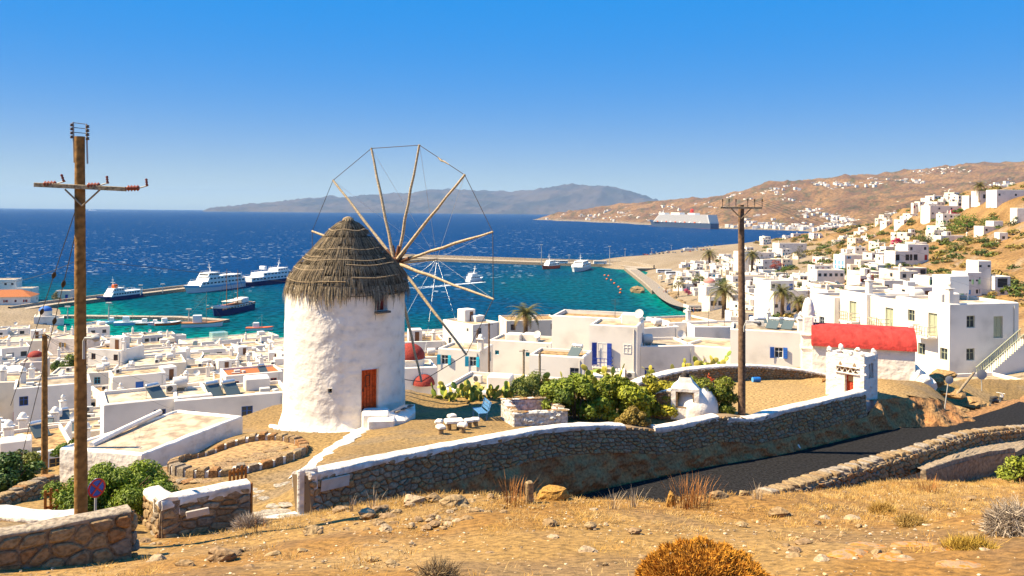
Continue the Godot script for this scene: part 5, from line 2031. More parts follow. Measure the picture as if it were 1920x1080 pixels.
func make_street_things() -> void:
	var pale := mats["galvanised"] as Material
	var grey := M("sign_grey", Color(0.40, 0.39, 0.37), 0.5)
	var p := at(179, 968, 20.2)
	var n := thing("road_sign", "round blue and red no-stopping sign in front of the bush", "sign", p, deg_to_rad(62))
	var b := MB.new()
	b.bar(Vector3(0, -0.4, 0), Vector3(0, 0.95, 0), 0.03, 7)
	part(n, "post", b, pale)
	var face := Transform3D(Basis(Vector3.RIGHT, PI / 2), Vector3(0, 0.72, 0.04))
	b = MB.new()
	b.lathe([Vector2(0.24, -0.015), Vector2(0.24, 0.0), Vector2(0.001, 0.001)], 20, face)
	var plate := part(n, "plate", b, M("sign_blue", Color(0.02, 0.08, 0.38), 0.4))
	b = MB.new()
	b.lathe([Vector2(0.24, 0.003), Vector2(0.24, 0.008), Vector2(0.195, 0.008), Vector2(0.195, 0.003)], 20, face)
	part(plate, "ring", b, M("sign_red", Color(0.45, 0.02, 0.02), 0.4))
	b = MB.new()
	b.box(Vector3(0, 0.72, 0.05), Vector3(0.40, 0.045, 0.008), Basis(Vector3(0, 0, 1), PI / 4))
	b.box(Vector3(0, 0.72, 0.051), Vector3(0.40, 0.045, 0.008), Basis(Vector3(0, 0, 1), -PI / 4))
	part(plate, "bar", b, mats["sign_red"])
	for q in [[1779, 712, 1767, 790, 49.6, 0.25, "round pale road sign on a leaning post at the bank's foot", 16], [1840, 702, 1841, 725, 58.0, 0.38, "grey back of an eight-sided road sign against the white wall", 8]]:
		p = at(q[2], q[3], q[4])
		var top := at(q[0], q[1], q[4]) - p
		n = thing("road_sign", q[6], "sign", p)
		b = MB.new()
		b.bar(Vector3(0, -0.3, 0), top + Vector3(0, 0.1, 0), 0.035, 7)
		part(n, "post", b, pale)
		b = MB.new()
		b.lathe([Vector2(0.001, -0.015), Vector2(q[5], -0.015), Vector2(q[5], 0.015), Vector2(0.001, 0.016)], q[7], Transform3D(Basis(Vector3.RIGHT, PI / 2) * Basis(Vector3.UP, PI / 8), top + Vector3(0, 0, 0.06)))
		part(n, "plate", b, grey)
	p = at(1796, 733, 54.5)
	n = thing("leaning_post", "leaning pale concrete post sticking out of the bank", "post", p)
	b = MB.new()
	b.tube([Vector3(-0.2, -0.4, 0), at(1826, 699, 55.5) - p], [0.10, 0.09], 6)
	part(n, "post", b, mats["arm_wood"])
	p = at(1869, 766, 57.0)
	n = thing("scooter", "dark parked motor scooter by the white wall at the road's bend", "scooter", p, 0.5)
	for x in [-0.6, 0.62]:
		b = MB.new()
		b.lathe([Vector2(0.18, -0.06), Vector2(0.27, -0.05), Vector2(0.27, 0.05), Vector2(0.18, 0.06)], 14, Transform3D(Basis(Vector3.RIGHT, PI / 2), Vector3(x, 0.27, 0)))
		part(n, "wheel", b, mats["dark_metal"])
	b = MB.new()
	b.tube([Vector3(-0.75, 0.62, 0), Vector3(-0.45, 0.66, 0), Vector3(-0.05, 0.55, 0), Vector3(0.1, 0.32, 0), Vector3(0.4, 0.32, 0), Vector3(0.52, 0.75, 0)], [0.12, 0.2, 0.17, 0.13, 0.12, 0.13], 8)
	part(n, "body", b, M("scooter_paint", Color(0.05, 0.055, 0.06), 0.3))
	b = MB.new()
	b.cbox(Vector3(-0.35, 0.82, 0), Vector3(0.7, 0.12, 0.3), 0.05)
	part(n, "seat", b, mats["shade"])
	b = MB.new()
	b.bar(Vector3(0.62, 0.27, 0), Vector3(0.46, 1.05, 0), 0.035, 6)
	b.bar(Vector3(0.46, 1.05, -0.32), Vector3(0.46, 1.05, 0.32), 0.025, 6)
	part(n, "handlebar", b, mats["steel"])
	b = MB.new()
	b.cbox(Vector3(0.6, 0.85, 0), Vector3(0.2, 0.2, 0.2), 0.05)
	part(n, "headlamp", b, mats["frame_white"])
	b = MB.new()
	b.tri(Vector3(-0.15, 0.02, 0), Vector3(0.15, 0.02, 0.05), Vector3(0.05, 0.22, -0.04))
	b.tri(Vector3(-0.15, 0.02, 0), Vector3(0.05, 0.22, -0.04), Vector3(0.1, 0.03, -0.18))
	p = at(1496, 850, 42.0)
	solo("paper_scrap", "small white crumpled sheet lying by the rock face on the road", "litter", b, mats["frame_white"], TR(Vector3(p.x, 50 + road_h(p.x, -p.z) + 0.05, p.z)))
	p = on_ground(993, 944)
	b = MB.new()
	b.cbox(Vector3(0, 0.2, 0), Vector3(0.17, 0.66, 0.15), 0.03, Basis(Vector3(0, 0, 1), 0.04))
	solo("marker_stone", "upright squared stone stump standing on the crest beside the orange boulder", "stone post", b, mats["stone_c"], Transform3D(Basis(Vector3.UP, 0.3), p))
	p = on_ground(1032, 938)
	solo("boulder", "lichened orange boulder lying on the crest beside the stone stump", "boulder", rock_mesh(901, 0.5, 6), M("lichen", Color(0.50, 0.27, 0.06), 0.9, "rough", 1.2, "bump", 4.0), Transform3D(Basis(Vector3.UP, 0.2).scaled(Vector3(0.95, 0.85, 0.6)), p + Vector3(0, 0.16, 0)))
	p = on_ground(1258, 950)
	solo("boulder", "small lichened orange stone set upright among weeds on the crest", "boulder", rock_mesh(902, 1.2, 6), mats["lichen"], Transform3D(Basis().scaled(Vector3(0.25, 0.42, 0.22)), p + Vector3(0, 0.14, 0)))
func house_materials() -> void:
	M("whitewash", Color(0.83, 0.77, 0.68), 0.9, "plaster", 0.05, "bump", 1.5)
	M("cream", Color(0.78, 0.69, 0.55), 0.9, "plaster", 0.05, "bump", 1.5)
	M("blush", Color(0.70, 0.60, 0.52), 0.9, "plaster", 0.12, "bump", 1.5)
	M("screed", Color(0.48, 0.37, 0.235), 0.95, "mottle", 0.2, "bump", 2.0)
	M("screed_grey", Color(0.38, 0.31, 0.225), 0.95, "mottle", 0.2, "bump", 2.0)
	M("screed_tan", Color(0.43, 0.28, 0.13), 0.95, "rough", 0.12, "bump", 2.0)
	M("pale_roof", Color(0.58, 0.475, 0.345), 0.95, "mottle", 0.2, "bump", 2.0)
	M("pane", Color(0.03, 0.04, 0.05), 0.12)
	M("shade", Color(0.05, 0.045, 0.04), 0.9)
	M("frame_white", Color(0.75, 0.74, 0.70), 0.6)
	M("blue_paint", Color(0.02, 0.11, 0.42), 0.55)
	M("navy_paint", Color(0.02, 0.05, 0.28), 0.55)
	M("turquoise_paint", Color(0.02, 0.36, 0.52), 0.55)
	M("green_paint", Color(0.02, 0.20, 0.09), 0.55)
	M("mint_paint", Color(0.38, 0.62, 0.30), 0.6)
	M("sage_paint", Color(0.34, 0.36, 0.25), 0.6)
	M("red_paint", Color(0.36, 0.02, 0.015), 0.6)
	M("brown_paint", Color(0.16, 0.07, 0.03), 0.6)
	M("ochre_paint", Color(0.42, 0.24, 0.05), 0.6)
	M("grey_paint", Color(0.25, 0.27, 0.29), 0.6)
	M("sky_paint", Color(0.10, 0.33, 0.66), 0.6)
	M("red_roof", Color(0.36, 0.05, 0.035), 0.8, "rough", 0.5, "bump", 1.0)
	M("tile_roof", Color(0.48, 0.16, 0.05), 0.8, "rough", 0.6, "bump", 3.0)
	M("blue_dome", Color(0.03, 0.13, 0.42), 0.6)
	M("steel", Color(0.55, 0.56, 0.57), 0.35).metallic = 0.7
	M("solar", Color(0.08, 0.11, 0.12), 0.25)
	M("aircon", Color(0.55, 0.53, 0.48), 0.6)
	M("dark_metal", Color(0.06, 0.06, 0.06), 0.5)
	M("dish", Color(0.60, 0.57, 0.52), 0.6)
func wall_face(b: MB, t: Transform3D, w: float, low: float, h: float, holes: Array, deep := 0.22) -> void:
	var us := [0.0, w]
	var vs := [low, h]
	for q in holes:
		for x in [q[0], q[2]]:
			if not us.has(x):
				us.append(x)
		for y in [q[1], q[3]]:
			if not vs.has(y):
				vs.append(y)
	us.sort()
	vs.sort()
	for i in us.size() - 1:
		for j in vs.size() - 1:
			var m := Vector2(us[i] + us[i + 1], vs[j] + vs[j + 1]) * 0.5
			var open := false
			for q in holes:
				if m.x > q[0] and m.x < q[2] and m.y > q[1] and m.y < q[3]:
					open = true
			if not open:
				b.quad(t * Vector3(us[i], vs[j], 0), t * Vector3(us[i + 1], vs[j], 0), t * Vector3(us[i + 1], vs[j + 1], 0), t * Vector3(us[i], vs[j + 1], 0))
	for q in holes:
		var p := [Vector3(q[0], q[1], 0), Vector3(q[2], q[1], 0), Vector3(q[2], q[3], 0), Vector3(q[0], q[3], 0)]
		for k in 4:
			var e: Vector3 = p[(k + 1) % 4]
			b.quad(t * p[k], t * (p[k] - Vector3(0, 0, deep)), t * (e - Vector3(0, 0, deep)), t * e)

func opening_parts(parent: Node3D, t: Transform3D, q: Array, kind: String, paint: Material, simple: bool) -> void:
	var w: float = q[2] - q[0]
	var h: float = q[3] - q[1]
	var o := t * TR(Vector3(q[0], q[1], -0.16))
	var key := "%s%.2f_%.2f%s" % [kind, w, h, str(simple)]
	if kind == "d" or kind == "D" or kind == "g":
		if not shared.has(key):
			var b := MB.new()
			b.hexa(T0, Vector3(0.005, 0.005, -0.05), Vector3(w - 0.005, h - 0.005, 0))
			if not simple:
				b.hexa(T0, Vector3(0.02, 0.02, 0), Vector3(0.10, h - 0.02, 0.03))
				b.hexa(T0, Vector3(w - 0.10, 0.02, 0), Vector3(w - 0.02, h - 0.02, 0.03))
				b.hexa(T0, Vector3(w * 0.5 - 0.05, 0.02, 0), Vector3(w * 0.5 + 0.05, h - 0.02, 0.03))
				for y in [0.02, h * 0.45, h - 0.12]:
					b.hexa(T0, Vector3(0.10, y, 0), Vector3(w * 0.5 - 0.05, y + 0.1, 0.025))
					b.hexa(T0, Vector3(w * 0.5 + 0.05, y, 0), Vector3(w - 0.10, y + 0.1, 0.025))
			shared[key] = b.mesh(null)
		part(parent, "door", shared[key], mats["pane"] if kind == "g" else paint, o)
	else:
		if not shared.has(key):
			var b := MB.new()
			b.hexa(T0, Vector3(0.005, 0.005, -0.05), Vector3(w - 0.005, h - 0.005, 0))
			shared[key] = b.mesh(null)
			var f := MB.new()
			for r in [[0, 0, w, 0.07], [0, h - 0.07, w, h], [0, 0.07, 0.07, h - 0.07], [w - 0.07, 0.07, w, h - 0.07], [w * 0.5 - 0.035, 0.07, w * 0.5 + 0.035, h - 0.07], [0.07, h * 0.6, w * 0.5 - 0.035, h * 0.6 + 0.05], [w * 0.5 + 0.035, h * 0.6, w - 0.07, h * 0.6 + 0.05]]:
				f.hexa(T0, Vector3(r[0] + 0.004, r[1] + 0.004, 0.0), Vector3(r[2] - 0.004, r[3] - 0.004, 0.05))
			shared[key + "f"] = f.mesh(null)
		var win := part(parent, "window", shared[key], mats["shade"] if kind == "b" else mats["pane"], o)
		if kind != "b" and not simple:
			part(win, "frame", shared[key + "f"], mats["frame_white"] if kind == "s" else paint)
		if kind == "s":
			var sk := "shutter%.2f_%.2f" % [w, h]
			if not shared.has(sk):
				var s := MB.new()
				s.hexa(T0, Vector3(0, 0, 0), Vector3(w * 0.5, h + 0.06, 0.04))
				for y in 5:
					s.hexa(T0, Vector3(0.05, 0.06 + (h - 0.06) * y / 5.0, 0.04), Vector3(w * 0.5 - 0.05, 0.06 + (h - 0.06) * (y + 0.8) / 5.0, 0.06))
				shared[sk] = s.mesh(null)
			part(win, "shutter", shared[sk], paint, Transform3D(Basis(Vector3.UP, 0.25), Vector3(-w * 0.5 - 0.02, -0.03, 0.32)))
			part(win, "shutter", shared[sk], paint, Transform3D(Basis(Vector3.UP, -0.25), Vector3(w + 0.02, -0.03, 0.20)))
func block(parent: Node3D, t: Transform3D, w: float, l: float, h: float, o: Dictionary) -> void:
	var b := MB.new()
	var wall: Material = mats[o.get("wall", "whitewash")]
	var low: float = o.get("low", -5.0)
	var rim: float = o.get("rim", 0.32)
	var simple: bool = o.get("simple", false)
	var paint: Material = mats[o.get("paint", "blue_paint")]
	var storeys: int = 1
	for k in ["F", "L", "R"]:
		storeys = maxi(storeys, str(o.get(k, "")).split("/").size())
	var sh := (h - rim) / storeys
	var x := w * 0.5
	var z := l * 0.5
	var ch := 0.09
	var faces := {"F": [TR(Vector3(-x, 0, z)), w], "L": [Transform3D(Basis(Vector3.UP, -PI / 2), Vector3(-x, 0, -z)), l], "R": [Transform3D(Basis(Vector3.UP, PI / 2), Vector3(x, 0, z)), l], "B": [Transform3D(Basis(Vector3.UP, PI), Vector3(x, 0, -z)), w]}
	for k in faces:
		var holes := []
		var kinds := []
		var levels := str(o.get(k, "")).split("/")
		var fw: float = faces[k][1]
		for s in levels.size():
			var marks: String = levels[s]
			for i in marks.length():
				var c := marks[i]
				if c == ".":
					continue
				var cx := fw * (i + 0.5) / marks.length()
				var grow := 1.3 if simple else 1.0
				var ww: float = {"w": 0.95, "s": 0.9, "d": 1.1, "D": 1.2, "g": 1.7, "b": 2.2, "t": 0.6}.get(c, 0.9) * grow
				ww = minf(ww, fw / marks.length() * 0.8)
				var y0 := s * sh + (0.05 if c in ["d", "D", "g", "b"] else sh * 0.36 if c != "t" else sh * 0.55)
				var y1: float = minf(s * sh + {"d": 2.15, "D": 2.3, "g": 2.25, "b": 2.4, "t": sh * 0.55 + 0.6}.get(c, sh * 0.36 + 1.15), (s + 1) * sh - 0.2)
				holes.append([cx - ww * 0.5, y0, cx + ww * 0.5, y1])
				kinds.append(c)
		wall_face(b, faces[k][0], fw, low, h - ch, holes)
		for i in holes.size():
			opening_parts(parent, t * faces[k][0], holes[i], kinds[i], paint, simple)
	if not simple and w > 4.0:
		var dp := MB.new()
		dp.tube([Vector3(x * 0.86, h - rim, z + 0.05), Vector3(x * 0.86, 0.0, z + 0.05)], [0.05, 0.05], 5)
		part(parent, "drainpipe", dp, mats["aircon"], t)
	var th := 0.28
	var r0 := [Vector3(-x, h - ch, z), Vector3(x, h - ch, z), Vector3(x, h - ch, -z), Vector3(-x, h - ch, -z)]
	var ins := func(k: float, y: float) -> Array: return [Vector3(-x + k, y, z - k), Vector3(x - k, y, z - k), Vector3(x - k, y, -z + k), Vector3(-x + k, y, -z + k)]
	var r1: Array = ins.call(ch, h)
	var r2: Array = ins.call(th, h)
	var r3: Array = ins.call(th, h - rim)
	for i in 4:
		var j := (i + 1) % 4
		b.quad(r0[i], r0[j], r1[j], r1[i])
		b.quad(r1[i], r1[j], r2[j], r2[i])
		b.quad(r2[i], r2[j], r3[j], r3[i])
	part(parent, "wall", b, wall, t)
	var rf := MB.new()
	var r4: Array = ins.call(th - 0.004, h - rim + 0.03)
	rf.quad(r4[0], r4[1], r4[2], r4[3])
	part(parent, "roof", rf, mats[o.get("roof", "screed")], t)
	for k in o.get("top", []):
		fitting(parent, k[0], t * Transform3D(Basis(Vector3.UP, k[3] if k.size() > 3 else 0.0), Vector3(k[1] * x, h - rim + 0.03, k[2] * z)))
	for k in o.get("front", []):
		fitting(parent, k[0], t * TR(Vector3(k[1] * x, k[2] * h, z)))

func fitting_mesh(kind: String) -> Array:
	if shared.has(kind):
		return shared[kind]
	var out := []
	var b := MB.new()
	match kind:
		"chimney":
			b.cbox(Vector3(0, 0.6, 0), Vector3(0.7, 1.6, 0.7), 0.1)
			b.cbox(Vector3(0, 1.52, 0), Vector3(0.9, 0.12, 0.9), 0.03)
			b.lathe([Vector2(0.36, 1.58), Vector2(0.34, 1.8), Vector2(0.2, 2.02), Vector2(0.001, 2.1)], 8)
			out = [["chimney", b, "whitewash"]]
		"tall_chimney":
			b.cbox(Vector3(0, 0.7, 0), Vector3(0.62, 1.9, 0.62), 0.09)
			b.cbox(Vector3(0, 1.7, 0), Vector3(0.75, 0.1, 0.75), 0.03)
			b.lathe([Vector2(0.2, 1.74), Vector2(0.18, 2.05), Vector2(0.26, 2.1), Vector2(0.15, 2.35), Vector2(0.001, 2.5)], 8)
			out = [["chimney", b, "whitewash"]]
		"aircon":
			b.cbox(Vector3(0, 0.42, 0), Vector3(0.9, 0.65, 0.36), 0.03)
			var f := MB.new()
			f.lathe([Vector2(0.25, 0), Vector2(0.25, 0.02), Vector2(0.001, 0.03)], 10, Transform3D(Basis(Vector3.RIGHT, PI / 2), Vector3(-0.12, 0.42, 0.18)))
			out = [["air_conditioner", b, "aircon"], ["fan", f, "dark_metal"]]
		"heater":
			b.tube([Vector3(-0.6, 1.05, 0), Vector3(-0.55, 1.05, 0), Vector3(0.55, 1.05, 0), Vector3(0.6, 1.05, 0)], [0.13, 0.22, 0.22, 0.13], 10)
			for s in [-0.5, 0.5]:
				b.bar(Vector3(s, 0, -0.05), Vector3(s, 0.9, 0), 0.03, 4)
			var p := MB.new()
			p.box(Vector3(0, 0.52, 0.62), Vector3(1.3, 0.06, 1.35), Basis(Vector3.RIGHT, 0.72))
			out = [["water_heater", b, "steel"], ["solar_panel", p, "solar"]]
		"dish":
			b.lathe([Vector2(0.001, 0.0), Vector2(0.3, 0.05), Vector2(0.55, 0.16)], 12, Transform3D(Basis(Vector3(1, 0, 0), 1.1), Vector3(0, 1.2, 0.1)))
			b.bar(Vector3(0, 0, 0), Vector3(0, 1.25, 0), 0.04, 5)
			b.bar(Vector3(0, 1.2, 0.1), Vector3(0, 1.45, 0.75), 0.02, 4)
			out = [["satellite_dish", b, "dish"]]
		"hut":
			b.cbox(Vector3(0, 1.1, 0), Vector3(2.6, 2.3, 2.4), 0.1)
			var d := MB.new()
			d.box(Vector3(0.3, 0.95, 1.21), Vector3(0.8, 1.8, 0.05))
			out = [["roof_hut", b, "whitewash"], ["door", d, "brown_paint"]]
		"low_hut":
			b.cbox(Vector3(0, 0.5, 0), Vector3(2.2, 1.2, 1.8), 0.1)
			out = [["roof_hut", b, "whitewash"]]
		"tank":
			b.tube([Vector3(-0.6, 0.7, 0), Vector3(-0.55, 0.7, 0), Vector3(0.55, 0.7, 0), Vector3(0.6, 0.7, 0)], [0.3, 0.55, 0.55, 0.3], 12)
			b.box(Vector3(-0.4, 0.1, 0), Vector3(0.1, 0.3, 0.8))
			b.box(Vector3(0.4, 0.1, 0), Vector3(0.1, 0.3, 0.8))
			out = [["water_tank", b, "dish"]]
		"clutter":
			b.cbox(Vector3(0, 0.2, 0), Vector3(0.9, 0.5, 0.6), 0.04)
			b.cbox(Vector3(0.9, 0.15, 0.3), Vector3(0.5, 0.35, 0.5), 0.04, Basis(Vector3.UP, 0.5))
			b.tube([Vector3(-0.9, 0.12, 0.5), Vector3(0.3, 0.14, 0.9)], [0.1, 0.1], 6)
			out = [["roof_box", b, "aircon"]]
		"mast":
			b.bar(Vector3.ZERO, Vector3(0, 2.6, 0), 0.03, 4)
			for y in [1.9, 2.15, 2.4]:
				b.bar(Vector3(-0.5, y, 0), Vector3(0.5, y, 0), 0.015, 4)
			out = [["aerial", b, "dark_metal"]]
		"rib":
			b.cbox(Vector3(0, 0.1, 0), Vector3(4.5, 0.4, 0.3), 0.06)
			out = [["parapet_rib", b, "whitewash"]]
		"pergola":
			for s in [-1.4, 1.4]:
				for u in [-1.1, 1.1]:
					b.box(Vector3(s, 1.0, u), Vector3(0.1, 2.0, 0.1))
			for k in 8:
				b.box(Vector3(-1.5 + k * 0.43, 2.05, 0), Vector3(0.08, 0.1, 2.6))
			out = [["pergola", b, "brown_paint"]]
		"balcony":
			b.cbox(Vector3(0, -0.08, 0.5), Vector3(2.2, 0.16, 1.0), 0.02)
			var r := MB.new()
			for y in [0.12, 0.5, 0.92]:
				r.box(Vector3(0, y, 0.96), Vector3(2.2, 0.06, 0.06))
				for s in [-1.07, 1.07]:
					r.box(Vector3(s, y, 0.47), Vector3(0.06, 0.06, 0.92))
			for k in 7:
				r.box(Vector3(-1.07 + k * 2.14 / 6, 0.5, 0.965), Vector3(0.05, 0.96, 0.05))
			out = [["balcony", b, "whitewash"], ["railing", r, "frame_white"]]
	var made := []
	for q in out:
		made.append([q[0], (q[1] as MB).mesh(null), mats[q[2]]])
	shared[kind] = made
	return made

func fitting(parent: Node3D, kind: String, t: Transform3D, paint: Material = null) -> void:
	var list := fitting_mesh(kind)
	var top := part(parent, list[0][0], list[0][1], list[0][2], t)
	for i in range(1, list.size()):
		part(top, list[i][0], list[i][1], paint if paint else list[i][2])

var footprints: Array[Vector3] = []

func house(label: String, group: String, p: Vector3, yaw: float, w: float, l: float, h: float, o: Dictionary) -> Node3D:
	var n := thing("house", label, "house", p, deg_to_rad(yaw), group)
	footprints.append(Vector3(p.x, -p.z, maxf(w, l) * 0.5))
	block(n, T0, w, l, h, o)
	for q in o.get("wings", []):
		block(n, TR(Vector3(q[0], q[6] if q.size() > 6 else 0.0, q[1])), q[2], q[3], q[4], q[5])
	return n
func house_at(label: String, group: String, px: float, py: float, d: float, yaw: float, w: float, l: float, h: float, o: Dictionary) -> Node3D:
	var p := at(px, py, d)
	var back := Vector3(0, 0, -l * 0.5).rotated(Vector3.UP, deg_to_rad(yaw))
	return house(label, group, p + back - Vector3(0, h, 0), yaw, w, l, h, o)

func dome_part(n: Node3D, called: String, r: float, y: float, mat: Material, tall := 0.9, at_ := Vector3.ZERO, from := 0.0, to := TAU) -> void:
	var b := MB.new()
	var pr := []
	for k in 9:
		var a := PI / 2 * k / 8.0
		pr.append(Vector2(maxf(r * cos(a), 0.001), y + r * tall * sin(a)))
	b.lathe(pr, 24, TR(at_), from, to)
	part(n, called, b, mat)

func drum_part(n: Node3D, called: String, r: float, y0: float, y1: float, mat: Material, at_ := Vector3.ZERO) -> void:
	var b := MB.new()
	b.lathe([Vector2(r, y0), Vector2(r, y1), Vector2(r + 0.12, y1 + 0.03), Vector2(r + 0.12, y1 + 0.15), Vector2(r - 0.1, y1 + 0.17)], 24, TR(at_))
	part(n, called, b, mat)

const ORDINAL := ["first", "second", "third", "fourth", "fifth", "sixth", "seventh", "eighth", "ninth", "tenth", "eleventh", "twelfth", "thirteenth", "fourteenth", "fifteenth", "sixteenth", "seventeenth", "eighteenth", "nineteenth", "twentieth", "twenty-first", "twenty-second"]

func free_spot(x: float, d: float, r: float) -> bool:
	for q in footprints:
		if Vector2(q.x - x, q.y - d).length() < q.z + r:
			return false
	return true

func random_house(label_of: Callable, group: String, x: float, d: float, yaw: float, far: bool) -> bool:
	var w := rng.randf_range(5.5, 9.5)
	var l := rng.randf_range(5.5, 9.0)
	var two := rng.randf() < (0.3 if not far and d > 130 else 0.38 if far else 0.0)
	var h := rng.randf_range(5.4, 6.4) if two else (rng.randf_range(3.3, 4.2) if d > 120 else rng.randf_range(2.6, 3.1))
	if not free_spot(x, d, maxf(w, l) * 0.42):
		return false
	var paints := [["blue_paint", "blue"], ["green_paint", "green"], ["brown_paint", "brown"], ["grey_paint", "grey"], ["red_paint", "red"], ["sky_paint", "pale blue"], ["ochre_paint", "ochre"], ["turquoise_paint", "turquoise"]]
	var pk: Array = paints[[0, 0, 0, 1, 1, 2, 2, 3, 3, 4, 5, 6, 7][rng.randi() % 13]]
	var rooves := [["screed", "beige"], ["screed_grey", "grey"], ["pale_roof", "pale"], ["screed_tan", "tan"]]
	var rk: Array = rooves[[0, 0, 0, 1, 1, 2, 2, 3][rng.randi() % 8]]
	var wall := "cream" if rng.randf() < 0.26 else "whitewash"
	var pats := ["ww", "wdw", "w.dw", "sw", "dww", "w.w", "s.s", "wdws", "sds"]
	var o := {"paint": pk[0], "roof": rk[0], "wall": wall, "simple": d > 150}
	o.F = pats[rng.randi() % pats.size()] + ("/" + pats[rng.randi() % 2] if two else "")
	o.L = ["w", "d.w", "w.w", "ww"][rng.randi() % 4] + ("/w" if two else "")
	if rng.randf() < 0.5:
		o.R = "w" + ("/w" if two else "")
	var tops := []
	var said := ""
	var kinds := [["chimney", "chimney"], ["tall_chimney", "tall chimney"], ["heater", "solar heater"], ["aircon", "air conditioner"], ["hut", "roof hut"], ["clutter", "boxes"], ["aircon", "boxes"], ["dish", "satellite dish"], ["clutter", "boxes"], ["aircon", "boxes"], ["low_hut", "roof box"], ["mast", "aerial"], ["tank", "water tank"]]
	for k in (3 + rng.randi() % 4 if d < 170 else 1 + rng.randi() % 2):
		var q: Array = kinds[rng.randi() % kinds.size()]
		tops.append([q[0], [-0.6, 0.0, 0.55][(k + rng.randi()) % 3] + rng.randf_range(-0.1, 0.1), [-0.55, 0.5, 0.0, -0.1][k % 4], rng.randf_range(-0.5, 0.4)])
		if k == 0:
			said = q[1]
	o.top = tops
	var tone := "cream" if wall == "cream" else "white"
	var p := Vector3(x, town_h(x, d) + 0.1, -d)
	var label: String = label_of.call(tone, ("tall " if two else "low "), rk[1], pk[1], said)
	var wings := []
	for k in rng.randi() % 4 if d < 300 else rng.randi() % 3:
		var ww := w * rng.randf_range(0.3, 0.6)
		var wl := rng.randf_range(2.0, 4.0)
		var side := rng.randi() % 3
		var wx: float = (w - ww) * 0.5 * (1.0 if rng.randf() < 0.5 else -1.0) if side == 0 else (w + ww) * 0.5 * (1.0 if side == 1 else -1.0) + (-0.1 if side == 1 else 0.1)
		var wz: float = l * 0.5 + wl * 0.5 - 0.15 if side == 0 else rng.randf_range(-0.3, 0.35) * l
		wings.append([wx, wz, ww, wl + 0.02 * k, h * rng.randf_range(0.5, 0.85), {"F": ["w", "d", ".w", "dw", ""][rng.randi() % 5], "L": ["", "w"][k % 2], "paint": pk[0], "roof": rooves[rng.randi() % 4][0], "wall": ["whitewash", "whitewash", "cream"][rng.randi() % 3], "simple": d > 120, "top": [[["clutter", "aircon", "chimney", "tank"][rng.randi() % 4], 0.1, 0.1]] if d < 200 else []}])
	o.wings = wings
	house(label, group, p, yaw, w, l, h, o)
	return true

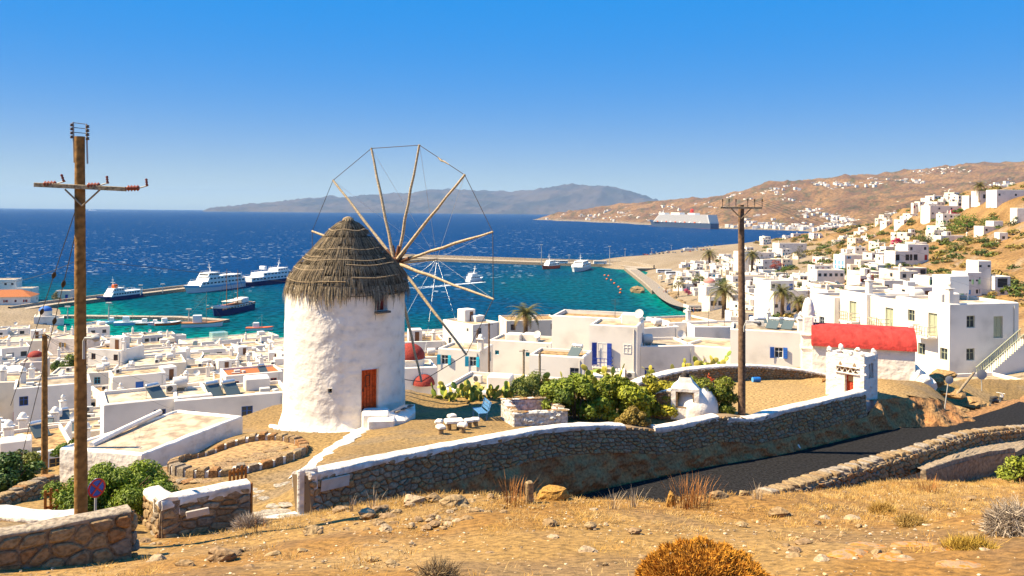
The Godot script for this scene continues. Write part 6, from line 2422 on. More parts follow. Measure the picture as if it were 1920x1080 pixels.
func make_left_town() -> void:
	var g := "white houses of the harbour town"
	var n := house_at("long white waterfront house with a glass roof porch beside the sea", g, 440, 636, 262, 38, 30, 9.5, 4.6, {"F": "w.w.w..w.w", "L": "w", "roof": "pale_roof", "paint": "grey_paint", "top": [["clutter", 0.6, 0.3, 0.0], ["low_hut", 0.75, -0.4, 0.0]], "simple": true})
	var b := MB.new()
	b.cbox(Vector3(0, 1.3, 0), Vector3(5.0, 2.4, 3.5), 0.1)
	var pm := M("glass_porch", Color(0.42, 0.62, 0.56, 0.45), 0.1)
	pm.transparency = BaseMaterial3D.TRANSPARENCY_ALPHA
	part(n, "glass_porch", b, pm, TR(Vector3(-4, 4.35, 1)))
	house_at("white house with two blue shuttered slits and one dark door, flat roof", g, 262, 702, 118, 32, 7.2, 5.5, 3.2, {"F": ".d.", "L": "w.w", "paint": "blue_paint", "top": [["aircon", -0.7, -0.3, 0.4]], "low": -3.0})
	house_at("long white house with blank shaded side, behind the one with blue slits", g, 285, 664, 158, 34, 13, 7.5, 3.6, {"F": "w....", "L": "w", "roof": "pale_roof", "top": [["aircon", -0.8, 0.3, 0.6], ["rib", 0.1, 0.0, 0.2], ["clutter", -0.4, -0.4, 0]], "simple": true})
	house_at("white house with tall chimney and cluttered brown roof beside the leaning pole's tree", g, 196, 655, 150, -12, 7.2, 6.5, 5.6, {"F": "/w.w", "R": "", "paint": "brown_paint", "roof": "screed_tan", "top": [["tall_chimney", 0.95, 0.7], ["hut", 0.2, 0.0], ["tank", -0.6, -0.2]], "wings": [[2.2, 4.2, 6.5, 2.6, 2.9, {"F": "w.d", "paint": "grey_paint", "top": [["aircon", -0.2, 0.2]]}]]})
	house_at("cream two-storey house with ochre doors and windows facing the harbour", g, 82, 638, 212, 20, 20, 11, 5.6, {"F": "sdsds/....", "R": "/w.w", "wall": "cream", "paint": "ochre_paint", "roof": "pale_roof", "top": [["hut", -0.3, -0.3], ["clutter", 0.3, 0.2], ["rib", 0.4, 0]]})
	house_at("large white house with two ochre shuttered windows, nearer the leaning pole", g, 118, 634, 205, -8, 8.0, 9, 6.6, {"F": ".w./.s.", "paint": "ochre_paint", "wall": "blush", "roof": "pale_roof", "top": [["tall_chimney", -0.6, -0.5]]})
	house_at("white house with red balcony doors at the picture edge above red shutters", g, 6, 716, 105, 12, 6.6, 6, 6.2, {"F": "s.s/D.D", "paint": "red_paint", "wall": "cream", "top": [["tall_chimney", 0.9, 0.6], ["chimney", -0.2, 0.4]], "front": [["balcony", -0.5, 0.5]]})
	house_at("low white house with dark flat roof felt between the two wooden poles", g, 100, 722, 100, 30, 8.4, 5.8, 3.3, {"F": "w..w", "L": "d", "roof": "screed_grey", "top": [["clutter", -0.6, 0.2], ["chimney", -0.8, -0.6]]})
	house_at("white house with a rust-coloured tiled lean-to roof near the windmill", g, 478, 700, 122, 28, 8.4, 6.2, 3.1, {"F": "w.w", "L": "w", "roof": "tile_roof", "paint": "red_paint", "top": [["heater", 0.3, 0.3, 0.3], ["clutter", -0.5, 0]]})
	house_at("white rounded house with twin solar panels on its roof, nearest the windmill", g, 437, 742, 70, 24, 9.5, 5.2, 3.2, {"F": "w.w.", "L": "", "top": [["heater", -0.35, 0.1, 0.4], ["heater", -0.05, 0.1, 0.4], ["low_hut", 0.5, -0.4], ["clutter", 0.6, 0.4]], "low": -4.0})
	house_at("low white house with one steep solar heater beside a white yard wall", g, 300, 748, 68, 30, 8.5, 5.5, 3.0, {"F": ".w.", "roof": "pale_roof", "top": [["heater", -0.1, 0.2, 0.5], ["aircon", 0.3, -0.2], ["tank", 0.5, -0.5]], "low": -4.0})
	n = house_at("white two-storey hall with orange tiled hip roof and red shutters", "", -8, 557, 388, 14, 30, 12, 8.0, {"F": "bbbbbdw/swswsws", "R": ".w./..w", "paint": "red_paint", "rim": 0.1})
	b = MB.new()
	for s in [[-15.6, 15.6, 6.6, 6.6, 1], [15.6, -15.6, -6.6, -6.6, 1]]:
		b.quad(Vector3(s[0], 8.0, s[2]), Vector3(s[1], 8.0, s[2]), Vector3(s[1] * 0.6, 11.0, 0), Vector3(s[0] * 0.6, 11.0, 0))
	for s in [1.0, -1.0]:
		b.tri(Vector3(15.6 * s, 8.0, 6.6 * s), Vector3(15.6 * s, 8.0, -6.6 * s), Vector3(9.36 * s, 11.0, 0))
	part(n, "tiled_roof", b, mats["tile_roof"])
	house_at("plain white house behind the hall with the orange roof", g, 4, 524, 430, 14, 13, 10, 9, {"F": "ww.w/w.ww", "simple": true, "paint": "grey_paint"})
	house_at("low white quay house between the hall and the pier", g, 46, 540, 425, 10, 8, 8, 4.6, {"F": "w.d.w", "simple": true, "paint": "grey_paint"})
	house_at("small brown and white kiosk at the root of the pier", g, 118, 545, 418, 10, 7, 6, 4.2, {"F": ".d", "simple": true, "wall": "blush", "paint": "navy_paint"})
	n = thing("church", "small white church with blue dome beside the water", "church", at(85, 613, 340), deg_to_rad(28))
	footprints.append(Vector3(n.position.x, -n.position.z, 6))
	block(n, T0, 8, 9, 5.0, {"F": "d", "L": "w", "paint": "grey_paint", "roof": "pale_roof", "simple": true})
	drum_part(n, "drum", 2.5, 4.5, 6.8, mats["whitewash"])
	dome_part(n, "dome", 2.6, 6.95, mats["blue_dome"], 0.75)
	block(n, TR(Vector3(5.2, 0, 2.0)), 3.4, 6, 4.2, {"roof": "pale_roof", "simple": true})
	n = thing("church", "small church with dark red dome and pink wall among white roofs", "church", at(66, 712, 150), deg_to_rad(20))
	footprints.append(Vector3(n.position.x, -n.position.z, 5))
	block(n, T0, 4.0, 5.0, 3.8, {"F": "d", "roof": "pale_roof", "wall": "blush", "paint": "red_paint", "simple": true})
	drum_part(n, "drum", 1.15, 3.5, 4.3, mats["blush"])
	dome_part(n, "dome", 1.3, 4.4, mats["red_roof"], 0.8)
	rng.seed = 501
	var d := 274.0
	var row := 0
	var gaps := [[-40, 545], [760, 1030]]
	while d > 56.0:
		for part_ in 2:
			var lo: float = (gaps[part_][0] - MIDX) / FOCAL * d
			var hi: float = (gaps[part_][1] - MIDX) / FOCAL * d
			if part_ == 1 and d < 170:
				continue
			var x := hi - rng.randf_range(1, 4) if part_ == 0 else lo + 3
			var count := 0
			while (x > lo if part_ == 0 else x < hi):
				var dd := d + rng.randf_range(-3.0, 3.0)
				var side := "west of the windmill" if part_ == 0 else "east of the windmill"
				var row_name: String = ORDINAL[mini(row, 21)]
				var c := count
				if dd > shore_gap(x, dd) * 0.0 + 53.0 and not (dd < 56 and x > -24) and town_h(x, dd) > 0.8:
					var made := random_house(func(tone, tall, roof, paint, top): return "%s%s house with %s roof and %s, %s %s of windmill, %s harbour row" % [tall, tone, roof, top, ORDINAL[mini(c, 21)], "west" if part_ == 0 else "east", row_name], g, x, dd, 24.0 + rng.randf_range(-9, 16) - (6 if part_ == 1 else 0), false)
					if made:
						count += 1
				x += (-1 if part_ == 0 else 1) * rng.randf_range(8.5, 12.0)
		d -= 12.5 if d > 150 else 10.5
		row += 1

func make_middle_town() -> void:
	var g := "white houses below the terrace"
	house_at("white house with two turquoise shuttered windows behind the prickly pears", g, 860, 655, 96, -17, 5.4, 5.0, 5.4, {"F": "/s.s", "R": "/.w", "paint": "turquoise_paint", "roof": "screed", "top": [["chimney", 0.9, 0.6]], "rim": 0.3})
	house_at("white cube house with plain blue-tinted side standing against the sea", g, 912, 606, 148, 42, 6.5, 9.0, 5.2, {"F": "/w.", "L": "w./..t", "paint": "grey_paint", "top": [["hut", 0.2, -0.5], ["low_hut", 0.6, -0.1]], "wall": "whitewash"})
	house_at("long ochre-edged house with old parapet behind the palm tree", g, 1000, 600, 160, 12, 11.0, 8.0, 5.4, {"F": "w..w/w..w", "wall": "cream", "roof": "screed_tan", "paint": "brown_paint", "top": [["clutter", 0, 0], ["rib", 0.0, -0.6]]})
	var n := house_at("white two-storey house with dark blue balcony and blue shutters", g, 1150, 610, 88, -17, 5.3, 5.6, 7.0, {"F": "", "R": "/.w", "paint": "blue_paint", "roof": "screed", "low": -4.0, "top": [["low_hut", 0.5, -0.7], ["dish", 0.9, -0.3, -0.3]]})
	opening_parts(n, TR(Vector3(-2.65, 0, 2.93)), [0.9, 2.6, 2.0, 5.0], "s", mats["navy_paint"], false)
	opening_parts(n, TR(Vector3(-2.65, 0, 2.95)), [3.8, 4.0, 4.65, 5.0], "w", mats["frame_white"], false)
	fitting(n, "balcony", Transform3D(Basis().scaled(Vector3(1.1, 1, 1)), Vector3(-1.2, 2.5, 2.8)), mats["navy_paint"])
	var aw := MB.new()
	aw.quad(Vector3(-2.4, 1.5, 4.6), Vector3(1.6, 1.5, 4.6), Vector3(1.3, 2.35, 2.84), Vector3(-2.1, 2.35, 2.84))
	part(n, "awning", aw, mats["cream"])
	fitting(n, "aircon", TR(Vector3(2.0, 1.3, 3.0)))
	house_at("tall white house with stepped parapet and tan roof beside the blue balcony", g, 1098, 594, 98, -17, 8.5, 6.5, 6.8, {"F": "w./....", "paint": "grey_paint", "roof": "screed_tan", "top": [["mast", 0.75, 0.2]], "low": -5.0, "rim": 0.5})
	house_at("low white house with solar heater on tan roof in front of the stepped parapet", g, 1043, 667, 83, -17, 5.8, 4.4, 3.4, {"F": "..w", "paint": "grey_paint", "roof": "screed_tan", "top": [["heater", 0.62, 0.0, -0.3]], "rim": 0.3, "low": -4.0})
	house_at("white wall-like house with three narrow pilasters and a big satellite dish", g, 975, 640, 112, -17, 9.0, 6.0, 4.2, {"F": "t.t.", "paint": "turquoise_paint", "top": [["dish", 0.5, 0.6, -0.2], ["low_hut", -0.3, 0.4], ["low_hut", 0.2, 0.1]], "low": -5})
	house_at("broad low house with beige terrace roof close behind the prickly pears", g, 925, 735, 70, -17, 10.0, 8.0, 3.0, {"F": "", "roof": "screed", "top": [["low_hut", -0.1, 0.1, 0.1], ["aircon", -0.6, -0.1, -0.2], ["mast", 0.8, 0.8]], "rim": 0.35, "low": -5})
	house_at("white low house with curved flank wall, beige roof and blue door", g, 1252, 648, 90, 10, 6.4, 6.0, 4.6, {"F": "d..", "paint": "navy_paint", "roof": "screed_grey", "top": [["tank", -0.5, 0.2], ["dish", 0.7, 0.4, 0.2]], "low": -4.0})
	house_at("white gabled house with slender pinnacle chimney beside the utility pole", g, 1340, 650, 92, -17, 9.0, 6.6, 4.8, {"F": ".d.d", "R": ".w", "paint": "blue_paint", "roof": "screed", "top": [["tall_chimney", 0.75, 0.75], ["rib", -0.6, 0.1, 1.2]], "low": -4.0})
	house_at("white house with bright blue shuttered window under a rounded parapet", g, 1440, 620, 88, -17, 8.0, 6.0, 4.4, {"F": "....s..", "paint": "blue_paint", "roof": "screed_grey", "top": [["tall_chimney", 0.85, 0.7], ["heater", 0.2, -0.5, -0.4], ["heater", 0.6, -0.5, -0.4], ["aircon", -0.2, -0.6]], "low": -4})
	house_at("white house with tower-like chimney on tan roof at the cove", g, 1300, 603, 122, 20, 8.5, 7.0, 4.6, {"F": "w..", "roof": "screed_tan", "top": [["tall_chimney", 0.15, 0.3], ["rib", -0.8, 0, 1.57]], "low": -5})
	house_at("white block house with round-topped chimney behind the blue balcony house", g, 1225, 614, 118, 22, 9.0, 7.0, 4.4, {"F": ".w.w", "paint": "grey_paint", "top": [["chimney", -0.2, 0.4], ["tank", 0.5, 0.3], ["dish", -0.8, 0.1, 0.3]], "low": -5})
	house_at("long low white house with bare parapet beyond the utility pole", g, 1390, 612, 118, 4, 14.0, 6.5, 3.6, {"F": "", "roof": "pale_roof", "top": [["mast", -0.6, 0.3], ["mast", -0.25, 0.3], ["low_hut", 0.6, -0.3]], "low": -5})
	house_at("white house with two tilted solar panels next to the bell tower", g, 1468, 612, 108, 6, 7.0, 6.0, 3.8, {"F": "", "top": [["heater", -0.6, 0.3, -0.2], ["heater", 0.3, 0.3, -0.2], ["tall_chimney", -0.1, -0.3], ["dish", 0.8, 0.4]], "low": -5})
	house_at("low white house with tan roof seen over the shoulder of the windmill", g, 790, 640, 150, 14, 9, 7, 3.6, {"F": "w..w", "roof": "screed_tan", "top": [["hut", -0.2, 0.2], ["chimney", 0.6, 0.3], ["tank", 0.2, -0.5]], "low": -5})
	house_at("small cream house with a barrel store on its roof under the sails", g, 822, 668, 120, 14, 8, 5, 3.4, {"F": "", "wall": "cream", "roof": "screed_tan", "top": [["tank", -0.2, 0.2], ["clutter", 0.4, 0.3]], "low": -5})
	house_at("white house of cluttered roof with two chimneys close to the sea", g, 838, 626, 185, 22, 10, 8, 3.8, {"F": "w.w", "roof": "pale_roof", "top": [["tall_chimney", 0.85, 0.5], ["tall_chimney", 0.6, 0.2], ["rib", -0.2, 0.2]], "low": -5})
	n = thing("chapel", "white chapel with two dark red domes tucked behind the windmill", "chapel", at(764, 725, 84), deg_to_rad(15))
	footprints.append(Vector3(n.position.x, -n.position.z, 4))
	block(n, TR(Vector3(1.0, 0, 0)), 3.6, 4.2, 2.4, {"roof": "pale_roof"})
	drum_part(n, "drum", 1.55, 2.0, 2.9, mats["whitewash"], Vector3(0.2, 0, 0))
	dome_part(n, "dome", 1.65, 3.0, mats["red_roof"], 0.95, Vector3(0.2, 0, 0))
	dome_part(n, "dome", 1.15, 0.6, mats["red_roof"], 0.95, Vector3(1.4, 0, 2.0))
	n = thing("hotel", "large white two-storey hotel with outside stairs and pale green doors", "hotel", at(1780, 700, 76), deg_to_rad(14))
	footprints.append(Vector3(n.position.x - 3, -n.position.z + 4, 12))
	var base := T0
	block(n, base * TR(Vector3(4.0, 0, -3.6)), 8.0, 7.2, 6.6, {"L": "..w.w/.w.D.", "F": ".w..w/.w.d.", "paint": "sage_paint", "roof": "pale_roof", "top": [["low_hut", -0.6, 0.3], ["tall_chimney", -0.9, 0.85]], "low": -3.0})
	block(n, base * TR(Vector3(3.5, 0, -9.2)), 7.0, 4.0, 6.2, {"L": ".d/.D", "paint": "sage_paint", "roof": "screed_grey", "top": [["clutter", -0.5, 0.3], ["tank", 0.0, 0.4]], "low": -3.0})
	block(n, base * TR(Vector3(2.6, 0, -13.5)), 6.0, 4.6, 6.4, {"L": "d.d/.D.", "paint": "sage_paint", "roof": "screed_grey", "low": -3.0, "top": [["tall_chimney", -0.8, 0.8]]})
	block(n, base * TR(Vector3(2.4, 0, -18.1)), 7.0, 4.6, 5.6, {"L": "w", "F": "", "roof": "screed_grey", "low": -3.0, "paint": "grey_paint"})
	for q in [[-0.1, 3.2, -2.7], [-0.1, 3.1, -9.2], [-0.4, 3.2, -13.5]]:
		fitting(n, "balcony", base * Transform3D(Basis(Vector3.UP, -PI / 2), Vector3(q[0], q[1], q[2])), mats["pale_roof"])
	stairs(n, base * Transform3D(Basis(Vector3.UP, PI / 2), Vector3(-0.65, 0, -5.4)), 3.1, 4.6)
	stairs(n, base * TR(Vector3(2.3, -0.4, 1.2)), 3.6, 5.2)
	block(n, base * TR(Vector3(-1.2, -1.6, 4.4)), 8.5, 5.0, 2.0, {"roof": "screed", "low": -2.0})
	var tk := MB.new()
	tk.cbox(Vector3(0, 1.6, 0), Vector3(2.4, 1.8, 2.4), 0.04)
	for s in [[-1, -1], [1, -1], [1, 1], [-1, 1]]:
		tk.box(Vector3(s[0] * 1.1, 0.35, s[1] * 1.1), Vector3(0.1, 0.75, 0.1))
	part(n, "water_tank", tk, mats["frame_white"], base * TR(Vector3(5.6, 6.3, -6.0)))

func stairs(n: Node3D, t: Transform3D, up: float, run: float) -> void:
	var k := int(up / 0.18)
	var s := MB.new()
	for i in k:
		s.hexa(t, Vector3(run * i / k, -0.5, -0.5), Vector3(run * (i + 1) / k, up * (i + 1) / k, 0.5))
	var top := part(n, "stair", s, mats["whitewash"])
	var r := MB.new()
	for z in [-0.45, 0.45]:
		for i in range(0, k, 1):
			r.hexa(t, Vector3(run * (i + 0.5) / k - 0.025, up * (i + 1) / k, z - 0.025), Vector3(run * (i + 0.5) / k + 0.025, up * (i + 1) / k + 0.85, z + 0.025))
		r.bar(t * Vector3(0, 1.0, z), t * Vector3(run, up + 0.95, z), 0.05, 5)
	part(top, "railing", r, mats["sage_paint"])

func right_list() -> Array:
	return [
		["white hotel with sky blue balconies in two storeys on the slope", 1614, 478, 425, 12, 19, 10, 8.0, {"F": ".sD.D/.D.D/s.s.", "L": "DDD/DDD", "paint": "sky_paint", "roof": "pale_roof", "simple": true, "low": -8.0}],
		["white house with bright red window frames and red outside stair", 1636, 516, 268, 14, 9.5, 7, 6.4, {"F": "w.D/s.sD", "R": "w/w", "paint": "red_paint", "roof": "pale_roof", "simple": true, "low": -6.0, "top": [["hut", 0.2, -0.4]]}],
		["white house of six windows with blue ground floor doors above the car park", 1558, 506, 300, 8, 11, 7, 7.0, {"F": "D.wd/wwwww", "paint": "sky_paint", "roof": "pale_roof", "simple": true, "low": -5.0}],
		["broad white house with row of blue doors and stepped terrace by the palm", 1490, 545, 245, 22, 16, 9, 6.0, {"F": "w.D.ddd/..w..w", "paint": "blue_paint", "roof": "pale_roof", "simple": true, "low": -5.0, "wings": [[-3, -1, 9, 7, 9.0, {"F": "/w.w./ww.d", "simple": true, "roof": "pale_roof"}]]}],
		["terraced white row with mint green doors ending in a square tower", 1790, 518, 205, 8, 14, 6.5, 5.6, {"F": "dwd.dwd/swswsws", "paint": "mint_paint", "roof": "pale_roof", "simple": true, "low": -5.0, "wings": [[9.4, -0.2, 3.6, 4.6, 9.5, {"F": "//t.t", "simple": true, "low": -6}], [5.6, 0.3, 4.0, 6, 6.6, {"F": "dw/ww", "paint": "sky_paint", "simple": true}], [13.4, 1.0, 4.4, 5, 5.6, {"F": "w/b", "simple": true, "paint": "grey_paint", "roof": "screed_grey"}]]}],
		["white house with round arches and a red door on the hillside bend", 1722, 458, 318, 16, 10, 7, 6.4, {"F": "bb.d/w.w", "paint": "red_paint", "simple": true, "low": -6, "wings": [[-8.0, 1.0, 7, 6, 3.8, {"F": "b.b", "simple": true, "low": -6}]]}],
		["low beige house with long slit window beneath the arched house", 1718, 502, 262, 14, 8.0, 6, 5.0, {"F": "/b.b", "wall": "blush", "simple": true, "low": -6, "paint": "grey_paint"}],
		["white villa with green shutters hidden in green trees", 1800, 442, 395, 6, 20, 8, 5.0, {"F": "D.s.w.w", "paint": "green_paint", "simple": true, "low": -6, "top": [["chimney", 0.6, 0.2], ["hut", -0.4, 0]]}],
		["tiny white chapel with a rounded gable on the dry hill", 1882, 436, 330, 0, 3.4, 3.6, 4.0, {"F": "w", "simple": true, "low": -3}],
		["white cottage with dark tree beside the dry slope", 1862, 424, 370, 10, 10, 6, 3.6, {"F": "w.d", "simple": true, "low": -4, "paint": "brown_paint", "wings": [[5, -2, 5, 5, 6, {"F": "", "simple": true}]]}],
		["long white terrace house on the crest below the far hills", 1790, 386, 540, 8, 36, 10, 7, {"F": "w.w.b.w.w/.w.w.w.w", "simple": true, "low": -8, "paint": "grey_paint", "wings": [[12, -3, 14, 8, 10, {"F": "b./w.w/b.b", "simple": true, "low": -8}]]}],
		["white villa at the top of the hill beside the picture edge", 1905, 356, 440, 4, 22, 9, 5, {"F": "w..w..w", "simple": true, "low": -5, "paint": "grey_paint"}],
		["white villa on the hilltop with flat wide terrace", 1868, 358, 470, 4, 20, 8, 4.5, {"F": "b.w", "simple": true, "low": -5, "paint": "grey_paint"}],
		["small white villa next to a lone palm on the hilltop", 1838, 367, 480, 4, 14, 7, 4.5, {"F": "w.w", "simple": true, "low": -5, "paint": "grey_paint"}],
		["lone white hut on the dry hill at the picture edge", 1918, 390, 350, 0, 5, 5, 4.5, {"F": "", "simple": true, "low": -5}],
		["white stacked house cluster with pink bougainvillea on its wall", 1448, 486, 545, 30, 18, 12, 8.0, {"F": "w.w/w.w", "L": "w.w/.w", "paint": "sky_paint", "simple": true, "low": -5, "wings": [[-8, -9, 16, 10, 13, {"F": "//.w", "L": "/w/w", "simple": true}], [6, -10, 16, 10, 12, {"F": "w/w/ww", "simple": true, "paint": "sky_paint"}]]}],
		["white villa with twin chimneys standing alone against the blue bay", 1487, 456, 700, 10, 26, 12, 9, {"F": "w.w/w.w", "simple": true, "low": -5, "top": [["tall_chimney", -0.8, 0], ["tall_chimney", 0.8, 0]]}],
		["long low white house with three dark red doors behind the utility pole", 1420, 530, 440, 12, 26, 10, 5, {"F": "..s.s.s..w", "paint": "red_paint", "simple": true, "low": -4, "wings": [[2, -8, 24, 8, 8, {"F": "/w.ww.", "simple": true}]]}],
	]

func make_right_town() -> void:
	var g := "white houses of the hillside quarter"
	for q in right_list():
		house_at(q[0], g, q[1], q[2], q[3], q[4], q[5], q[6], q[7], q[8])
	var n: Node3D
	n = house_at("white restaurant house with pale blue shutters and a dark shop name", g, 1398, 552, 372, 14, 13, 9, 6.2, {"F": "...s/....", "R": "w", "paint": "turquoise_paint", "simple": true, "low": -4, "roof": "pale_roof"})
	var tm := TextMesh.new()
	var sf := SystemFont.new()
	sf.font_names = PackedStringArray(["Droid Sans"])
	tm.font = sf
	tm.text = "REME"
	tm.font_size = 48
	tm.pixel_size = 0.03
	tm.depth = 0.1
	tm.horizontal_alignment = HORIZONTAL_ALIGNMENT_LEFT
	part(n, "lettering", tm, mats["grey_paint"], TR(Vector3(-5.6, 5.0, 4.6)))
	house_at("shaded open tavern with flat awning and dark posts near the cove", g, 1352, 556, 385, 14, 12, 8, 4.4, {"F": "bbb", "simple": true, "low": -4, "roof": "screed"})
	house_at("cream quay house with white awnings along the small beach", g, 1318, 572, 398, 8, 16, 6, 3.4, {"F": "bwbwb", "simple": true, "low": -3, "wall": "cream"})
	n = thing("church", "white church with pale red dome and dark doorway near the cove", "church", at(1330, 560, 425), deg_to_rad(10))
	footprints.append(Vector3(n.position.x, -n.position.z, 6))
	block(n, T0, 8, 10, 7.0, {"F": "..d.", "roof": "pale_roof", "paint": "red_paint", "simple": true})
	drum_part(n, "drum", 2.9, 6.6, 8.6, mats["whitewash"])
	dome_part(n, "dome", 3.1, 8.7, M("pale_red", Color(0.55, 0.20, 0.17), 0.7), 0.8)
	for q in [[1225, 486, 830, 34, "long white harbour station with dark arcade beside the mole"], [1292, 484, 800, 46, "very long low white port building with flat roof"], [1258, 480, 860, 26, "white customs shed behind the harbour station"], [1345, 496, 640, 22, "white harbour house with square windows near the parked cars"], [1340, 508, 560, 16, "white house with dark flat roof beside the pale red dome"]]:
		house_at(q[4], g, q[0], q[1], q[2], 10, q[3], 10, 5.5, {"F": "w.b.w.w", "simple": true, "low": -3, "roof": "pale_roof", "paint": "grey_paint"})
	rng.seed = 902
	var zones := [["by the harbour road's bend", 1275, 1430, 405, 680, 38], ["behind the port field", 1400, 1540, 620, 900, 14], ["in the flat quarter by the bay", 1345, 1475, 430, 720, 24], ["in the lanes behind the cove", 1400, 1560, 235, 420, 24], ["on the lower slope", 1520, 1720, 290, 620, 26], ["on the terraced slope", 1590, 1800, 420, 760, 28], ["on the high saddle above the bay", 1560, 1730, 640, 1050, 14], ["beside the hotel's hill", 1600, 1720, 150, 260, 8]]
	for z in zones:
		var count := 0
		var tries := 0
		while count < z[5] and tries < 500:
			tries += 1
			var d := rng.randf_range(z[3], z[4])
			var x := (rng.randf_range(z[1], z[2]) - MIDX) / FOCAL * d
			var h := town_h(x, d)
			if h < 2.0:
				continue
			var c := count
			var made := random_house(func(tone, tall, roof, paint, top): return "%s%s house, %s openings, %s, %s %s" % [tall, tone, paint, top, ORDINAL[mini(c % 22, 21)], z[0]], g, x, d, 12.0 + rng.randf_range(-14, 18), true)
			if made:
				count += 1
	var far := []
	rng.seed = 33
	var centres := [[1180, 405, 40], [1140, 407, 25], [1210, 408, 30], [1100, 408, 14], [1060, 409, 8], [1260, 390, 22], [1310, 384, 14], [1390, 371, 14], [1440, 362, 22], [1465, 380, 30], [1490, 352, 14], [1540, 348, 30], [1585, 345, 36], [1640, 343, 36], [1700, 346, 30], [1740, 330, 44], [1775, 322, 44], [1800, 320, 24], [1840, 345, 20], [1880, 350, 20], [1900, 365, 12], [1520, 402, 24], [1570, 412, 34], [1600, 420, 40], [1640, 410, 26], [1670, 405, 24], [1430, 410, 10], [1480, 395, 14], [1450, 430, 30], [1500, 432, 36], [1560, 432, 30], [1400, 428, 16], [1720, 372, 12], [1790, 362, 10], [1660, 372, 10], [1350, 398, 10], [1330, 420, 12]]
	var box := MB.new()
	box.cbox(Vector3(0, 0.0, 0), Vector3(1, 2.0, 1), 0.04)
	for q in centres:
		for k in q[2]:
			var px: float = q[0] + rng.randfn() * 16.0
			var py: float = q[1] + rng.randfn() * 4.0
			var r := ray(px, py)
			var d := 2200.0
			while d < 5200.0:
				if hill.h(r.x * d, d) > EYE.y + r.y * d:
					break
				d += 25.0
			if d < 5200 and hill.h(r.x * d, d) > 1.5:
				far.append(Transform3D(Basis(Vector3.UP, rng.randf_range(-0.5, 0.8)).scaled(Vector3(rng.randf_range(7, 20), rng.randf_range(3.5, 7.0), rng.randf_range(6, 12))), Vector3(r.x * d, hill.h(r.x * d, d) + 4.0, -d)))
	many("distant_villages", box.mesh(mats["whitewash"]), far, [], null, "white specks of villages scattered over the far brown hills", "village")
func hull_mesh(L: float, B: float, H: float, bow: float, low := -0.4, high := -1.0) -> MB:
	var b := MB.new()
	var rows_p := []
	var k := 14
	var ys := [low, H * 0.35, H * 0.75, H] if high < 0 else [low, high]
	for s in [1.0, -1.0]:
		var rows := []
		for y in ys:
			var row := PackedVector3Array()
			for i in k + 1:
				var t := float(i) / k
				var half := B * 0.5 * (1.0 if t < 0.55 else sqrt(maxf(0.0, 1.0 - pow((t - 0.55) / 0.45, 2.0)))) * (0.86 + 0.14 * smoothstep(0, 0.2, t))
				var yy: float = y + (H * 0.35 * pow(maxf(0, t - 0.45) / 0.55, 2.0) if y > 0 else 0.0)
				var fl := lerpf(0.82, 1.0, clampf(y / H, 0, 1))
				var x := (t - 0.5) * L + bow * maxf(0.0, t - 0.7) / 0.3 * clampf(y / H, 0, 1)
				row.push_back(Vector3(x, yy, half * fl * s))
			rows.append(row)
		b.grid(rows, false, s > 0.0)
		rows_p.append(rows[-1])
	for i in k:
		b.quad(rows_p[0][i], rows_p[0][i + 1], rows_p[1][i + 1], rows_p[1][i])
	b.quad(rows_p[0][0], rows_p[1][0], Vector3(rows_p[1][0].x, low, rows_p[1][0].z), Vector3(rows_p[0][0].x, low, rows_p[0][0].z))
	return b

func boat_root(called: String, label: String, cat: String, bow: Vector3, stern: Vector3, group := "") -> Array:
	var m := (bow + stern) * 0.5
	m.y = 0.0
	var e := bow - stern
	var n := thing(called, label, cat, m, atan2(-e.z, e.x), group)
	return [n, Vector2(e.x, e.z).length()]

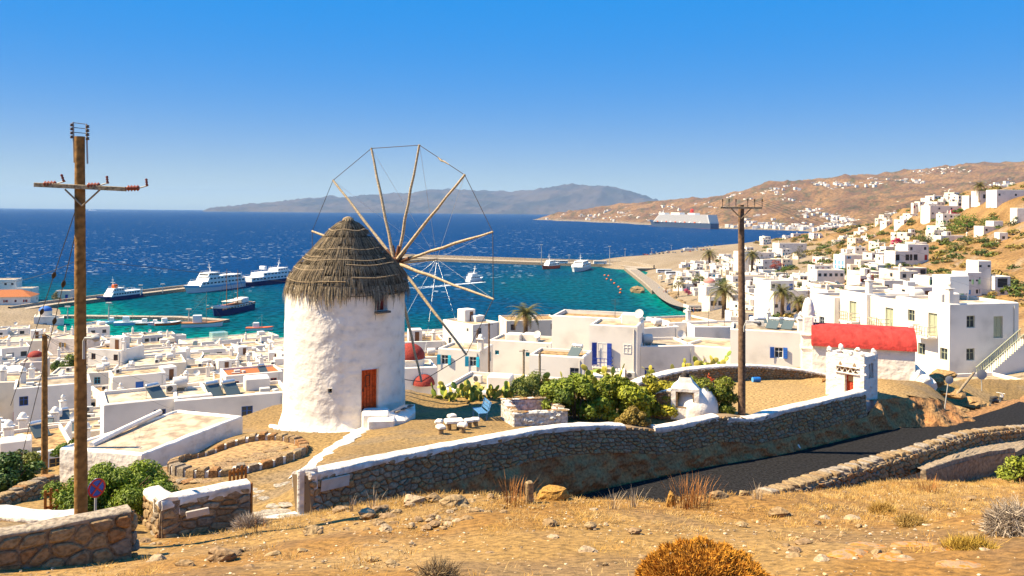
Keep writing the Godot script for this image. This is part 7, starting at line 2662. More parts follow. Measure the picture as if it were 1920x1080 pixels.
func ferry(label: String, bow: Vector3, stern: Vector3, hull_c: String, tiers: Array, o: Dictionary) -> void:
	var br := boat_root("ferry", label, "ferry", bow, stern)
	var n: Node3D = br[0]
	var L: float = br[1]
	var B := L * float(o.get("beam", 0.22))
	var H := float(o.get("h", 3.0))
	part(n, "hull", hull_mesh(L, B, H, L * 0.06), mats[hull_c])
	if o.has("stripe"):
		part(n, "hull_stripe", hull_mesh(L * 1.004, B * 1.02, H, L * 0.06, H * 0.62, H * 0.95), mats[o.stripe])
	if o.has("boot"):
		part(n, "boot_stripe", hull_mesh(L * 1.003, B * 0.99, H, L * 0.02, -0.3, 0.5), mats[o.boot])
	var y := H
	for t in tiers:
		var b := MB.new()
		var x0: float = (t[0] - 0.5) * L
		var x1: float = (t[1] - 0.5) * L
		var w: float = B * t[3]
		var pf := PackedVector2Array([Vector2(x0, y - 0.1), Vector2(x1, y - 0.1), Vector2(x1 - t[2] * 0.7, y + t[2]), Vector2(x0 + 0.2, y + t[2])])
		b.prism(pf, TR(Vector3(0, 0, -w * 0.5)), w)
		var deck := part(n, "deckhouse", b, mats["frame_white"])
		var k: int = t[4]
		for s in [1.0, -1.0]:
			for i in k:
				var wb := MB.new()
				var ww: float = (x1 - x0 - t[2]) / k
				wb.box(Vector3(x0 + t[2] * 0.3 + ww * (i + 0.5), y + t[2] * 0.55, s * w * 0.5), Vector3(ww * 0.6, t[2] * 0.34, 0.1))
				part(deck, "window", wb, mats["pane"])
		if o.has("front") and t == tiers[-1]:
			var wb := MB.new()
			wb.box(Vector3(x1 - t[2] * 0.36, y + t[2] * 0.55, 0), Vector3(0.12, t[2] * 0.4, w * 0.85), Basis(Vector3(0, 0, 1), 0.6))
			part(deck, "window", wb, mats["pane"])
		b = MB.new()
		for i in 9:
			var px := lerpf(x0, x1 - t[2], i / 8.0)
			for s in [1.0, -1.0]:
				b.box(Vector3(px, y + t[2] + 0.5, s * w * 0.48), Vector3(0.06, 1.0, 0.06))
		for s in [1.0, -1.0]:
			b.box(Vector3((x0 + x1 - t[2]) * 0.5, y + t[2] + 1.0, s * w * 0.48), Vector3(x1 - x0 - t[2], 0.07, 0.07))
		part(deck, "railing", b, mats["frame_white"])
		y += t[2]
	var b := MB.new()
	var mx: float = (float(o.get("mast", 0.6)) - 0.5) * L
	b.tube([Vector3(mx - 1.2, y, 0), Vector3(mx, y + 3.0, 0), Vector3(mx + 0.3, y + 6.5, 0)], [0.5, 0.25, 0.06], 6)
	b.box(Vector3(mx, y + 3.2, 0), Vector3(0.3, 0.2, 3.0))
	b.box(Vector3(mx + 0.2, y + 4.6, 0), Vector3(0.2, 0.15, 1.6))
	part(n, "mast", b, mats["frame_white"])
	if o.has("funnel"):
		b = MB.new()
		b.cbox(Vector3((float(o.fx) - 0.5) * L, y + 1.0, 0), Vector3(2.6, 2.2, B * 0.35), 0.3)
		part(n, "funnel", b, mats[o.funnel])

func small_boat(label: String, p: Vector3, turn: float, L: float, hull_c: String, trim: String, mast: float, cabin: bool, group := "") -> void:
	var n := thing("fishing_boat", label, "boat", Vector3(p.x, 0, p.z), turn, group)
	part(n, "hull", hull_mesh(L, L * 0.32, L * 0.11, L * 0.05), mats[hull_c])
	part(n, "trim", hull_mesh(L * 1.01, L * 0.325, L * 0.11, L * 0.05, L * 0.085, L * 0.112), mats[trim])
	if cabin:
		var b := MB.new()
		b.cbox(Vector3(-L * 0.12, L * 0.2, 0), Vector3(L * 0.22, L * 0.2, L * 0.17), 0.1)
		part(n, "cabin", b, mats["frame_white"])
	else:
		var b := MB.new()
		b.cbox(Vector3(-L * 0.05, L * 0.125, 0), Vector3(L * 0.5, 0.12, L * 0.2), 0.04)
		part(n, "thwart", b, mats["arm_wood"])
	if mast > 0:
		var b := MB.new()
		b.bar(Vector3(L * 0.1, 0.5, 0), Vector3(L * 0.1, mast, 0), 0.07, 5)
		b.bar(Vector3(L * 0.1, mast * 0.9, 0), Vector3(L * 0.52, L * 0.14, 0), 0.025, 3)
		b.bar(Vector3(L * 0.1, mast * 0.9, 0), Vector3(-L * 0.45, L * 0.12, 0), 0.025, 3)
		part(n, "mast", b, mats["arm_wood"])

func make_harbour() -> void:
	M("hull_blue", Color(0.012, 0.03, 0.12), 0.35)
	M("hull_white", Color(0.72, 0.73, 0.72), 0.4)
	M("hull_red", Color(0.42, 0.07, 0.03), 0.45)
	M("hull_grey", Color(0.05, 0.08, 0.14), 0.45)
	M("stripe_blue", Color(0.20, 0.48, 0.70), 0.4)
	M("teak", Color(0.30, 0.13, 0.05), 0.6)
	M("boat_orange", Color(0.65, 0.12, 0.02), 0.5)
	var quay := M("quay", Color(0.47, 0.40, 0.31), 0.95, "rough", 0.08, "bump", 4.0)
	var wall := M("quay_wall", Color(0.33, 0.27, 0.20), 0.95, "rough", 0.10, "bump", 6.0)
	pier("pier", [on_sea(40, 588), on_sea(105, 577), on_sea(230, 561), on_sea(350, 546), on_sea(450, 535), on_sea(545, 523)], 7.0, 1.8, quay, wall, 1.3)
	pier("pier", [on_sea(70, 603), on_sea(110, 597), on_sea(165, 598), on_sea(330, 600), on_sea(418, 606)], 4.5, 1.2, quay, wall, 0.0)
	pier("mole", [on_sea(700, 486), on_sea(790, 489), on_sea(900, 493), on_sea(1010, 497), on_sea(1150, 501), on_sea(1195, 509)], 16.0, 2.6, quay, wall, 2.6)
	pier("quay", [on_sea(1190, 507), on_sea(1228, 534), on_sea(1250, 552)], 9.0, 2.4, quay, wall, 0.0)
	var road := MB.new()
	var pts := []
	for q in [[1200, 505], [1235, 530], [1262, 555], [1300, 572], [1360, 575], [1420, 560], [1445, 535], [1470, 512], [1500, 500]]:
		var p := on_sea(q[0], q[1], 3.2)
		pts.append(p)
	var line := smooth_line(pts, 4.0)
	var r0 := PackedVector3Array()
	var r1 := PackedVector3Array()
	for i in line.size():
		var e: Vector3 = (line[mini(i + 1, line.size() - 1)] - line[maxi(i - 1, 0)]).normalized()
		for q in [[r0, 1.0], [r1, 8.0]]:
			var p: Vector3 = line[i] - Vector3(-e.z, 0, e.x) * q[1] * (1.0 if e.z < 0 else -1.0)
			p.y = maxf(town_h(p.x, -p.z), 2.2) + 0.5
			q[0].push_back(p)
	road.grid([r0, r1])
	setting("road", road, M("pale_asphalt", Color(0.34, 0.29, 0.23), 0.9, "rough", 0.1))
	var fw := on_sea(350, 548)
	ferry("white ferry with blue bow stripe moored beside the long pier", on_sea(350, 550), on_sea(450, 537), "hull_white", [[0.02, 0.88, 2.6, 0.94, 12], [0.08, 0.74, 2.5, 0.85, 9], [0.50, 0.72, 2.3, 0.7, 5]], {"h": 3.6, "stripe": "stripe_blue", "boot": "hull_grey", "mast": 0.60, "front": true})
	ferry("navy-hulled white ferry moored at the pier's outer end", on_sea(562, 524), on_sea(452, 537), "hull_blue", [[0.05, 0.90, 2.6, 0.92, 14], [0.25, 0.75, 2.4, 0.8, 8], [0.52, 0.72, 2.0, 0.6, 4]], {"h": 2.8, "mast": 0.62, "funnel": "hull_white", "fx": 0.35, "front": true})
	ferry("small navy and white excursion ferry with red funnel near the pier's root", on_sea(184, 566), on_sea(262, 556), "hull_blue", [[0.03, 0.80, 2.3, 0.9, 11], [0.45, 0.76, 2.0, 0.7, 4]], {"h": 2.0, "mast": 0.66, "funnel": "boat_orange", "fx": 0.62})
	ferry("red-hulled island boat moored against the far mole", on_sea(1018, 505), on_sea(1046, 502), "hull_red", [[0.05, 0.80, 2.4, 0.9, 6], [0.3, 0.72, 2.2, 0.7, 3]], {"h": 2.6, "mast": 0.6})
	ferry("white two-deck yacht moored stern-to at the far mole", on_sea(1077, 510), on_sea(1099, 503), "hull_white", [[0.05, 0.82, 2.4, 0.9, 5], [0.2, 0.7, 2.2, 0.75, 4]], {"h": 3.2, "mast": 0.5, "front": true})
	cruise_ship()
	gulet()
	var kinds := [["hull_white", "stripe_blue", "white"], ["stripe_blue", "frame_white", "pale blue"], ["teak", "hull_white", "brown"], ["boat_orange", "frame_white", "orange"], ["hull_blue", "hull_white", "navy"], ["hull_white", "boat_orange", "white and orange"]]
	small_boat("pale blue fishing boat with white cabin at the inner pier", on_sea(243, 609), 0.35, 12.0, "stripe_blue", "frame_white", 5.0, true)
	small_boat("white fishing boat with cabin next to the pale blue one", on_sea(214, 607), 0.3, 9.0, "hull_white", "stripe_blue", 4.0, true)
	small_boat("brown wooden boat with white wheelhouse at the inner pier", on_sea(276, 609), 0.2, 9.0, "teak", "frame_white", 4.0, true)
	small_boat("blue-striped small boat between brown and orange boats", on_sea(295, 609), 0.4, 7.5, "hull_white", "hull_blue", 0.0, true)
	small_boat("bright orange and white caique at the inner pier", on_sea(314, 609), 0.5, 10.0, "boat_orange", "frame_white", 3.0, true)
	small_boat("tiny red dinghy lying off the inner pier's middle", on_sea(347, 606), 0.1, 5.0, "hull_red", "teak", 0.0, false)
	small_boat("single-masted grey-white sailing boat at the inner pier's end", on_sea(379, 612), 0.25, 16.0, "hull_white", "teak", 15.0, true)
	small_boat("white fishing boat with mast anchored alone near the waterfront houses", on_sea(486, 619), 0.15, 10.5, "hull_white", "boat_orange", 6.5, true)
	small_boat("grey rubber dinghy at the tip of the inner pier", on_sea(405, 611), 1.2, 5.0, "dish", "hull_grey", 0.0, false)
	var words := ["white rowing skiff, first from the pole in the inner pier's row", "white rowing skiff, second from the pole in the inner pier's row", "navy-striped skiff, third from the pole in the inner pier's row", "blue skiff under canvas, fourth from the pole in the inner pier's row", "white skiff, fifth from the pole in the inner pier's row"]
	for k in 5:
		small_boat(words[k], on_sea(168 + k * 8.5, 607 - k % 2), 1.1 + 0.1 * k, 6.0, ["hull_white", "hull_white", "hull_white", "stripe_blue", "hull_white"][k], ["dish", "stripe_blue", "hull_blue", "hull_blue", "dish"][k], 0.0, false, "skiffs along the inner pier")
	ferry("small white tour boat under way with a foaming wake", on_sea(903, 526), on_sea(877, 529), "hull_white", [[0.05, 0.75, 2.0, 0.85, 5], [0.15, 0.6, 1.8, 0.75, 0]], {"h": 1.9, "mast": 0.5, "beam": 0.3})
	wake("wake", on_sea(905, 529), on_sea(772, 541), 2.5, 9.0)
	ferry("distant white speedboat racing along the horizon", on_sea(168, 394.6), on_sea(176, 394.8), "hull_white", [[0.2, 0.6, 4.0, 0.8, 0]], {"h": 6.0, "mast": 0.4})
	wake("wake", on_sea(170, 395.0), on_sea(215, 396.2), 12.0, 60.0)
	for q in [[1138, 524], [1141, 518], [1146, 526], [1152, 532], [1160, 539], [1164, 544], [1163, 550], [1134, 517]]:
		var b := MB.new()
		b.lathe([Vector2(0.001, -0.5), Vector2(0.7, 0.0), Vector2(0.85, 0.4), Vector2(0.5, 0.9), Vector2(0.001, 1.05)], 9)
		solo("buoy", "orange mooring buoy in the line off the quay", "buoy", b, mats["boat_orange"], TR(on_sea(q[0], q[1])), "orange buoys off the quay")
	solo("sea_rock", "brown rock islet standing in the shallow cove water", "rock", rock_mesh(950, 0.8, 8), mats["stone_c"], Transform3D(Basis().scaled(Vector3(11, 9, 8)), on_sea(1197, 549) + Vector3(0, 1.0, 0)))
	rng.seed = 7
	for k in 60:
		var t := k / 60.0
		var p := on_sea(lerpf(1236, 1330, t) + rng.randf_range(-4, 4), [540, 552, 564, 578, 586, 592, 594][mini(int(t * 6.0), 6)] + rng.randf_range(-3, 4) + fposmod(t * 6.0, 1.0) * 6.0)
		var s := rng.randf_range(1.5, 5.0)
		solo("shore_rock", "brown rock of the shore below the quay road", "rock", rock_mesh(960 + k % 8, 0.7, 8), mats["stone_c"] if k % 2 else mats["stone_1"], Transform3D(Basis(Vector3.UP, k).scaled(Vector3(s * 1.4, s, s)), p + Vector3(0, 0.4, 0)), "rocks along the cove's shore")
	for q in [[1015, 495, 459, "tall floodlight mast on the mole by the red boat"], [1143, 497, 462, "tall floodlight mast on the mole by the buses"], [1067, 495, 478, "shorter lamp post on the mole between the two floodlights"], [1172, 483, 467, "lamp post at the harbour's reclaimed shore"], [1222, 478, 466, "lamp post beyond the harbour station"], [1259, 468, 460, "lamp post at the far edge of the port field"], [264, 553, 535, "lamp post on the long pier behind the small ferry"], [305, 549, 533, "lamp post on the long pier between the ferries"], [204, 601, 568, "forked lamp post on the inner pier among skiffs"], [354, 602, 580, "lamp post near the inner pier's end"], [127, 598, 575, "lamp post on the quay by the blue-domed church"]]:
		var p := on_sea(q[0], q[1], 2.0)
		var h: float = absf(p.z) * (q[1] - q[2]) / FOCAL
		var n := thing("street_lamp", q[3], "lamp post", p)
		var b := MB.new()
		b.tube([Vector3.ZERO, Vector3(0, h, 0)], [0.22 + h * 0.012, 0.16], 6)
		part(n, "mast", b, mats["galvanised"])
		b = MB.new()
		b.cbox(Vector3(0, h, 0), Vector3(2.4, 0.6, 0.8), 0.1)
		part(n, "lamp_head", b, mats["galvanised"])
	make_traffic()

func pier(called: String, pts: Array, w: float, h: float, deck: Material, wall: Material, para: float) -> void:
	var line := resample(pts, 8.0)
	var d := MB.new()
	var s := MB.new()
	var rows := [PackedVector3Array(), PackedVector3Array(), PackedVector3Array(), PackedVector3Array()]
	for i in line.size():
		var e: Vector3 = (line[mini(i + 1, line.size() - 1)] - line[maxi(i - 1, 0)])
		e.y = 0
		e = e.normalized()
		var n := Vector3(-e.z, 0, e.x)
		if n.z < 0:
			n = -n
		var p := Vector3(line[i].x, 0, line[i].z)
		rows[0].push_back(p + Vector3(0, -1.0, 0))
		rows[1].push_back(p + Vector3(0, h, 0))
		rows[2].push_back(p - n * w + Vector3(0, h, 0))
		rows[3].push_back(p - n * w + Vector3(0, -1.0, 0))
	d.grid([rows[1], rows[2]])
	s.grid([rows[0], rows[1]])
	s.grid([rows[2], rows[3]])
	for i in [0, -1]:
		s.quad(rows[0][i], rows[3][i], rows[2][i], rows[1][i])
	var o := thing(called, {"pier": ["long concrete pier with a raised sea wall where the ferries lie", "low inner pier lined with small boats"][used.get("pier", -1) + 1] if called == "pier" else "", "mole": "long pale mole crossing the bay behind the sails", "quay": "stepped concrete quay along the cove road"}[called], "pier")
	part(o, "side", s, wall)
	part(o, "deck", d, deck)
	if para > 0:
		var q := MB.new()
		var r := [PackedVector3Array(), PackedVector3Array(), PackedVector3Array(), PackedVector3Array()]
		for i in line.size():
			var out: Vector3 = (rows[2][i] - rows[1][i]).normalized()
			var p: Vector3 = rows[2][i]
			r[0].push_back(p - out * 1.2 + Vector3(0, 0.004, 0))
			r[1].push_back(p - out * 1.2 + Vector3(0, para, 0))
			r[2].push_back(p - out * 0.05 + Vector3(0, para, 0))
			r[3].push_back(p - out * 0.05 + Vector3(0, 0.004, 0))
		for k in 3:
			q.grid([r[k], r[k + 1]])
		part(o, "parapet", q, deck)

func wake(called: String, a: Vector3, z: Vector3, w0: float, w1: float) -> void:
	var b := MB.new()
	rng.seed = 5
	var e := (z - a)
	var n := Vector3(-e.z, 0, e.x).normalized()
	for k in 260:
		var t := pow(rng.randf(), 1.4)
		var w := lerpf(w0, w1, t)
		var side := rng.randf_range(-1, 1)
		if rng.randf() < 0.6:
			side = signf(side) * rng.randf_range(0.7, 1.0)
		var p := a.lerp(z, t) + n * side * w * 0.5
		var s := w0 * rng.randf_range(0.12, 0.4) * (1.0 - 0.5 * t)
		b.lathe([Vector2(s, 0.0), Vector2(s * 0.6, s * 0.10), Vector2(0.001, s * 0.14)], 6, Transform3D(Basis(Vector3.UP, atan2(-e.z, e.x)).scaled(Vector3(1, 1, 1)) * Basis().scaled(Vector3(2.8, 1, 0.7)), p + Vector3(0, 0.03, 0)))
	stuff("wake_foam", b, M("foam", Color(0.6, 0.66, 0.7), 0.8), null, "white foam of the wake trailing a moving boat", "foam")

func gulet() -> void:
	var br := boat_root("sailing_ship", "two-masted wooden sailing ship with blue hull and brown masts", "ship", on_sea(397, 594), on_sea(470, 577))
	var n: Node3D = br[0]
	var L: float = br[1] * 0.88
	var b := hull_mesh(L, L * 0.26, 3.6, L * 0.05)
	part(n, "hull", b, mats["hull_blue"])
	part(n, "bulwark", hull_mesh(L * 1.004, L * 0.264, 3.6, L * 0.05, 2.5, 3.6), mats["frame_white"])
	for k in 12:
		for s in [1.0, -1.0]:
			b = MB.new()
			b.box(Vector3((k / 12.0 - 0.45) * L, 3.1, s * L * 0.13), Vector3(L * 0.045, 0.6, 0.3))
			part(n, "port", b, mats["teak"])
	b = MB.new()
	b.cbox(Vector3(-L * 0.05, 3.7, 0), Vector3(L * 0.8, 0.2, L * 0.2), 0.02)
	part(n, "deck", b, mats["teak"])
	b = MB.new()
	b.cbox(Vector3(-L * 0.28, 4.9, 0), Vector3(L * 0.2, 2.4, L * 0.15), 0.3)
	part(n, "cabin", b, mats["frame_white"])
	b = MB.new()
	b.cbox(Vector3(0, 5.6, 0), Vector3(L * 0.34, 0.25, L * 0.17), 0.1)
	for k in [-0.15, 0.15]:
		b.bar(Vector3(k * L, 3.7, L * 0.07), Vector3(k * L, 5.6, L * 0.07), 0.08, 4)
	part(n, "awning", b, mats["cream"])
	for m in [[0.16, 21.0], [-0.16, 20.0]]:
		b = MB.new()
		b.tube([Vector3(m[0] * L, 3, 0), Vector3(m[0] * L, m[1], 0)], [0.24, 0.12], 7)
		var mast := part(n, "mast", b, mats["teak"])
		b = MB.new()
		for s in [1.0, -1.0]:
			b.bar(Vector3(m[0] * L, m[1] * 0.95, 0), Vector3(m[0] * L - 2, 3.6, s * L * 0.12), 0.04, 3)
			b.bar(Vector3(m[0] * L, m[1] * 0.95, 0), Vector3(m[0] * L + s * L * 0.28, 3.8, 0), 0.04, 3)
		part(mast, "rigging", b, mats["rope"])
	b = MB.new()
	b.tube([Vector3(L * 0.46, 4.2, 0), Vector3(L * 0.68, 5.6, 0)], [0.22, 0.12], 6)
	b.box(Vector3(L * 0.58, 4.9, 0), Vector3(L * 0.2, 0.12, 1.2), Basis(Vector3(0, 0, 1), 0.25))
	part(n, "bowsprit", b, mats["frame_white"])

func cruise_ship() -> void:
	var br := boat_root("cruise_ship", "huge cruise ship with dark hull, white decks and red funnel", "ship", on_sea(1222, 424), on_sea(1340, 429.5))
	var n: Node3D = br[0]
	var L: float = br[1]
	var B := 34.0
	part(n, "hull", hull_mesh(L, B, 17.0, L * 0.05), mats["hull_grey"])
	part(n, "boot_stripe", hull_mesh(L * 1.002, B, 17.0, L * 0.02, -0.5, 1.6), mats["hull_red"])
	var deck := M("ship_deck", Color(0.26, 0.26, 0.27), 0.6)
	for k in 9:
		var b := MB.new()
		var x0 := -L * 0.5 + 3.0 + k * 1.5
		var x1 := L * (0.40 - 0.012 * k)
		b.prism(PackedVector2Array([Vector2(x0, 17.0 + k * 3.0), Vector2(x1, 17.0 + k * 3.0), Vector2(x1 - 2.5, 19.9 + k * 3.0), Vector2(x0, 19.9 + k * 3.0)]), TR(Vector3(0, 0, -B * 0.47)), B * 0.94)
		var d := part(n, "deck", b, M("ship_white", Color(0.50, 0.50, 0.49), 0.6))
		b = MB.new()
		for s in [1.0, -1.0]:
			b.box(Vector3((x0 + x1) * 0.5, 18.3 + k * 3.0, s * B * 0.47), Vector3((x1 - x0) * 0.96, 1.5, 0.4))
		part(d, "balcony_band", b, deck)
	for k in 10:
		var b := MB.new()
		b.cbox(Vector3(-L * 0.36 + k * L * 0.075, 19.0, -B * 0.5), Vector3(9, 3, 3), 0.8)
		part(n, "lifeboat", b, mats["boat_orange"] if k % 2 else mats["frame_white"])
		b = MB.new()
		b.cbox(Vector3(-L * 0.36 + k * L * 0.075, 19.0, B * 0.5), Vector3(9, 3, 3), 0.8)
		part(n, "lifeboat", b, mats["boat_orange"] if k % 2 else mats["frame_white"])
	for q in [[-0.2, 0.1, 5.0], [0.05, 0.14, 6.0], [0.28, 0.1, 5.0]]:
		var b := MB.new()
		b.cbox(Vector3(q[0] * L, 44.0 + q[2] * 0.5, 0), Vector3(q[1] * L, q[2], B * 0.6), 0.5)
		part(n, "superstructure", b, mats["frame_white"])
	var b := MB.new()
	b.tube([Vector3(-L * 0.17, 46, 0), Vector3(-L * 0.175, 58, 0), Vector3(-L * 0.18, 60, 0)], [7.0, 5.5, 4.0], 12)
	part(n, "funnel", b, M("funnel_red", Color(0.60, 0.04, 0.02), 0.5))
	b = MB.new()
	b.tube([Vector3(L * 0.30, 46, 0), Vector3(L * 0.29, 60, 0)], [2.0, 0.6], 7)
	part(n, "mast", b, mats["frame_white"])

func car_mesh() -> Array:
	if shared.has("car"):
		return shared["car"]
	var body := MB.new()
	var side := PackedVector2Array([Vector2(-2.0, 0.35), Vector2(2.0, 0.35), Vector2(2.05, 0.75), Vector2(1.1, 0.92), Vector2(-1.9, 0.95), Vector2(-2.05, 0.7)])
	body.prism(side, TR(Vector3(0, 0, -0.85)), 1.7)
	var cab := MB.new()
	cab.prism(PackedVector2Array([Vector2(-1.7, 0.93), Vector2(1.0, 0.9), Vector2(0.4, 1.42), Vector2(-1.3, 1.45)]), TR(Vector3(0, 0, -0.75)), 1.5)
	var wheel := MB.new()
	wheel.lathe([Vector2(0.001, -0.1), Vector2(0.32, -0.1), Vector2(0.32, 0.1), Vector2(0.001, 0.1)], 10, Transform3D(Basis(Vector3.RIGHT, PI / 2), Vector3.ZERO))
	shared["car"] = [body.mesh(null), cab.mesh(null), wheel.mesh(null)]
	return shared["car"]

func make_traffic() -> void:
	var paints := [["car_white", Color(0.7, 0.7, 0.68), "white"], ["car_grey", Color(0.2, 0.21, 0.22), "grey"], ["car_dark", Color(0.03, 0.03, 0.035), "dark"], ["car_red", Color(0.4, 0.03, 0.02), "red"], ["car_blue", Color(0.03, 0.08, 0.25), "blue"], ["car_silver", Color(0.45, 0.46, 0.47), "silver"]]
	for q in paints:
		M(q[0], q[1], 0.3)
	rng.seed = 41
	var put := func(p: Vector3, turn: float, paint: Array, label: String, grp: String) -> void:
		var cm := car_mesh()
		p.y = maxf(town_h(p.x, -p.z), 2.2) + 0.35
		var n := thing("parked_car", label, "car", p, turn, grp)
		part(n, "body", cm[0], mats[paint[0]])
		part(n, "cabin", cm[1], mats["pane"])
		for s in [[-1.3, 0.8], [1.3, 0.8], [-1.3, -0.8], [1.3, -0.8]]:
			part(n, "wheel", cm[2], mats["dark_metal"], TR(Vector3(s[0], 0.32, s[1])))
	for k in 64:
		var pt: Array = paints[rng.randi() % 6]
		var px := 1205.0 + rng.randf() * 135.0
		var py: float = [483.5, 481.0, 478.0, 474.5][k % 4] - (px - 1205) * 0.03
		put.call(on_sea(px, py, 2.5), rng.randf_range(1.2, 1.5), pt, "small %s car in the crowded rows of the port car park" % pt[2], "%s cars in the port car park" % pt[2])
	var lane := [[1452, 533], [1458, 526], [1463, 520], [1469, 513], [1448, 541], [1444, 549], [1474, 507]]
	for k in lane.size():
		put.call(on_sea(lane[k][0], lane[k][1], 3.5), 1.25, paints[[2, 1, 2, 0, 4, 2, 5][k]], "%s car, %s along the shaded street by the long red-doored house" % [paints[[2, 1, 2, 0, 4, 2, 5][k]][2], ORDINAL[k]], "")
	for q in [[1052, 494, 0.05, "white coach on the mole beside the red boat"], [1125, 495, 0.05, "white coach on the mole beyond the yacht"], [1292, 478, 0.1, "long white coach alone on the port field"], [1245, 512, 0.15, "white coach parked on the quay road, upper of two"], [1262, 517, 0.1, "white coach with dark windows parked by the harbour road's bend"], [1252, 530, 1.2, "small cream bus turning on the quay road"], [1238, 524, 1.3, "small white bus behind the cream one on the quay road"], [1255, 522, 1.1, "small white van-like bus beside the quay road's coaches"]]:
		var p := on_sea(q[0], q[1], 3.0)
		p.y = maxf(town_h(p.x, -p.z) + 0.5, 2.8)
		var n := thing("bus", q[3], "bus", p, q[2])
		var len_ := 12.0 if q[2] < 1.0 else 7.5
		var b := MB.new()
		b.cbox(Vector3(0, 1.75, 0), Vector3(len_, 2.7, 2.5), 0.2)
		part(n, "body", b, mats["car_white"] if q[2] < 1.2 else mats["cream"])
		for s in [1.0, -1.0]:
			b = MB.new()
			b.box(Vector3(0, 2.3, s * 1.25), Vector3(len_ * 0.92, 0.8, 0.06))
			part(n, "window_band", b, mats["pane"])
		b = MB.new()
		b.box(Vector3(len_ * 0.5, 2.1, 0), Vector3(0.06, 1.3, 2.1))
		part(n, "windscreen", b, mats["pane"])
		for x in [-0.32, 0.34]:
			for s in [1.0, -1.0]:
				part(n, "wheel", car_mesh()[2], mats["dark_metal"], Transform3D(Basis().scaled(Vector3(1.5, 1.5, 1.5)), Vector3(x * len_, 0.45, s * 1.15)))
	var clothes := ["car_white", "car_blue", "car_red", "car_dark", "cream", "sky_paint"]
	var names := ["white", "blue", "red", "dark", "cream", "pale blue"]
	rng.seed = 66
	for k in 26:
		var p := on_sea(rng.randf_range(98, 140), rng.randf_range(562, 572), 1.8) if k < 8 else on_sea(rng.randf_range(1235, 1262), rng.randf_range(540, 552), 2.6) if k < 17 else on_sea(rng.randf_range(1290, 1345), rng.randf_range(576, 582), 3.0)
		p.y = maxf(town_h(p.x, -p.z), 1.6) + 0.3
		var c: int = rng.randi() % 6
		var b := MB.new()
		var w := rng.randf_range(0.9, 1.05)
		b.lathe([Vector2(0.10, 0.0), Vector2(0.13, 0.45), Vector2(0.2, 0.85), Vector2(0.18, 1.05), Vector2(0.25, 1.4), Vector2(0.08, 1.5), Vector2(0.075, 1.55), Vector2(0.11, 1.62), Vector2(0.11, 1.72), Vector2(0.001, 1.8)], 8, Transform3D(Basis().scaled(Vector3(w, 1, 0.6)), Vector3.ZERO))
		solo("person", "tiny walker in %s clothes on the quays by the water" % names[c], "person", b, mats[clothes[c]], Transform3D(Basis(Vector3.UP, rng.randf() * TAU), p), "walkers in %s on the quays" % names[c])
func leaves(b: MB, clumps: Array, count: int, size: float, dark: Color, light: Color, seed_: int, shell := 0.55) -> void:
	var g := RandomNumberGenerator.new()
	g.seed = seed_
	var total := 0.0
	for c in clumps:
		total += c[1].x * c[1].z
	for c in clumps:
		var n := int(count * c[1].x * c[1].z / total)
		var own := g.randf()
		for k in n:
			var d := Vector3(g.randfn(), g.randfn(), g.randfn()).normalized()
			if d.y < -0.5:
				d.y = -d.y * 0.5
			var r := lerpf(shell, 1.08, sqrt(g.randf()))
			var p: Vector3 = c[0] + d * r * c[1]
			var nrm := (d + Vector3(g.randfn(), g.randfn() + 0.4, g.randfn()) * 0.55).normalized()
			var t := nrm.cross(Vector3(g.randfn(), g.randfn(), g.randfn())).normalized()
			var u := nrm.cross(t)
			var s := size * g.randf_range(0.6, 1.3)
			b.col = dark.lerp(light, clampf(own * 0.5 + g.randf() * 0.6, 0, 1))
			var a := p - t * s
			var z := p + t * s
			var m0 := p + u * s * 0.5 - nrm * s * 0.12
			var m1 := p - u * s * 0.5 - nrm * s * 0.12
			b.tri(a, m1, z)
			b.tri(a, z, m0)

func clump_set(n: int, w: Vector3, r: float, seed_: int) -> Array:
	var g := RandomNumberGenerator.new()
	g.seed = seed_
	var out := []
	for k in n:
		var a := g.randf() * TAU
		var q := sqrt(g.randf())
		var y := g.randf()
		var s := r * g.randf_range(0.65, 1.2)
		out.append([Vector3(cos(a) * w.x * q, w.y * (0.12 + 0.8 * y * (1.1 - 0.55 * q)), sin(a) * w.z * q), Vector3(s, s * 0.85, s)])
	return out

func bush(called: String, label: String, cat: String, p: Vector3, w: Vector3, clumps: int, r: float, count: int, size: float, dark: Color, light: Color, seed_: int, group := "") -> Node3D:
	var n := thing(called, label, cat, p, 0.0, group)
	var b := MB.new()
	b.tint = true
	leaves(b, clump_set(clumps, w, r, seed_), count, size, dark, light, seed_)
	part(n, "foliage", b, mats["leaf"])
	var s := MB.new()
	var g := RandomNumberGenerator.new()
	g.seed = seed_
	for k in 9:
		var a := g.randf() * TAU
		var e := Vector3(cos(a) * w.x * 0.7, w.y * g.randf_range(0.4, 0.85), sin(a) * w.z * 0.7)
		s.tube([Vector3(cos(a) * w.x * 0.1, -0.4, sin(a) * w.z * 0.1), e * Vector3(0.5, 0.6, 0.5), e], [0.05, 0.035, 0.012], 5)
	part(n, "stem", s, mats["bark"])
	return n

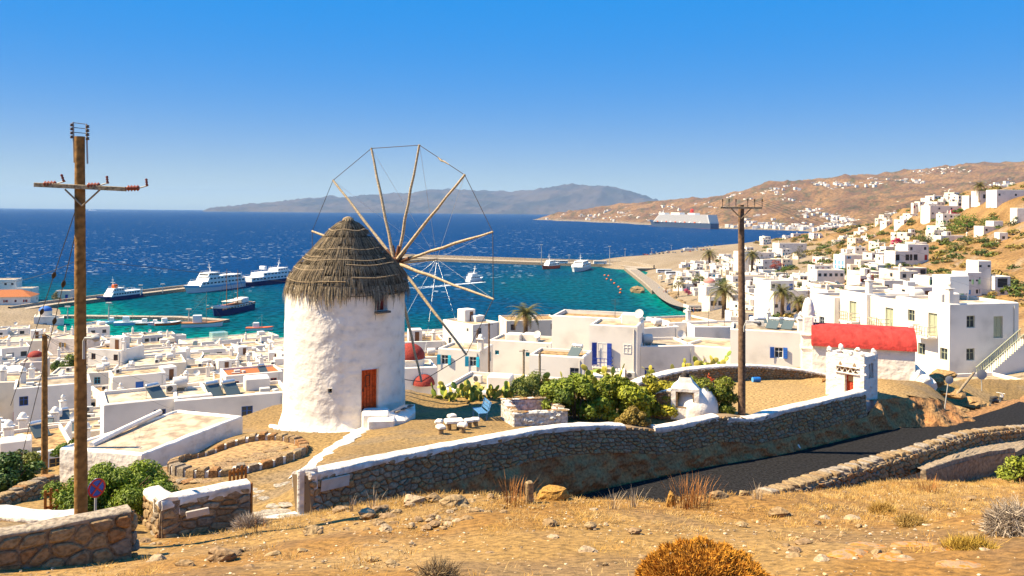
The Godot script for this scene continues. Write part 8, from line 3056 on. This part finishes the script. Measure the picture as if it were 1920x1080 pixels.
func palm_mesh() -> Array:
	if shared.has("palm"):
		return shared["palm"]
	var g := RandomNumberGenerator.new()
	g.seed = 3
	var tr := MB.new()
	tr.tube([Vector3(0, -1, 0), Vector3(0.05, 1.0, 0), Vector3(0.0, 2.4, 0.05), Vector3(0, 3.4, 0)], [0.34, 0.27, 0.25, 0.34], 9)
	var out := []
	for k in 34:
		var b := MB.new()
		b.tint = true
		var a := TAU * k * 0.381966
		var up := lerpf(1.25, -0.35, k / 33.0)
		var dir := Vector3(cos(a), 0, sin(a))
		var side := Vector3(-sin(a), 0, cos(a))
		var len_ := g.randf_range(2.4, 3.1)
		var p := Vector3(0, 3.35, 0) + dir * 0.15
		var e := up
		b.col = Color(0.07, 0.085, 0.02).lerp(Color(0.17, 0.14, 0.035), g.randf()) if k < 27 else Color(0.25, 0.16, 0.06)
		var pts := [p]
		for s in 9:
			p += (dir * cos(e) + Vector3.UP * sin(e)) * len_ / 9.0
			e -= 0.20
			pts.append(p)
		b.tube(pts, [0.035, 0.03, 0.02, 0.015, 0.01], 3, false)
		for s in range(1, 10):
			var l := 0.55 * sin(PI * clampf(0.15 + s / 10.5, 0, 1))
			var t: Vector3 = (pts[s] - pts[s - 1]).normalized()
			for q in [-1.0, 1.0]:
				for m in 2:
					var o: Vector3 = pts[s - 1].lerp(pts[s], m * 0.5)
					var tip: Vector3 = o + side * q * l + t * l * 0.6 - Vector3(0, 0.14 * l, 0)
					b.tri(o - t * 0.05, o + t * 0.07, tip)
		out.append(b.mesh(null))
	shared["palm"] = [tr.mesh(null), out]
	return shared["palm"]

func palm(label: String, p: Vector3, s: float, turn: float) -> void:
	var pm := palm_mesh()
	var n := thing("palm_tree", label, "palm", p, turn)
	part(n, "trunk", pm[0], mats["bark"], Transform3D(Basis().scaled(Vector3(s, s, s)), Vector3.ZERO))
	for m in pm[1]:
		part(n, "frond", m, mats["leaf"], Transform3D(Basis().scaled(Vector3(s, s, s)), Vector3.ZERO))

func prickly_pear(label: String, p: Vector3, spread: float, high: float, pads: int, seed_: int) -> void:
	if not shared.has("pad"):
		var b := MB.new()
		var rows := []
		for i in 7:
			var e := -PI / 2 + PI * i / 6.0
			var row := PackedVector3Array()
			for k in 12:
				var a := TAU * k / 12
				row.push_back(Vector3(cos(e) * cos(a) * 0.5, (sin(e) * 0.5 + 0.5) * 1.35, -cos(e) * sin(a) * 0.085))
			rows.append(row)
		b.grid(rows, true)
		shared["pad"] = b.mesh(null)
	var n := thing("prickly_pear", label, "cactus", p, 0.0, "")
	var g := RandomNumberGenerator.new()
	g.seed = seed_
	var tones := [mats["pad_green"], mats["pad_olive"], mats["pad_yellow"]]
	var tops := []
	for k in pads:
		var base: Transform3D
		var s := 0.34 * g.randf_range(0.75, 1.2)
		if tops.size() < 14 or g.randf() < 0.25:
			base = Transform3D(Basis(Vector3.UP, g.randf() * TAU) * Basis(Vector3(0, 0, 1), g.randf_range(-0.7, 0.7)), Vector3(g.randf_range(-1, 1) * spread, -0.05, g.randf_range(-0.7, 0.7) * spread))
		else:
			var from: Transform3D = tops[g.randi() % tops.size()]
			base = Transform3D((from.basis * Basis(Vector3.UP, g.randf_range(-1.3, 1.3)) * Basis(Vector3(0, 0, 1), g.randf_range(-1.15, 1.15))).orthonormalized(), from.origin)
			if base.origin.y > high:
				continue
		tops.append(Transform3D(base.basis, base.origin + base.basis.y * s * 1.25 + base.basis.x * g.randf_range(-0.3, 0.3) * s))
		part(n, "pad", shared["pad"], tones[g.randi() % 3], Transform3D(base.basis.scaled_local(Vector3.ONE * s), base.origin))

func tree_list() -> Array:
	return [
		[110, 688, 160, 4.0, 3.6, Color(0.022, 0.055, 0.008), Color(0.15, 0.2, 0.02), "green leafy tree on the harbour side of the tall pole"],
		[135, 684, 152, 4.5, 4.0, Color(0.022, 0.055, 0.008), Color(0.14, 0.19, 0.02), "green leafy tree half hidden by the tall pole"],
		[178, 700, 140, 3.6, 3.2, Color(0.022, 0.055, 0.008), Color(0.16, 0.2, 0.02), "green leafy tree beside the tall-chimneyed house"],
		[105, 560, 410, 5.0, 5.5, Color(0.08, 0.07, 0.03), Color(0.2, 0.17, 0.06), "brownish tree on the quay in front of the kiosk"],
		[1272, 538, 470, 9, 8, Color(0.05, 0.06, 0.012), Color(0.25, 0.2, 0.03), "olive-yellow tree between quay road and pale domed church"],
		[1362, 536, 455, 12, 8, Color(0.02, 0.035, 0.012), Color(0.09, 0.11, 0.03), "dark broad tree next to the pale domed church"],
		[1310, 527, 500, 8, 7, Color(0.022, 0.055, 0.008), Color(0.17, 0.17, 0.03), "green tree behind the pale domed church"],
		[1498, 478, 600, 12, 11, Color(0.06, 0.06, 0.02), Color(0.15, 0.13, 0.04), "brown-green tree beside the stacked white cluster"],
		[1470, 510, 430, 5, 5, Color(0.022, 0.055, 0.008), Color(0.13, 0.20, 0.022), "round green tree at the street's bend"],
		[1440, 600, 170, 3.4, 3.2, Color(0.022, 0.055, 0.008), Color(0.12, 0.2, 0.03), "green tree in the gap behind the utility pole"],
		[1545, 588, 200, 5.0, 4.8, Color(0.022, 0.055, 0.008), Color(0.12, 0.2, 0.02), "bright green tree beside the bell tower"],
		[1625, 470, 560, 6, 9, Color(0.012, 0.03, 0.01), Color(0.05, 0.08, 0.02), "dark cypress-like tree next to the sky blue balconies"],
		[1660, 530, 255, 9, 6, Color(0.05, 0.05, 0.015), Color(0.17, 0.15, 0.04), "wide olive tree behind the red-framed house"],
		[1690, 535, 250, 7, 5.5, Color(0.05, 0.06, 0.015), Color(0.18, 0.17, 0.03), "second wide olive tree, on the hotel's side"],
		[1575, 562, 230, 3.4, 5.5, Color(0.022, 0.055, 0.008), Color(0.13, 0.20, 0.022), "small dark conifer in front of the blue water tank"],
		[1605, 565, 225, 3.6, 3.6, Color(0.06, 0.05, 0.02), Color(0.2, 0.15, 0.04), "reddish garden tree near the blue water tank"],
		[1740, 452, 400, 12, 8, Color(0.022, 0.055, 0.008), Color(0.11, 0.15, 0.03), "dark green tree on the slope above the arched house"],
		[1780, 440, 430, 16, 10, Color(0.022, 0.055, 0.008), Color(0.15, 0.2, 0.02), "broad bright green tree above the green-shuttered villa"],
		[1820, 425, 430, 18, 11, Color(0.022, 0.055, 0.008), Color(0.16, 0.22, 0.02), "biggest bright green tree of the hillside grove"],
		[1858, 428, 400, 12, 8, Color(0.022, 0.055, 0.008), Color(0.13, 0.18, 0.02), "green tree closing the hillside grove uphill"],
		[1820, 462, 360, 12, 8, Color(0.02, 0.04, 0.01), Color(0.12, 0.14, 0.03), "dark tree in front of the green-shuttered villa"],
		[1790, 470, 350, 10, 6, Color(0.022, 0.055, 0.008), Color(0.17, 0.17, 0.03), "low olive tree below the green-shuttered villa"],
		[1845, 470, 350, 9, 8, Color(0.022, 0.055, 0.008), Color(0.1, 0.14, 0.02), "dark round tree at the dry slope's edge"],
		[1900, 425, 350, 7, 6, Color(0.015, 0.03, 0.01), Color(0.06, 0.09, 0.02), "dark tree behind the white hill cottage"],
		[1690, 460, 420, 10, 6, Color(0.022, 0.055, 0.008), Color(0.12, 0.16, 0.03), "green tree between terrace row and arched house"],
		[1655, 460, 520, 11, 7, Color(0.022, 0.055, 0.008), Color(0.12, 0.16, 0.03), "green tree on the saddle beside a terraced house"],
		[1600, 452, 720, 16, 10, Color(0.022, 0.055, 0.008), Color(0.13, 0.19, 0.02), "green tree group on the saddle over the bay"],
		[1560, 462, 700, 13, 9, Color(0.022, 0.055, 0.008), Color(0.12, 0.17, 0.02), "green tree low on the saddle near the lone villa"],
		[1640, 442, 760, 15, 9, Color(0.022, 0.055, 0.008), Color(0.12, 0.16, 0.03), "green tree high on the saddle"],
		[1600, 575, 190, 4.2, 3.8, Color(0.022, 0.055, 0.008), Color(0.13, 0.20, 0.022), "bushy green tree near the chapel's roof ridge"],
	]

func make_plants() -> void:
	leaf_mat("leaf", 0.5)
	M("bark", Color(0.16, 0.10, 0.06), 0.95, "rough", 0.8)
	M("pad_green", Color(0.17, 0.24, 0.035), 0.6)
	M("pad_olive", Color(0.28, 0.29, 0.04), 0.6)
	M("pad_yellow", Color(0.42, 0.37, 0.07), 0.6)
	M("straw", Color(1, 1, 1), 0.9, "", 1.0, "", 0.0, true)
	var dk := Color(0.022, 0.055, 0.008)
	var lt := Color(0.13, 0.20, 0.022)
	bush("bush", "big round green bush growing over the lane beside the tall pole", "bush", at(218, 972, 22.5), Vector3(1.75, 1.6, 1.1), 44, 0.42, 30000, 0.048, Color(0.03, 0.065, 0.008), Color(0.22, 0.29, 0.02), 1)
	bush("shrub", "dark green shrub at the edge of the lane under the roofs", "bush", at(18, 925, 30), Vector3(1.1, 1.5, 0.9), 14, 0.5, 5000, 0.09, Color(0.02, 0.05, 0.012), Color(0.09, 0.15, 0.025), 2)
	bush("shrub", "small green shrub beside the white shed's canopy", "bush", at(128, 862, 38), Vector3(0.6, 1.0, 0.5), 6, 0.35, 1500, 0.08, dk, lt, 3)
	bush("shrub", "yellowish shrub between lane shrub and slim pole", "bush", at(48, 880, 36), Vector3(0.6, 0.9, 0.5), 6, 0.35, 1500, 0.08, dk, Color(0.2, 0.2, 0.03), 4)
	bush("shrub", "large dark green fig-like shrub right behind the stone trough", "bush", on_terrace(1080, 786, 43) , Vector3(1.4, 2.4, 0.8), 30, 0.45, 9000, 0.11, dk, Color(0.22, 0.27, 0.025), 5)
	bush("shrub", "broad yellow-green shrub in the middle of the thicket", "bush", on_terrace(1150, 786, 43.5), Vector3(1.7, 2.25, 0.9), 32, 0.5, 10000, 0.11, dk, Color(0.34, 0.36, 0.025), 6)
	bush("shrub", "sunlit yellow shrub leaning over the oven's stone flank", "bush", on_terrace(1212, 780, 45), Vector3(1.4, 2.4, 0.9), 28, 0.45, 9000, 0.10, Color(0.05, 0.07, 0.01), Color(0.46, 0.40, 0.03), 7)
	bush("shrub", "green flowering shrub behind the oven's dome", "bush", on_terrace(1318, 775, 44.5), Vector3(1.6, 2.3, 0.8), 28, 0.45, 9000, 0.09, dk, Color(0.26, 0.27, 0.03), 8)
	bush("shrub", "grey-green feathery shrub above the prickly pears", "bush", at(995, 748, 47), Vector3(1.1, 1.5, 0.8), 16, 0.45, 6000, 0.06, Color(0.07, 0.09, 0.02), Color(0.22, 0.25, 0.05), 9)
	bush("dry_bush", "brownish dry bush drooping over the long wall's coping", "bush", at(1188, 800, 37.6), Vector3(0.65, 0.85, 0.5), 14, 0.3, 6000, 0.05, Color(0.10, 0.07, 0.02), Color(0.34, 0.24, 0.05), 10)
	for q in [[848, 747, 48.5, 1.3, 0.9, 90, "prickly pear thicket closest to the windmill"], [930, 747, 48.2, 1.5, 1.1, 110, "prickly pear thicket behind the blue bench"], [1075, 735, 47, 1.7, 1.5, 110, "prickly pear thicket rising over the dark shrub"], [1150, 728, 48, 1.6, 1.3, 100, "prickly pear thicket over the yellow-green shrub"], [1240, 712, 52, 1.0, 1.3, 40, "prickly pear thicket by the golden wall's start"], [1318, 688, 56, 1.3, 1.4, 50, "prickly pear thicket outside the golden wall"]]:
		prickly_pear(q[6], at(q[0], q[1] + 6, q[2]), q[3], q[4], q[5], int(q[0]))
	var fl := MB.new()
	fl.tint = true
	leaves(fl, [[Vector3.ZERO, Vector3(0.25, 0.6, 0.2)]], 110, 0.06, Color(0.5, 0.06, 0.01), Color(0.7, 0.14, 0.02), 77, 0.3)
	solo("blossom", "orange-red trumpet flowers hanging in the shrub behind the oven", "flowers", fl, mats["leaf"], TR(at(1332, 722, 43.6)))
	var list := tree_list()
	for i in list.size():
		var q: Array = list[i]
		var p := at(q[0], q[1], q[2])
		var n := thing("tree", q[7], "tree", p - Vector3(0, q[4] * (0.22 if q[2] > 170 else 0.5), 0))
		var b := MB.new()
		b.tint = true
		var w := Vector3(q[3] * 0.38, q[4], q[3] * 0.38)
		leaves(b, clump_set(12, w, q[3] * 0.2, 50 + i), 900 if q[2] > 200 else 2600, (0.016 if q[2] > 200 else 0.011) * q[3] + 0.14, q[5], q[6], 50 + i, 0.4)
		part(n, "crown", b, mats["leaf"])
		b = MB.new()
		b.tube([Vector3(0, -4, 0), Vector3(0.1, q[4] * 0.3, 0), Vector3(0, q[4] * 0.7, 0)], [0.25, 0.2, 0.08], 6)
		for k in 4:
			var a := k * 1.7
			b.tube([Vector3(0, q[4] * 0.3, 0), Vector3(cos(a) * w.x * 0.7, q[4] * 0.65, sin(a) * w.x * 0.7)], [0.12, 0.04], 5)
		part(n, "trunk", b, mats["bark"])
	var zones := [["on the lower slope", 1540, 1720, 290, 620, 16], ["on the terraced slope", 1600, 1860, 380, 620, 20], ["in the flat quarter by the bay", 1290, 1480, 420, 700, 16], ["in the lanes behind the cove", 1400, 1560, 240, 420, 8]]
	rng.seed = 303
	var crowns := []
	for k in 4:
		var cb_ := MB.new()
		cb_.tint = true
		leaves(cb_, clump_set(9, Vector3(1.5, 3.2, 1.5), 0.9, 80 + k), 900, 0.24, [dk, Color(0.05, 0.06, 0.015)][k % 2], [lt, Color(0.2, 0.2, 0.03), Color(0.15, 0.22, 0.02), Color(0.12, 0.14, 0.03)][k], 80 + k, 0.4)
		crowns.append(cb_.mesh(mats["leaf"]))
	var stem := MB.new()
	stem.tube([Vector3(0, -2, 0), Vector3(0.1, 1.0, 0), Vector3(0, 2.2, 0)], [0.2, 0.16, 0.06], 6)
	var stem_mesh := stem.mesh(mats["bark"])
	for z in zones:
		var made := 0
		for tries in 300:
			if made >= z[5]:
				break
			var d := rng.randf_range(z[3], z[4])
			var x := (rng.randf_range(z[1], z[2]) - MIDX) / FOCAL * d
			if town_h(x, d) < 2.0 or not free_spot(x, d, 1.2):
				continue
			made += 1
			var tn := thing("tree", "leafy garden tree standing between white houses " + z[0], "tree", Vector3(x, town_h(x, d), -d), rng.randf() * TAU, "garden trees " + z[0])
			var sc := rng.randf_range(0.8, 1.7)
			tn.scale = Vector3(sc * 1.2, sc, sc * 1.2)
			part(tn, "crown", crowns[made % 4])
			part(tn, "trunk", stem_mesh)
	for q in [[1457, 505, 535, 9, 7, Color(0.22, 0.04, 0.03), Color(0.34, 0.08, 0.05), "rust-red bougainvillea climbing the stacked white cluster"], [1678, 460, 300, 4, 3, Color(0.5, 0.01, 0.1), Color(0.65, 0.03, 0.16), "magenta bougainvillea on a hillside house wall"], [1795, 407, 500, 12, 6, Color(0.35, 0.01, 0.05), Color(0.5, 0.03, 0.1), "large crimson bougainvillea below the crest terrace house"], [1290, 552, 440, 6, 3, Color(0.4, 0.03, 0.12), Color(0.5, 0.1, 0.15), "pink oleander patch by the cove road"], [1632, 524, 268, 2.5, 2.5, Color(0.3, 0.02, 0.03), Color(0.4, 0.05, 0.03), "red creeper beside the red-framed house"]]:
		bush("bougainvillea", q[7], "shrub", at(q[0], q[1], q[2]), Vector3(q[3] * 0.4, q[4], q[3] * 0.3), 9, q[3] * 0.2, 900, q[3] * 0.03 + 0.05, q[5], q[6], int(q[0]))
	var sb := MB.new()
	sb.tint = true
	leaves(sb, [[Vector3(0, 0.3, 0), Vector3(1, 0.7, 1)], [Vector3(0.6, 0.2, 0.3), Vector3(0.6, 0.5, 0.6)]], 90, 0.28, Color(0.4, 0.45, 0.3), Color(0.9, 0.9, 0.7), 5, 0.4)
	var sm := sb.mesh(mats["leaf"])
	rng.seed = 88
	var where := []
	var tones := []
	while where.size() < 900:
		var d := rng.randf_range(170, 900)
		var x := (rng.randf_range(1420, 1960) - MIDX) / FOCAL * d
		var h := town_h(x, d)
		if h < 9 or not free_spot(x, d, 2.0):
			continue
		var s := rng.randf_range(0.5, 1.6) * (1.0 + d / 700.0)
		where.append(Transform3D(Basis(Vector3.UP, rng.randf() * TAU).scaled(Vector3(s * 1.3, s, s * 1.2)), Vector3(x, h, -d)))
		tones.append([Color(0.12, 0.16, 0.03), Color(0.08, 0.11, 0.02), Color(0.3, 0.24, 0.06), Color(0.36, 0.25, 0.08)][rng.randi() % 4])
	many("hillside_undergrowth", sm, where, tones, null, "low scrub dotting the slope between the hillside houses", "scrub")
	palm("palm tree with drooping fronds beside the ochre-edged house", at(985, 640, 150), 1.55, 0.3)
	palm("palm tree in front of the awninged cove tavern", at(1357, 598, 330), 3.4, 1.0)
	palm("palm tree before the broad house with blue doors", at(1467, 590, 225), 1.9, 2.0)
	palm("palm tree beside the bell tower's lower roofs", at(1590, 600, 190), 1.5, 2.6)
	palm("palm tree in the garden behind the chapel tower", at(1498, 600, 215), 1.5, 0.8)
	palm("lone palm beside the small hilltop villa", at(1837, 372, 470), 2.2, 0.5)
	palm("small palm by the white station at the port", at(1330, 503, 640), 3.4, 0.5)
	palm("palm near the pale blue windows behind the utility pole", at(1410, 507, 520), 3.0, 1.5)

func tuft_mesh(n: int, h: float, spread: float, seed_: int, lean := 0.6) -> MB:
	var b := MB.new()
	b.tint = true
	var g := RandomNumberGenerator.new()
	g.seed = seed_
	for k in n:
		var a := g.randf() * TAU
		var p := Vector3(cos(a), 0, sin(a)) * spread * 0.3 * g.randf()
		var d := Vector3(cos(a) * lean * g.randf(), 1.0, sin(a) * lean * g.randf())
		var l := h * g.randf_range(0.5, 1.0)
		var s := Vector3(-sin(a), 0, cos(a)) * 0.006 * (1.0 + h)
		b.col = Color(0.75, 0.75, 0.75).lerp(Color(1.1, 1.05, 0.9), g.randf())
		var m := p + d * l * 0.55
		var e := m + d * l * 0.4 + Vector3(cos(a), -0.25, sin(a)) * l * 0.18
		b.tri(p - s, p + s, m)
		b.tri(p + s, m + s * 0.5, m - s * 0.3)
		b.tri(m - s * 0.5, m + s * 0.5, e)
	return b
func cushion(called: String, label: String, p: Vector3, domes: Array, count: int, spike: float, dark: Color, light: Color, seed_: int, open := 0.0) -> void:
	var n := thing(called, label, "bush", p)
	var g := RandomNumberGenerator.new()
	g.seed = seed_
	var fz := FastNoiseLite.new()
	fz.seed = seed_
	fz.frequency = 0.9
	for q in domes:
		var b := MB.new()
		b.tint = true
		var r: Vector3 = q[1]
		if open == 0.0:
			b.col = dark * 0.8
			var pr := []
			for k in 9:
				var a := PI / 2 * k / 8.0
				pr.append(Vector2(maxf(cos(a) * 0.86, 0.001), sin(a) * 0.85))
			b.lathe(pr, 20, Transform3D(Basis().scaled(r), q[0]))
		for k in int(count * r.x):
			var d := Vector3(g.randfn(), absf(g.randfn()) * 0.9, g.randfn()).normalized()
			var nn := fz.get_noise_3dv(d * 2.4)
			var o: Vector3 = q[0] + d * r * (lerpf(0.2, 0.75, g.randf()) if open > 0 else 0.9 + 0.22 * nn)
			var nrm := (d / r).normalized()
			var e := o + (nrm + Vector3(g.randfn(), g.randfn(), g.randfn()) * (0.45 + open)).normalized() * spike * g.randf_range(0.5, 1.3)
			var s := nrm.cross(Vector3(g.randfn(), g.randfn(), g.randfn())).normalized() * spike * (0.16 if open == 0.0 else 0.035)
			b.col = dark.lerp(light, clampf(g.randf() + nn * 1.2, 0, 1))
			b.tri(o - s, o + s, e)
		part(n, "twigs" if open > 0 else "dome", b, mats["straw"])

func make_foreground() -> void:
	cushion("cushion_bush", "big rounded orange-brown cushion bush at the picture's bottom edge", on_ground(1322, 1122), [[Vector3(-0.02, -0.05, 0), Vector3(0.84, 0.62, 0.7)], [Vector3(0.72, -0.08, 0.35), Vector3(0.52, 0.38, 0.5)]], 26000, 0.055, Color(0.24, 0.10, 0.012), Color(0.52, 0.24, 0.028), 1)
	cushion("dry_bush", "small grey-brown twiggy bush cut by the picture's bottom edge", on_ground(822, 1090), [[Vector3.ZERO, Vector3(0.36, 0.26, 0.3)]], 5000, 0.16, Color(0.12, 0.08, 0.04), Color(0.33, 0.24, 0.13), 2, 0.5)
	cushion("dry_bush", "grey thorny bush on the bank at the picture's side edge", on_ground(1905, 1000), [[Vector3.ZERO, Vector3(0.62, 0.62, 0.5)]], 7000, 0.22, Color(0.18, 0.14, 0.10), Color(0.42, 0.35, 0.27), 3, 0.5)
	cushion("dry_bush", "grey thorny bush leaning on the gate's sill stone", on_ground(470, 992), [[Vector3.ZERO, Vector3(0.55, 0.32, 0.3)]], 5000, 0.28, Color(0.22, 0.17, 0.13), Color(0.46, 0.38, 0.30), 4, 0.6)
	cushion("dry_bush", "low ochre dry bush near the low wall's foot", on_ground(1710, 985), [[Vector3.ZERO, Vector3(0.42, 0.22, 0.3)]], 5000, 0.16, Color(0.20, 0.12, 0.03), Color(0.46, 0.31, 0.10), 5, 0.5)
	cushion("dry_bush", "straw-coloured dry bush in front of the low wall's middle", on_ground(1655, 962), [[Vector3.ZERO, Vector3(0.36, 0.22, 0.25)]], 5000, 0.2, Color(0.3, 0.17, 0.03), Color(0.5, 0.33, 0.10), 6, 0.6)
	cushion("dry_bush", "yellow dry bush in the corner by the grey thorny bush", on_ground(1820, 1035), [[Vector3.ZERO, Vector3(0.5, 0.2, 0.35)]], 6000, 0.16, Color(0.24, 0.15, 0.02), Color(0.48, 0.32, 0.06), 7, 0.5)
	bush("shrub", "green leafy shrub hanging over the concrete culvert", "bush", at(1912, 905, 26), Vector3(0.55, 1.1, 0.4), 10, 0.26, 1500, 0.06, Color(0.05, 0.09, 0.01), Color(0.27, 0.3, 0.03), 21)
	for q in [[958, 945, 0.75, "rust-red dry weed clump beside the stone stump"], [1285, 950, 0.75, "rust-brown dry weed clump by the upright orange stone"], [1305, 948, 0.8, "rust-brown weed clump on the road side of the orange stone"], [1740, 925, 0.55, "rusty weed clump at the culvert's foot"], [480, 1002, 0.3, "small rust-coloured weed below the grey thorny bush"]]:
		var t := tuft_mesh(60, q[2], 1.6, int(q[0]), 0.45)
		solo("dry_weed", q[3], "weed", t, M("rusty_weed", Color(0.34, 0.15, 0.045), 0.9, "", 1.0, "", 0.0, true), TR(on_ground(q[0], q[1])))
	for q in [[1190, 955], [1150, 958], [700, 955], [480, 950], [660, 960], [1420, 940]]:
		solo("dry_weed", "thin pale dead stalks standing at the crest against the dark rock", "weed", tuft_mesh(26, 0.6, 0.6, int(q[0]), 0.4), M("pale_weed", Color(0.42, 0.33, 0.24), 0.9, "", 1.0, "", 0.0, true), TR(on_ground(q[0], q[1])), "dead stalks along the crest")
	var tones := [mats["stone_a"], mats["stone_c"], mats["stone_b"], mats["stone_5"]]
	var named := [[1030, 985, 0.30, "flat-faced dark rock standing on the bare foreground path"], [1106, 988, 0.26, "pale grey block on the foreground path"], [420, 1050, 0.62, "largest pointed tan rock below the short white-capped wall"], [292, 1056, 0.42, "round tan rock near the stub wall and large wall's gap"], [350, 1062, 0.34, "flat tan rock between the pointed rock and the round one"], [586, 1000, 0.4, "square pale rock before the gate's long wall end"], [640, 960, 0.46, "square block at the foot of the long wall"], [775, 945, 0.6, "broad tan boulder in the rubble ridge"], [812, 940, 0.5, "angular boulder topping the rubble ridge"], [850, 948, 0.7, "long low boulder at the rubble ridge's end"], [715, 960, 0.5, "tan boulder at the start of the rubble ridge"], [690, 968, 0.42, "low pale boulder beside the rubble ridge's start"], [1345, 935, 0.5, "pale boulder on the crest before the road"], [1395, 928, 0.3, "small whitish boulder on the crest by the low wall's start"], [1420, 925, 0.3, "whitish cracked stone at the very start of the low wall"], [1640, 905, 0.3, "tan stone beside the low wall's middle"], [1465, 970, 0.5, "flat ochre slab lying on the earth mound"], [1390, 985, 0.24, "small grey rock on the earth mound's flank"], [1190, 1000, 0.25, "small rock on the path below the crest's orange stone"], [1545, 975, 0.26, "small tan rock beside the dark hollow"]]
	for i in named.size():
		var q: Array = named[i]
		solo("rock", q[3], "rock", rock_mesh(1000 + i, 0.62, 8), tones[i % 4], Transform3D(Basis(Vector3.UP, i * 1.3).scaled(Vector3(q[2] * 1.15, q[2] * 0.95, q[2] * 0.9)), on_ground(q[0], q[1]) + Vector3(0, q[2] * 0.12, 0)))
	var meshes := []
	for k in 8:
		meshes.append([rock_mesh(1100 + k, 0.6, 8).mesh(tones[k % 4])])
	rng.seed = 55
	for k in 150:
		var px: float
		var py: float
		if k < 70:
			px = rng.randf_range(600, 960)
			py = lerpf(985, 940, (px - 600) / 360.0) + rng.randfn() * 14.0 + 8.0
		elif k < 110:
			px = rng.randf_range(260, 1500)
			py = rng.randf_range(955, 1060) if px > 560 else rng.randf_range(1010, 1075)
		else:
			px = rng.randf_range(1480, 1880)
			py = rng.randf_range(925, 1060)
		var s := 0.09 + 0.24 * pow(rng.randf(), 2.2)
		var p := on_ground(px, py)
		if -p.z > 24.5:
			continue
		var area := "in the rubble ridge under the long wall" if k < 70 else "scattered on the open dry path" if k < 110 else "strewn in front of the low wall"
		var big := "fist-sized" if s < 0.13 else "head-sized" if s < 0.2 else "larger"
		solo("rock", "%s loose tan stone %s" % [big, area], "rock", meshes[k % 8][0], null, Transform3D(Basis(Vector3.UP, rng.randf() * TAU).scaled(Vector3(s * rng.randf_range(0.9, 1.5), s * rng.randf_range(0.7, 1.1), s)), p + Vector3(0, s * 0.1, 0)), "%s loose stones %s" % [big, area])
	rng.seed = 12
	for k in 16:
		var w := rng.randf_range(0.3, 0.75)
		solo("bedrock_slab", "flat weathered bedrock piece with orange lichen patches near the yellow dry bush", "rock", rock_mesh(1200 + k % 6, 0.3, 8), lichen_mat(), Transform3D(Basis(Vector3.UP, k * 1.9).scaled(Vector3(w * 1.3, w * 0.55, w * 0.8)), on_ground(1590 + 250.0 * k / 16.0, 1032 + rng.randf_range(-10, 34)) - Vector3(0, 0.02, 0)), "lichened bedrock pieces in the foreground corner")
	var where := []
	var cols := []
	while where.size() < 5200:
		var d := 8.0 + 17.0 * sqrt(rng.randf())
		var x := rng.randf_range(-0.72, 0.72) * d
		if beyond(Vector2(x, d), crest) > 0.3 or beyond(Vector2(x, d), wall_line) > -0.2:
			continue
		var s := 0.012 + 0.05 * pow(rng.randf(), 3.0)
		where.append(Transform3D(Basis(Vector3.UP, rng.randf() * TAU).scaled(Vector3(s * 1.3, s, s)), Vector3(x, near_h(x, d) + 0.01, -d)))
		cols.append([Color(0.5, 0.36, 0.19), Color(0.36, 0.26, 0.15), Color(0.58, 0.47, 0.33), Color(0.24, 0.18, 0.12)][rng.randi() % 4])
	many("gravel", rock_mesh(1300, 0.7, 6).mesh(M("pebble", Color(1, 1, 1), 0.95, "", 1.0, "", 0.0, true)), where, cols, null, "small stones strewn over the dry foreground earth", "gravel")
	var f := FastNoiseLite.new()
	f.seed = 14
	f.frequency = 0.35
	where = []
	cols = []
	var tries := 0
	while where.size() < 5200 and tries < 120000:
		tries += 1
		var d := 9.0 + 20.0 * sqrt(rng.randf())
		var x := rng.randf_range(-0.72, 0.74) * d
		var k := beyond(Vector2(x, d), crest)
		if k > 0.6 or beyond(Vector2(x, d), wall_line) > -0.2:
			continue
		var dense := smoothstep(-5.5, -1.2, k) * 0.55 + f.get_noise_2d(x, d) * 0.9 + (0.35 if x > 6.5 and d > 16 else 0.0)
		if rng.randf() * 0.85 > dense:
			continue
		var s := rng.randf_range(0.45, 1.3)
		where.append(Transform3D(Basis(Vector3.UP, rng.randf() * TAU).scaled(Vector3(s, s * rng.randf_range(0.6, 1.2), s)), Vector3(x, near_h(x, d), -d)))
		cols.append([Color(0.42, 0.25, 0.075), Color(0.36, 0.20, 0.055), Color(0.46, 0.32, 0.14), Color(0.28, 0.17, 0.06), Color(0.40, 0.24, 0.06)][rng.randi() % 5])
	many("dry_grass", tuft_mesh(18, 0.085, 0.9, 3, 2.2).mesh(M("grass_blade", Color(1, 1, 1), 0.9, "", 1.0, "", 0.0, true)), where, cols, null, "low straw-coloured dry grass on the foreground slope", "grass")

func lichen_mat() -> Material:
	if mats.has("slab_lichen"):
		return mats["slab_lichen"]
	noise_tex("lichen", 0.02, 5, [[0.0, 0.5, 0.58, 1.0], [Color(0.60, 0.52, 0.42), Color(0.66, 0.56, 0.44), Color(0.76, 0.52, 0.24), Color(0.78, 0.46, 0.14)]])
	return M("slab_lichen", Color(0.8, 0.75, 0.7), 0.95, "lichen", 0.6, "bump", 3.0)

func _ready() -> void:
	make_view()
	make_textures()
	shore_points()
	plan_lines()
	house_materials()
	make_sea()
	make_far_land()
	make_town_ground()
	make_near_ground()
	make_windmill()
	make_poles()
	make_walls()
	make_terrace_things()
	make_street_things()
	make_middle_town()
	make_left_town()
	make_right_town()
	make_harbour()
	make_plants()
	make_foreground()


static func TR(v: Vector3) -> Transform3D:
	return Transform3D(Basis.IDENTITY, v)
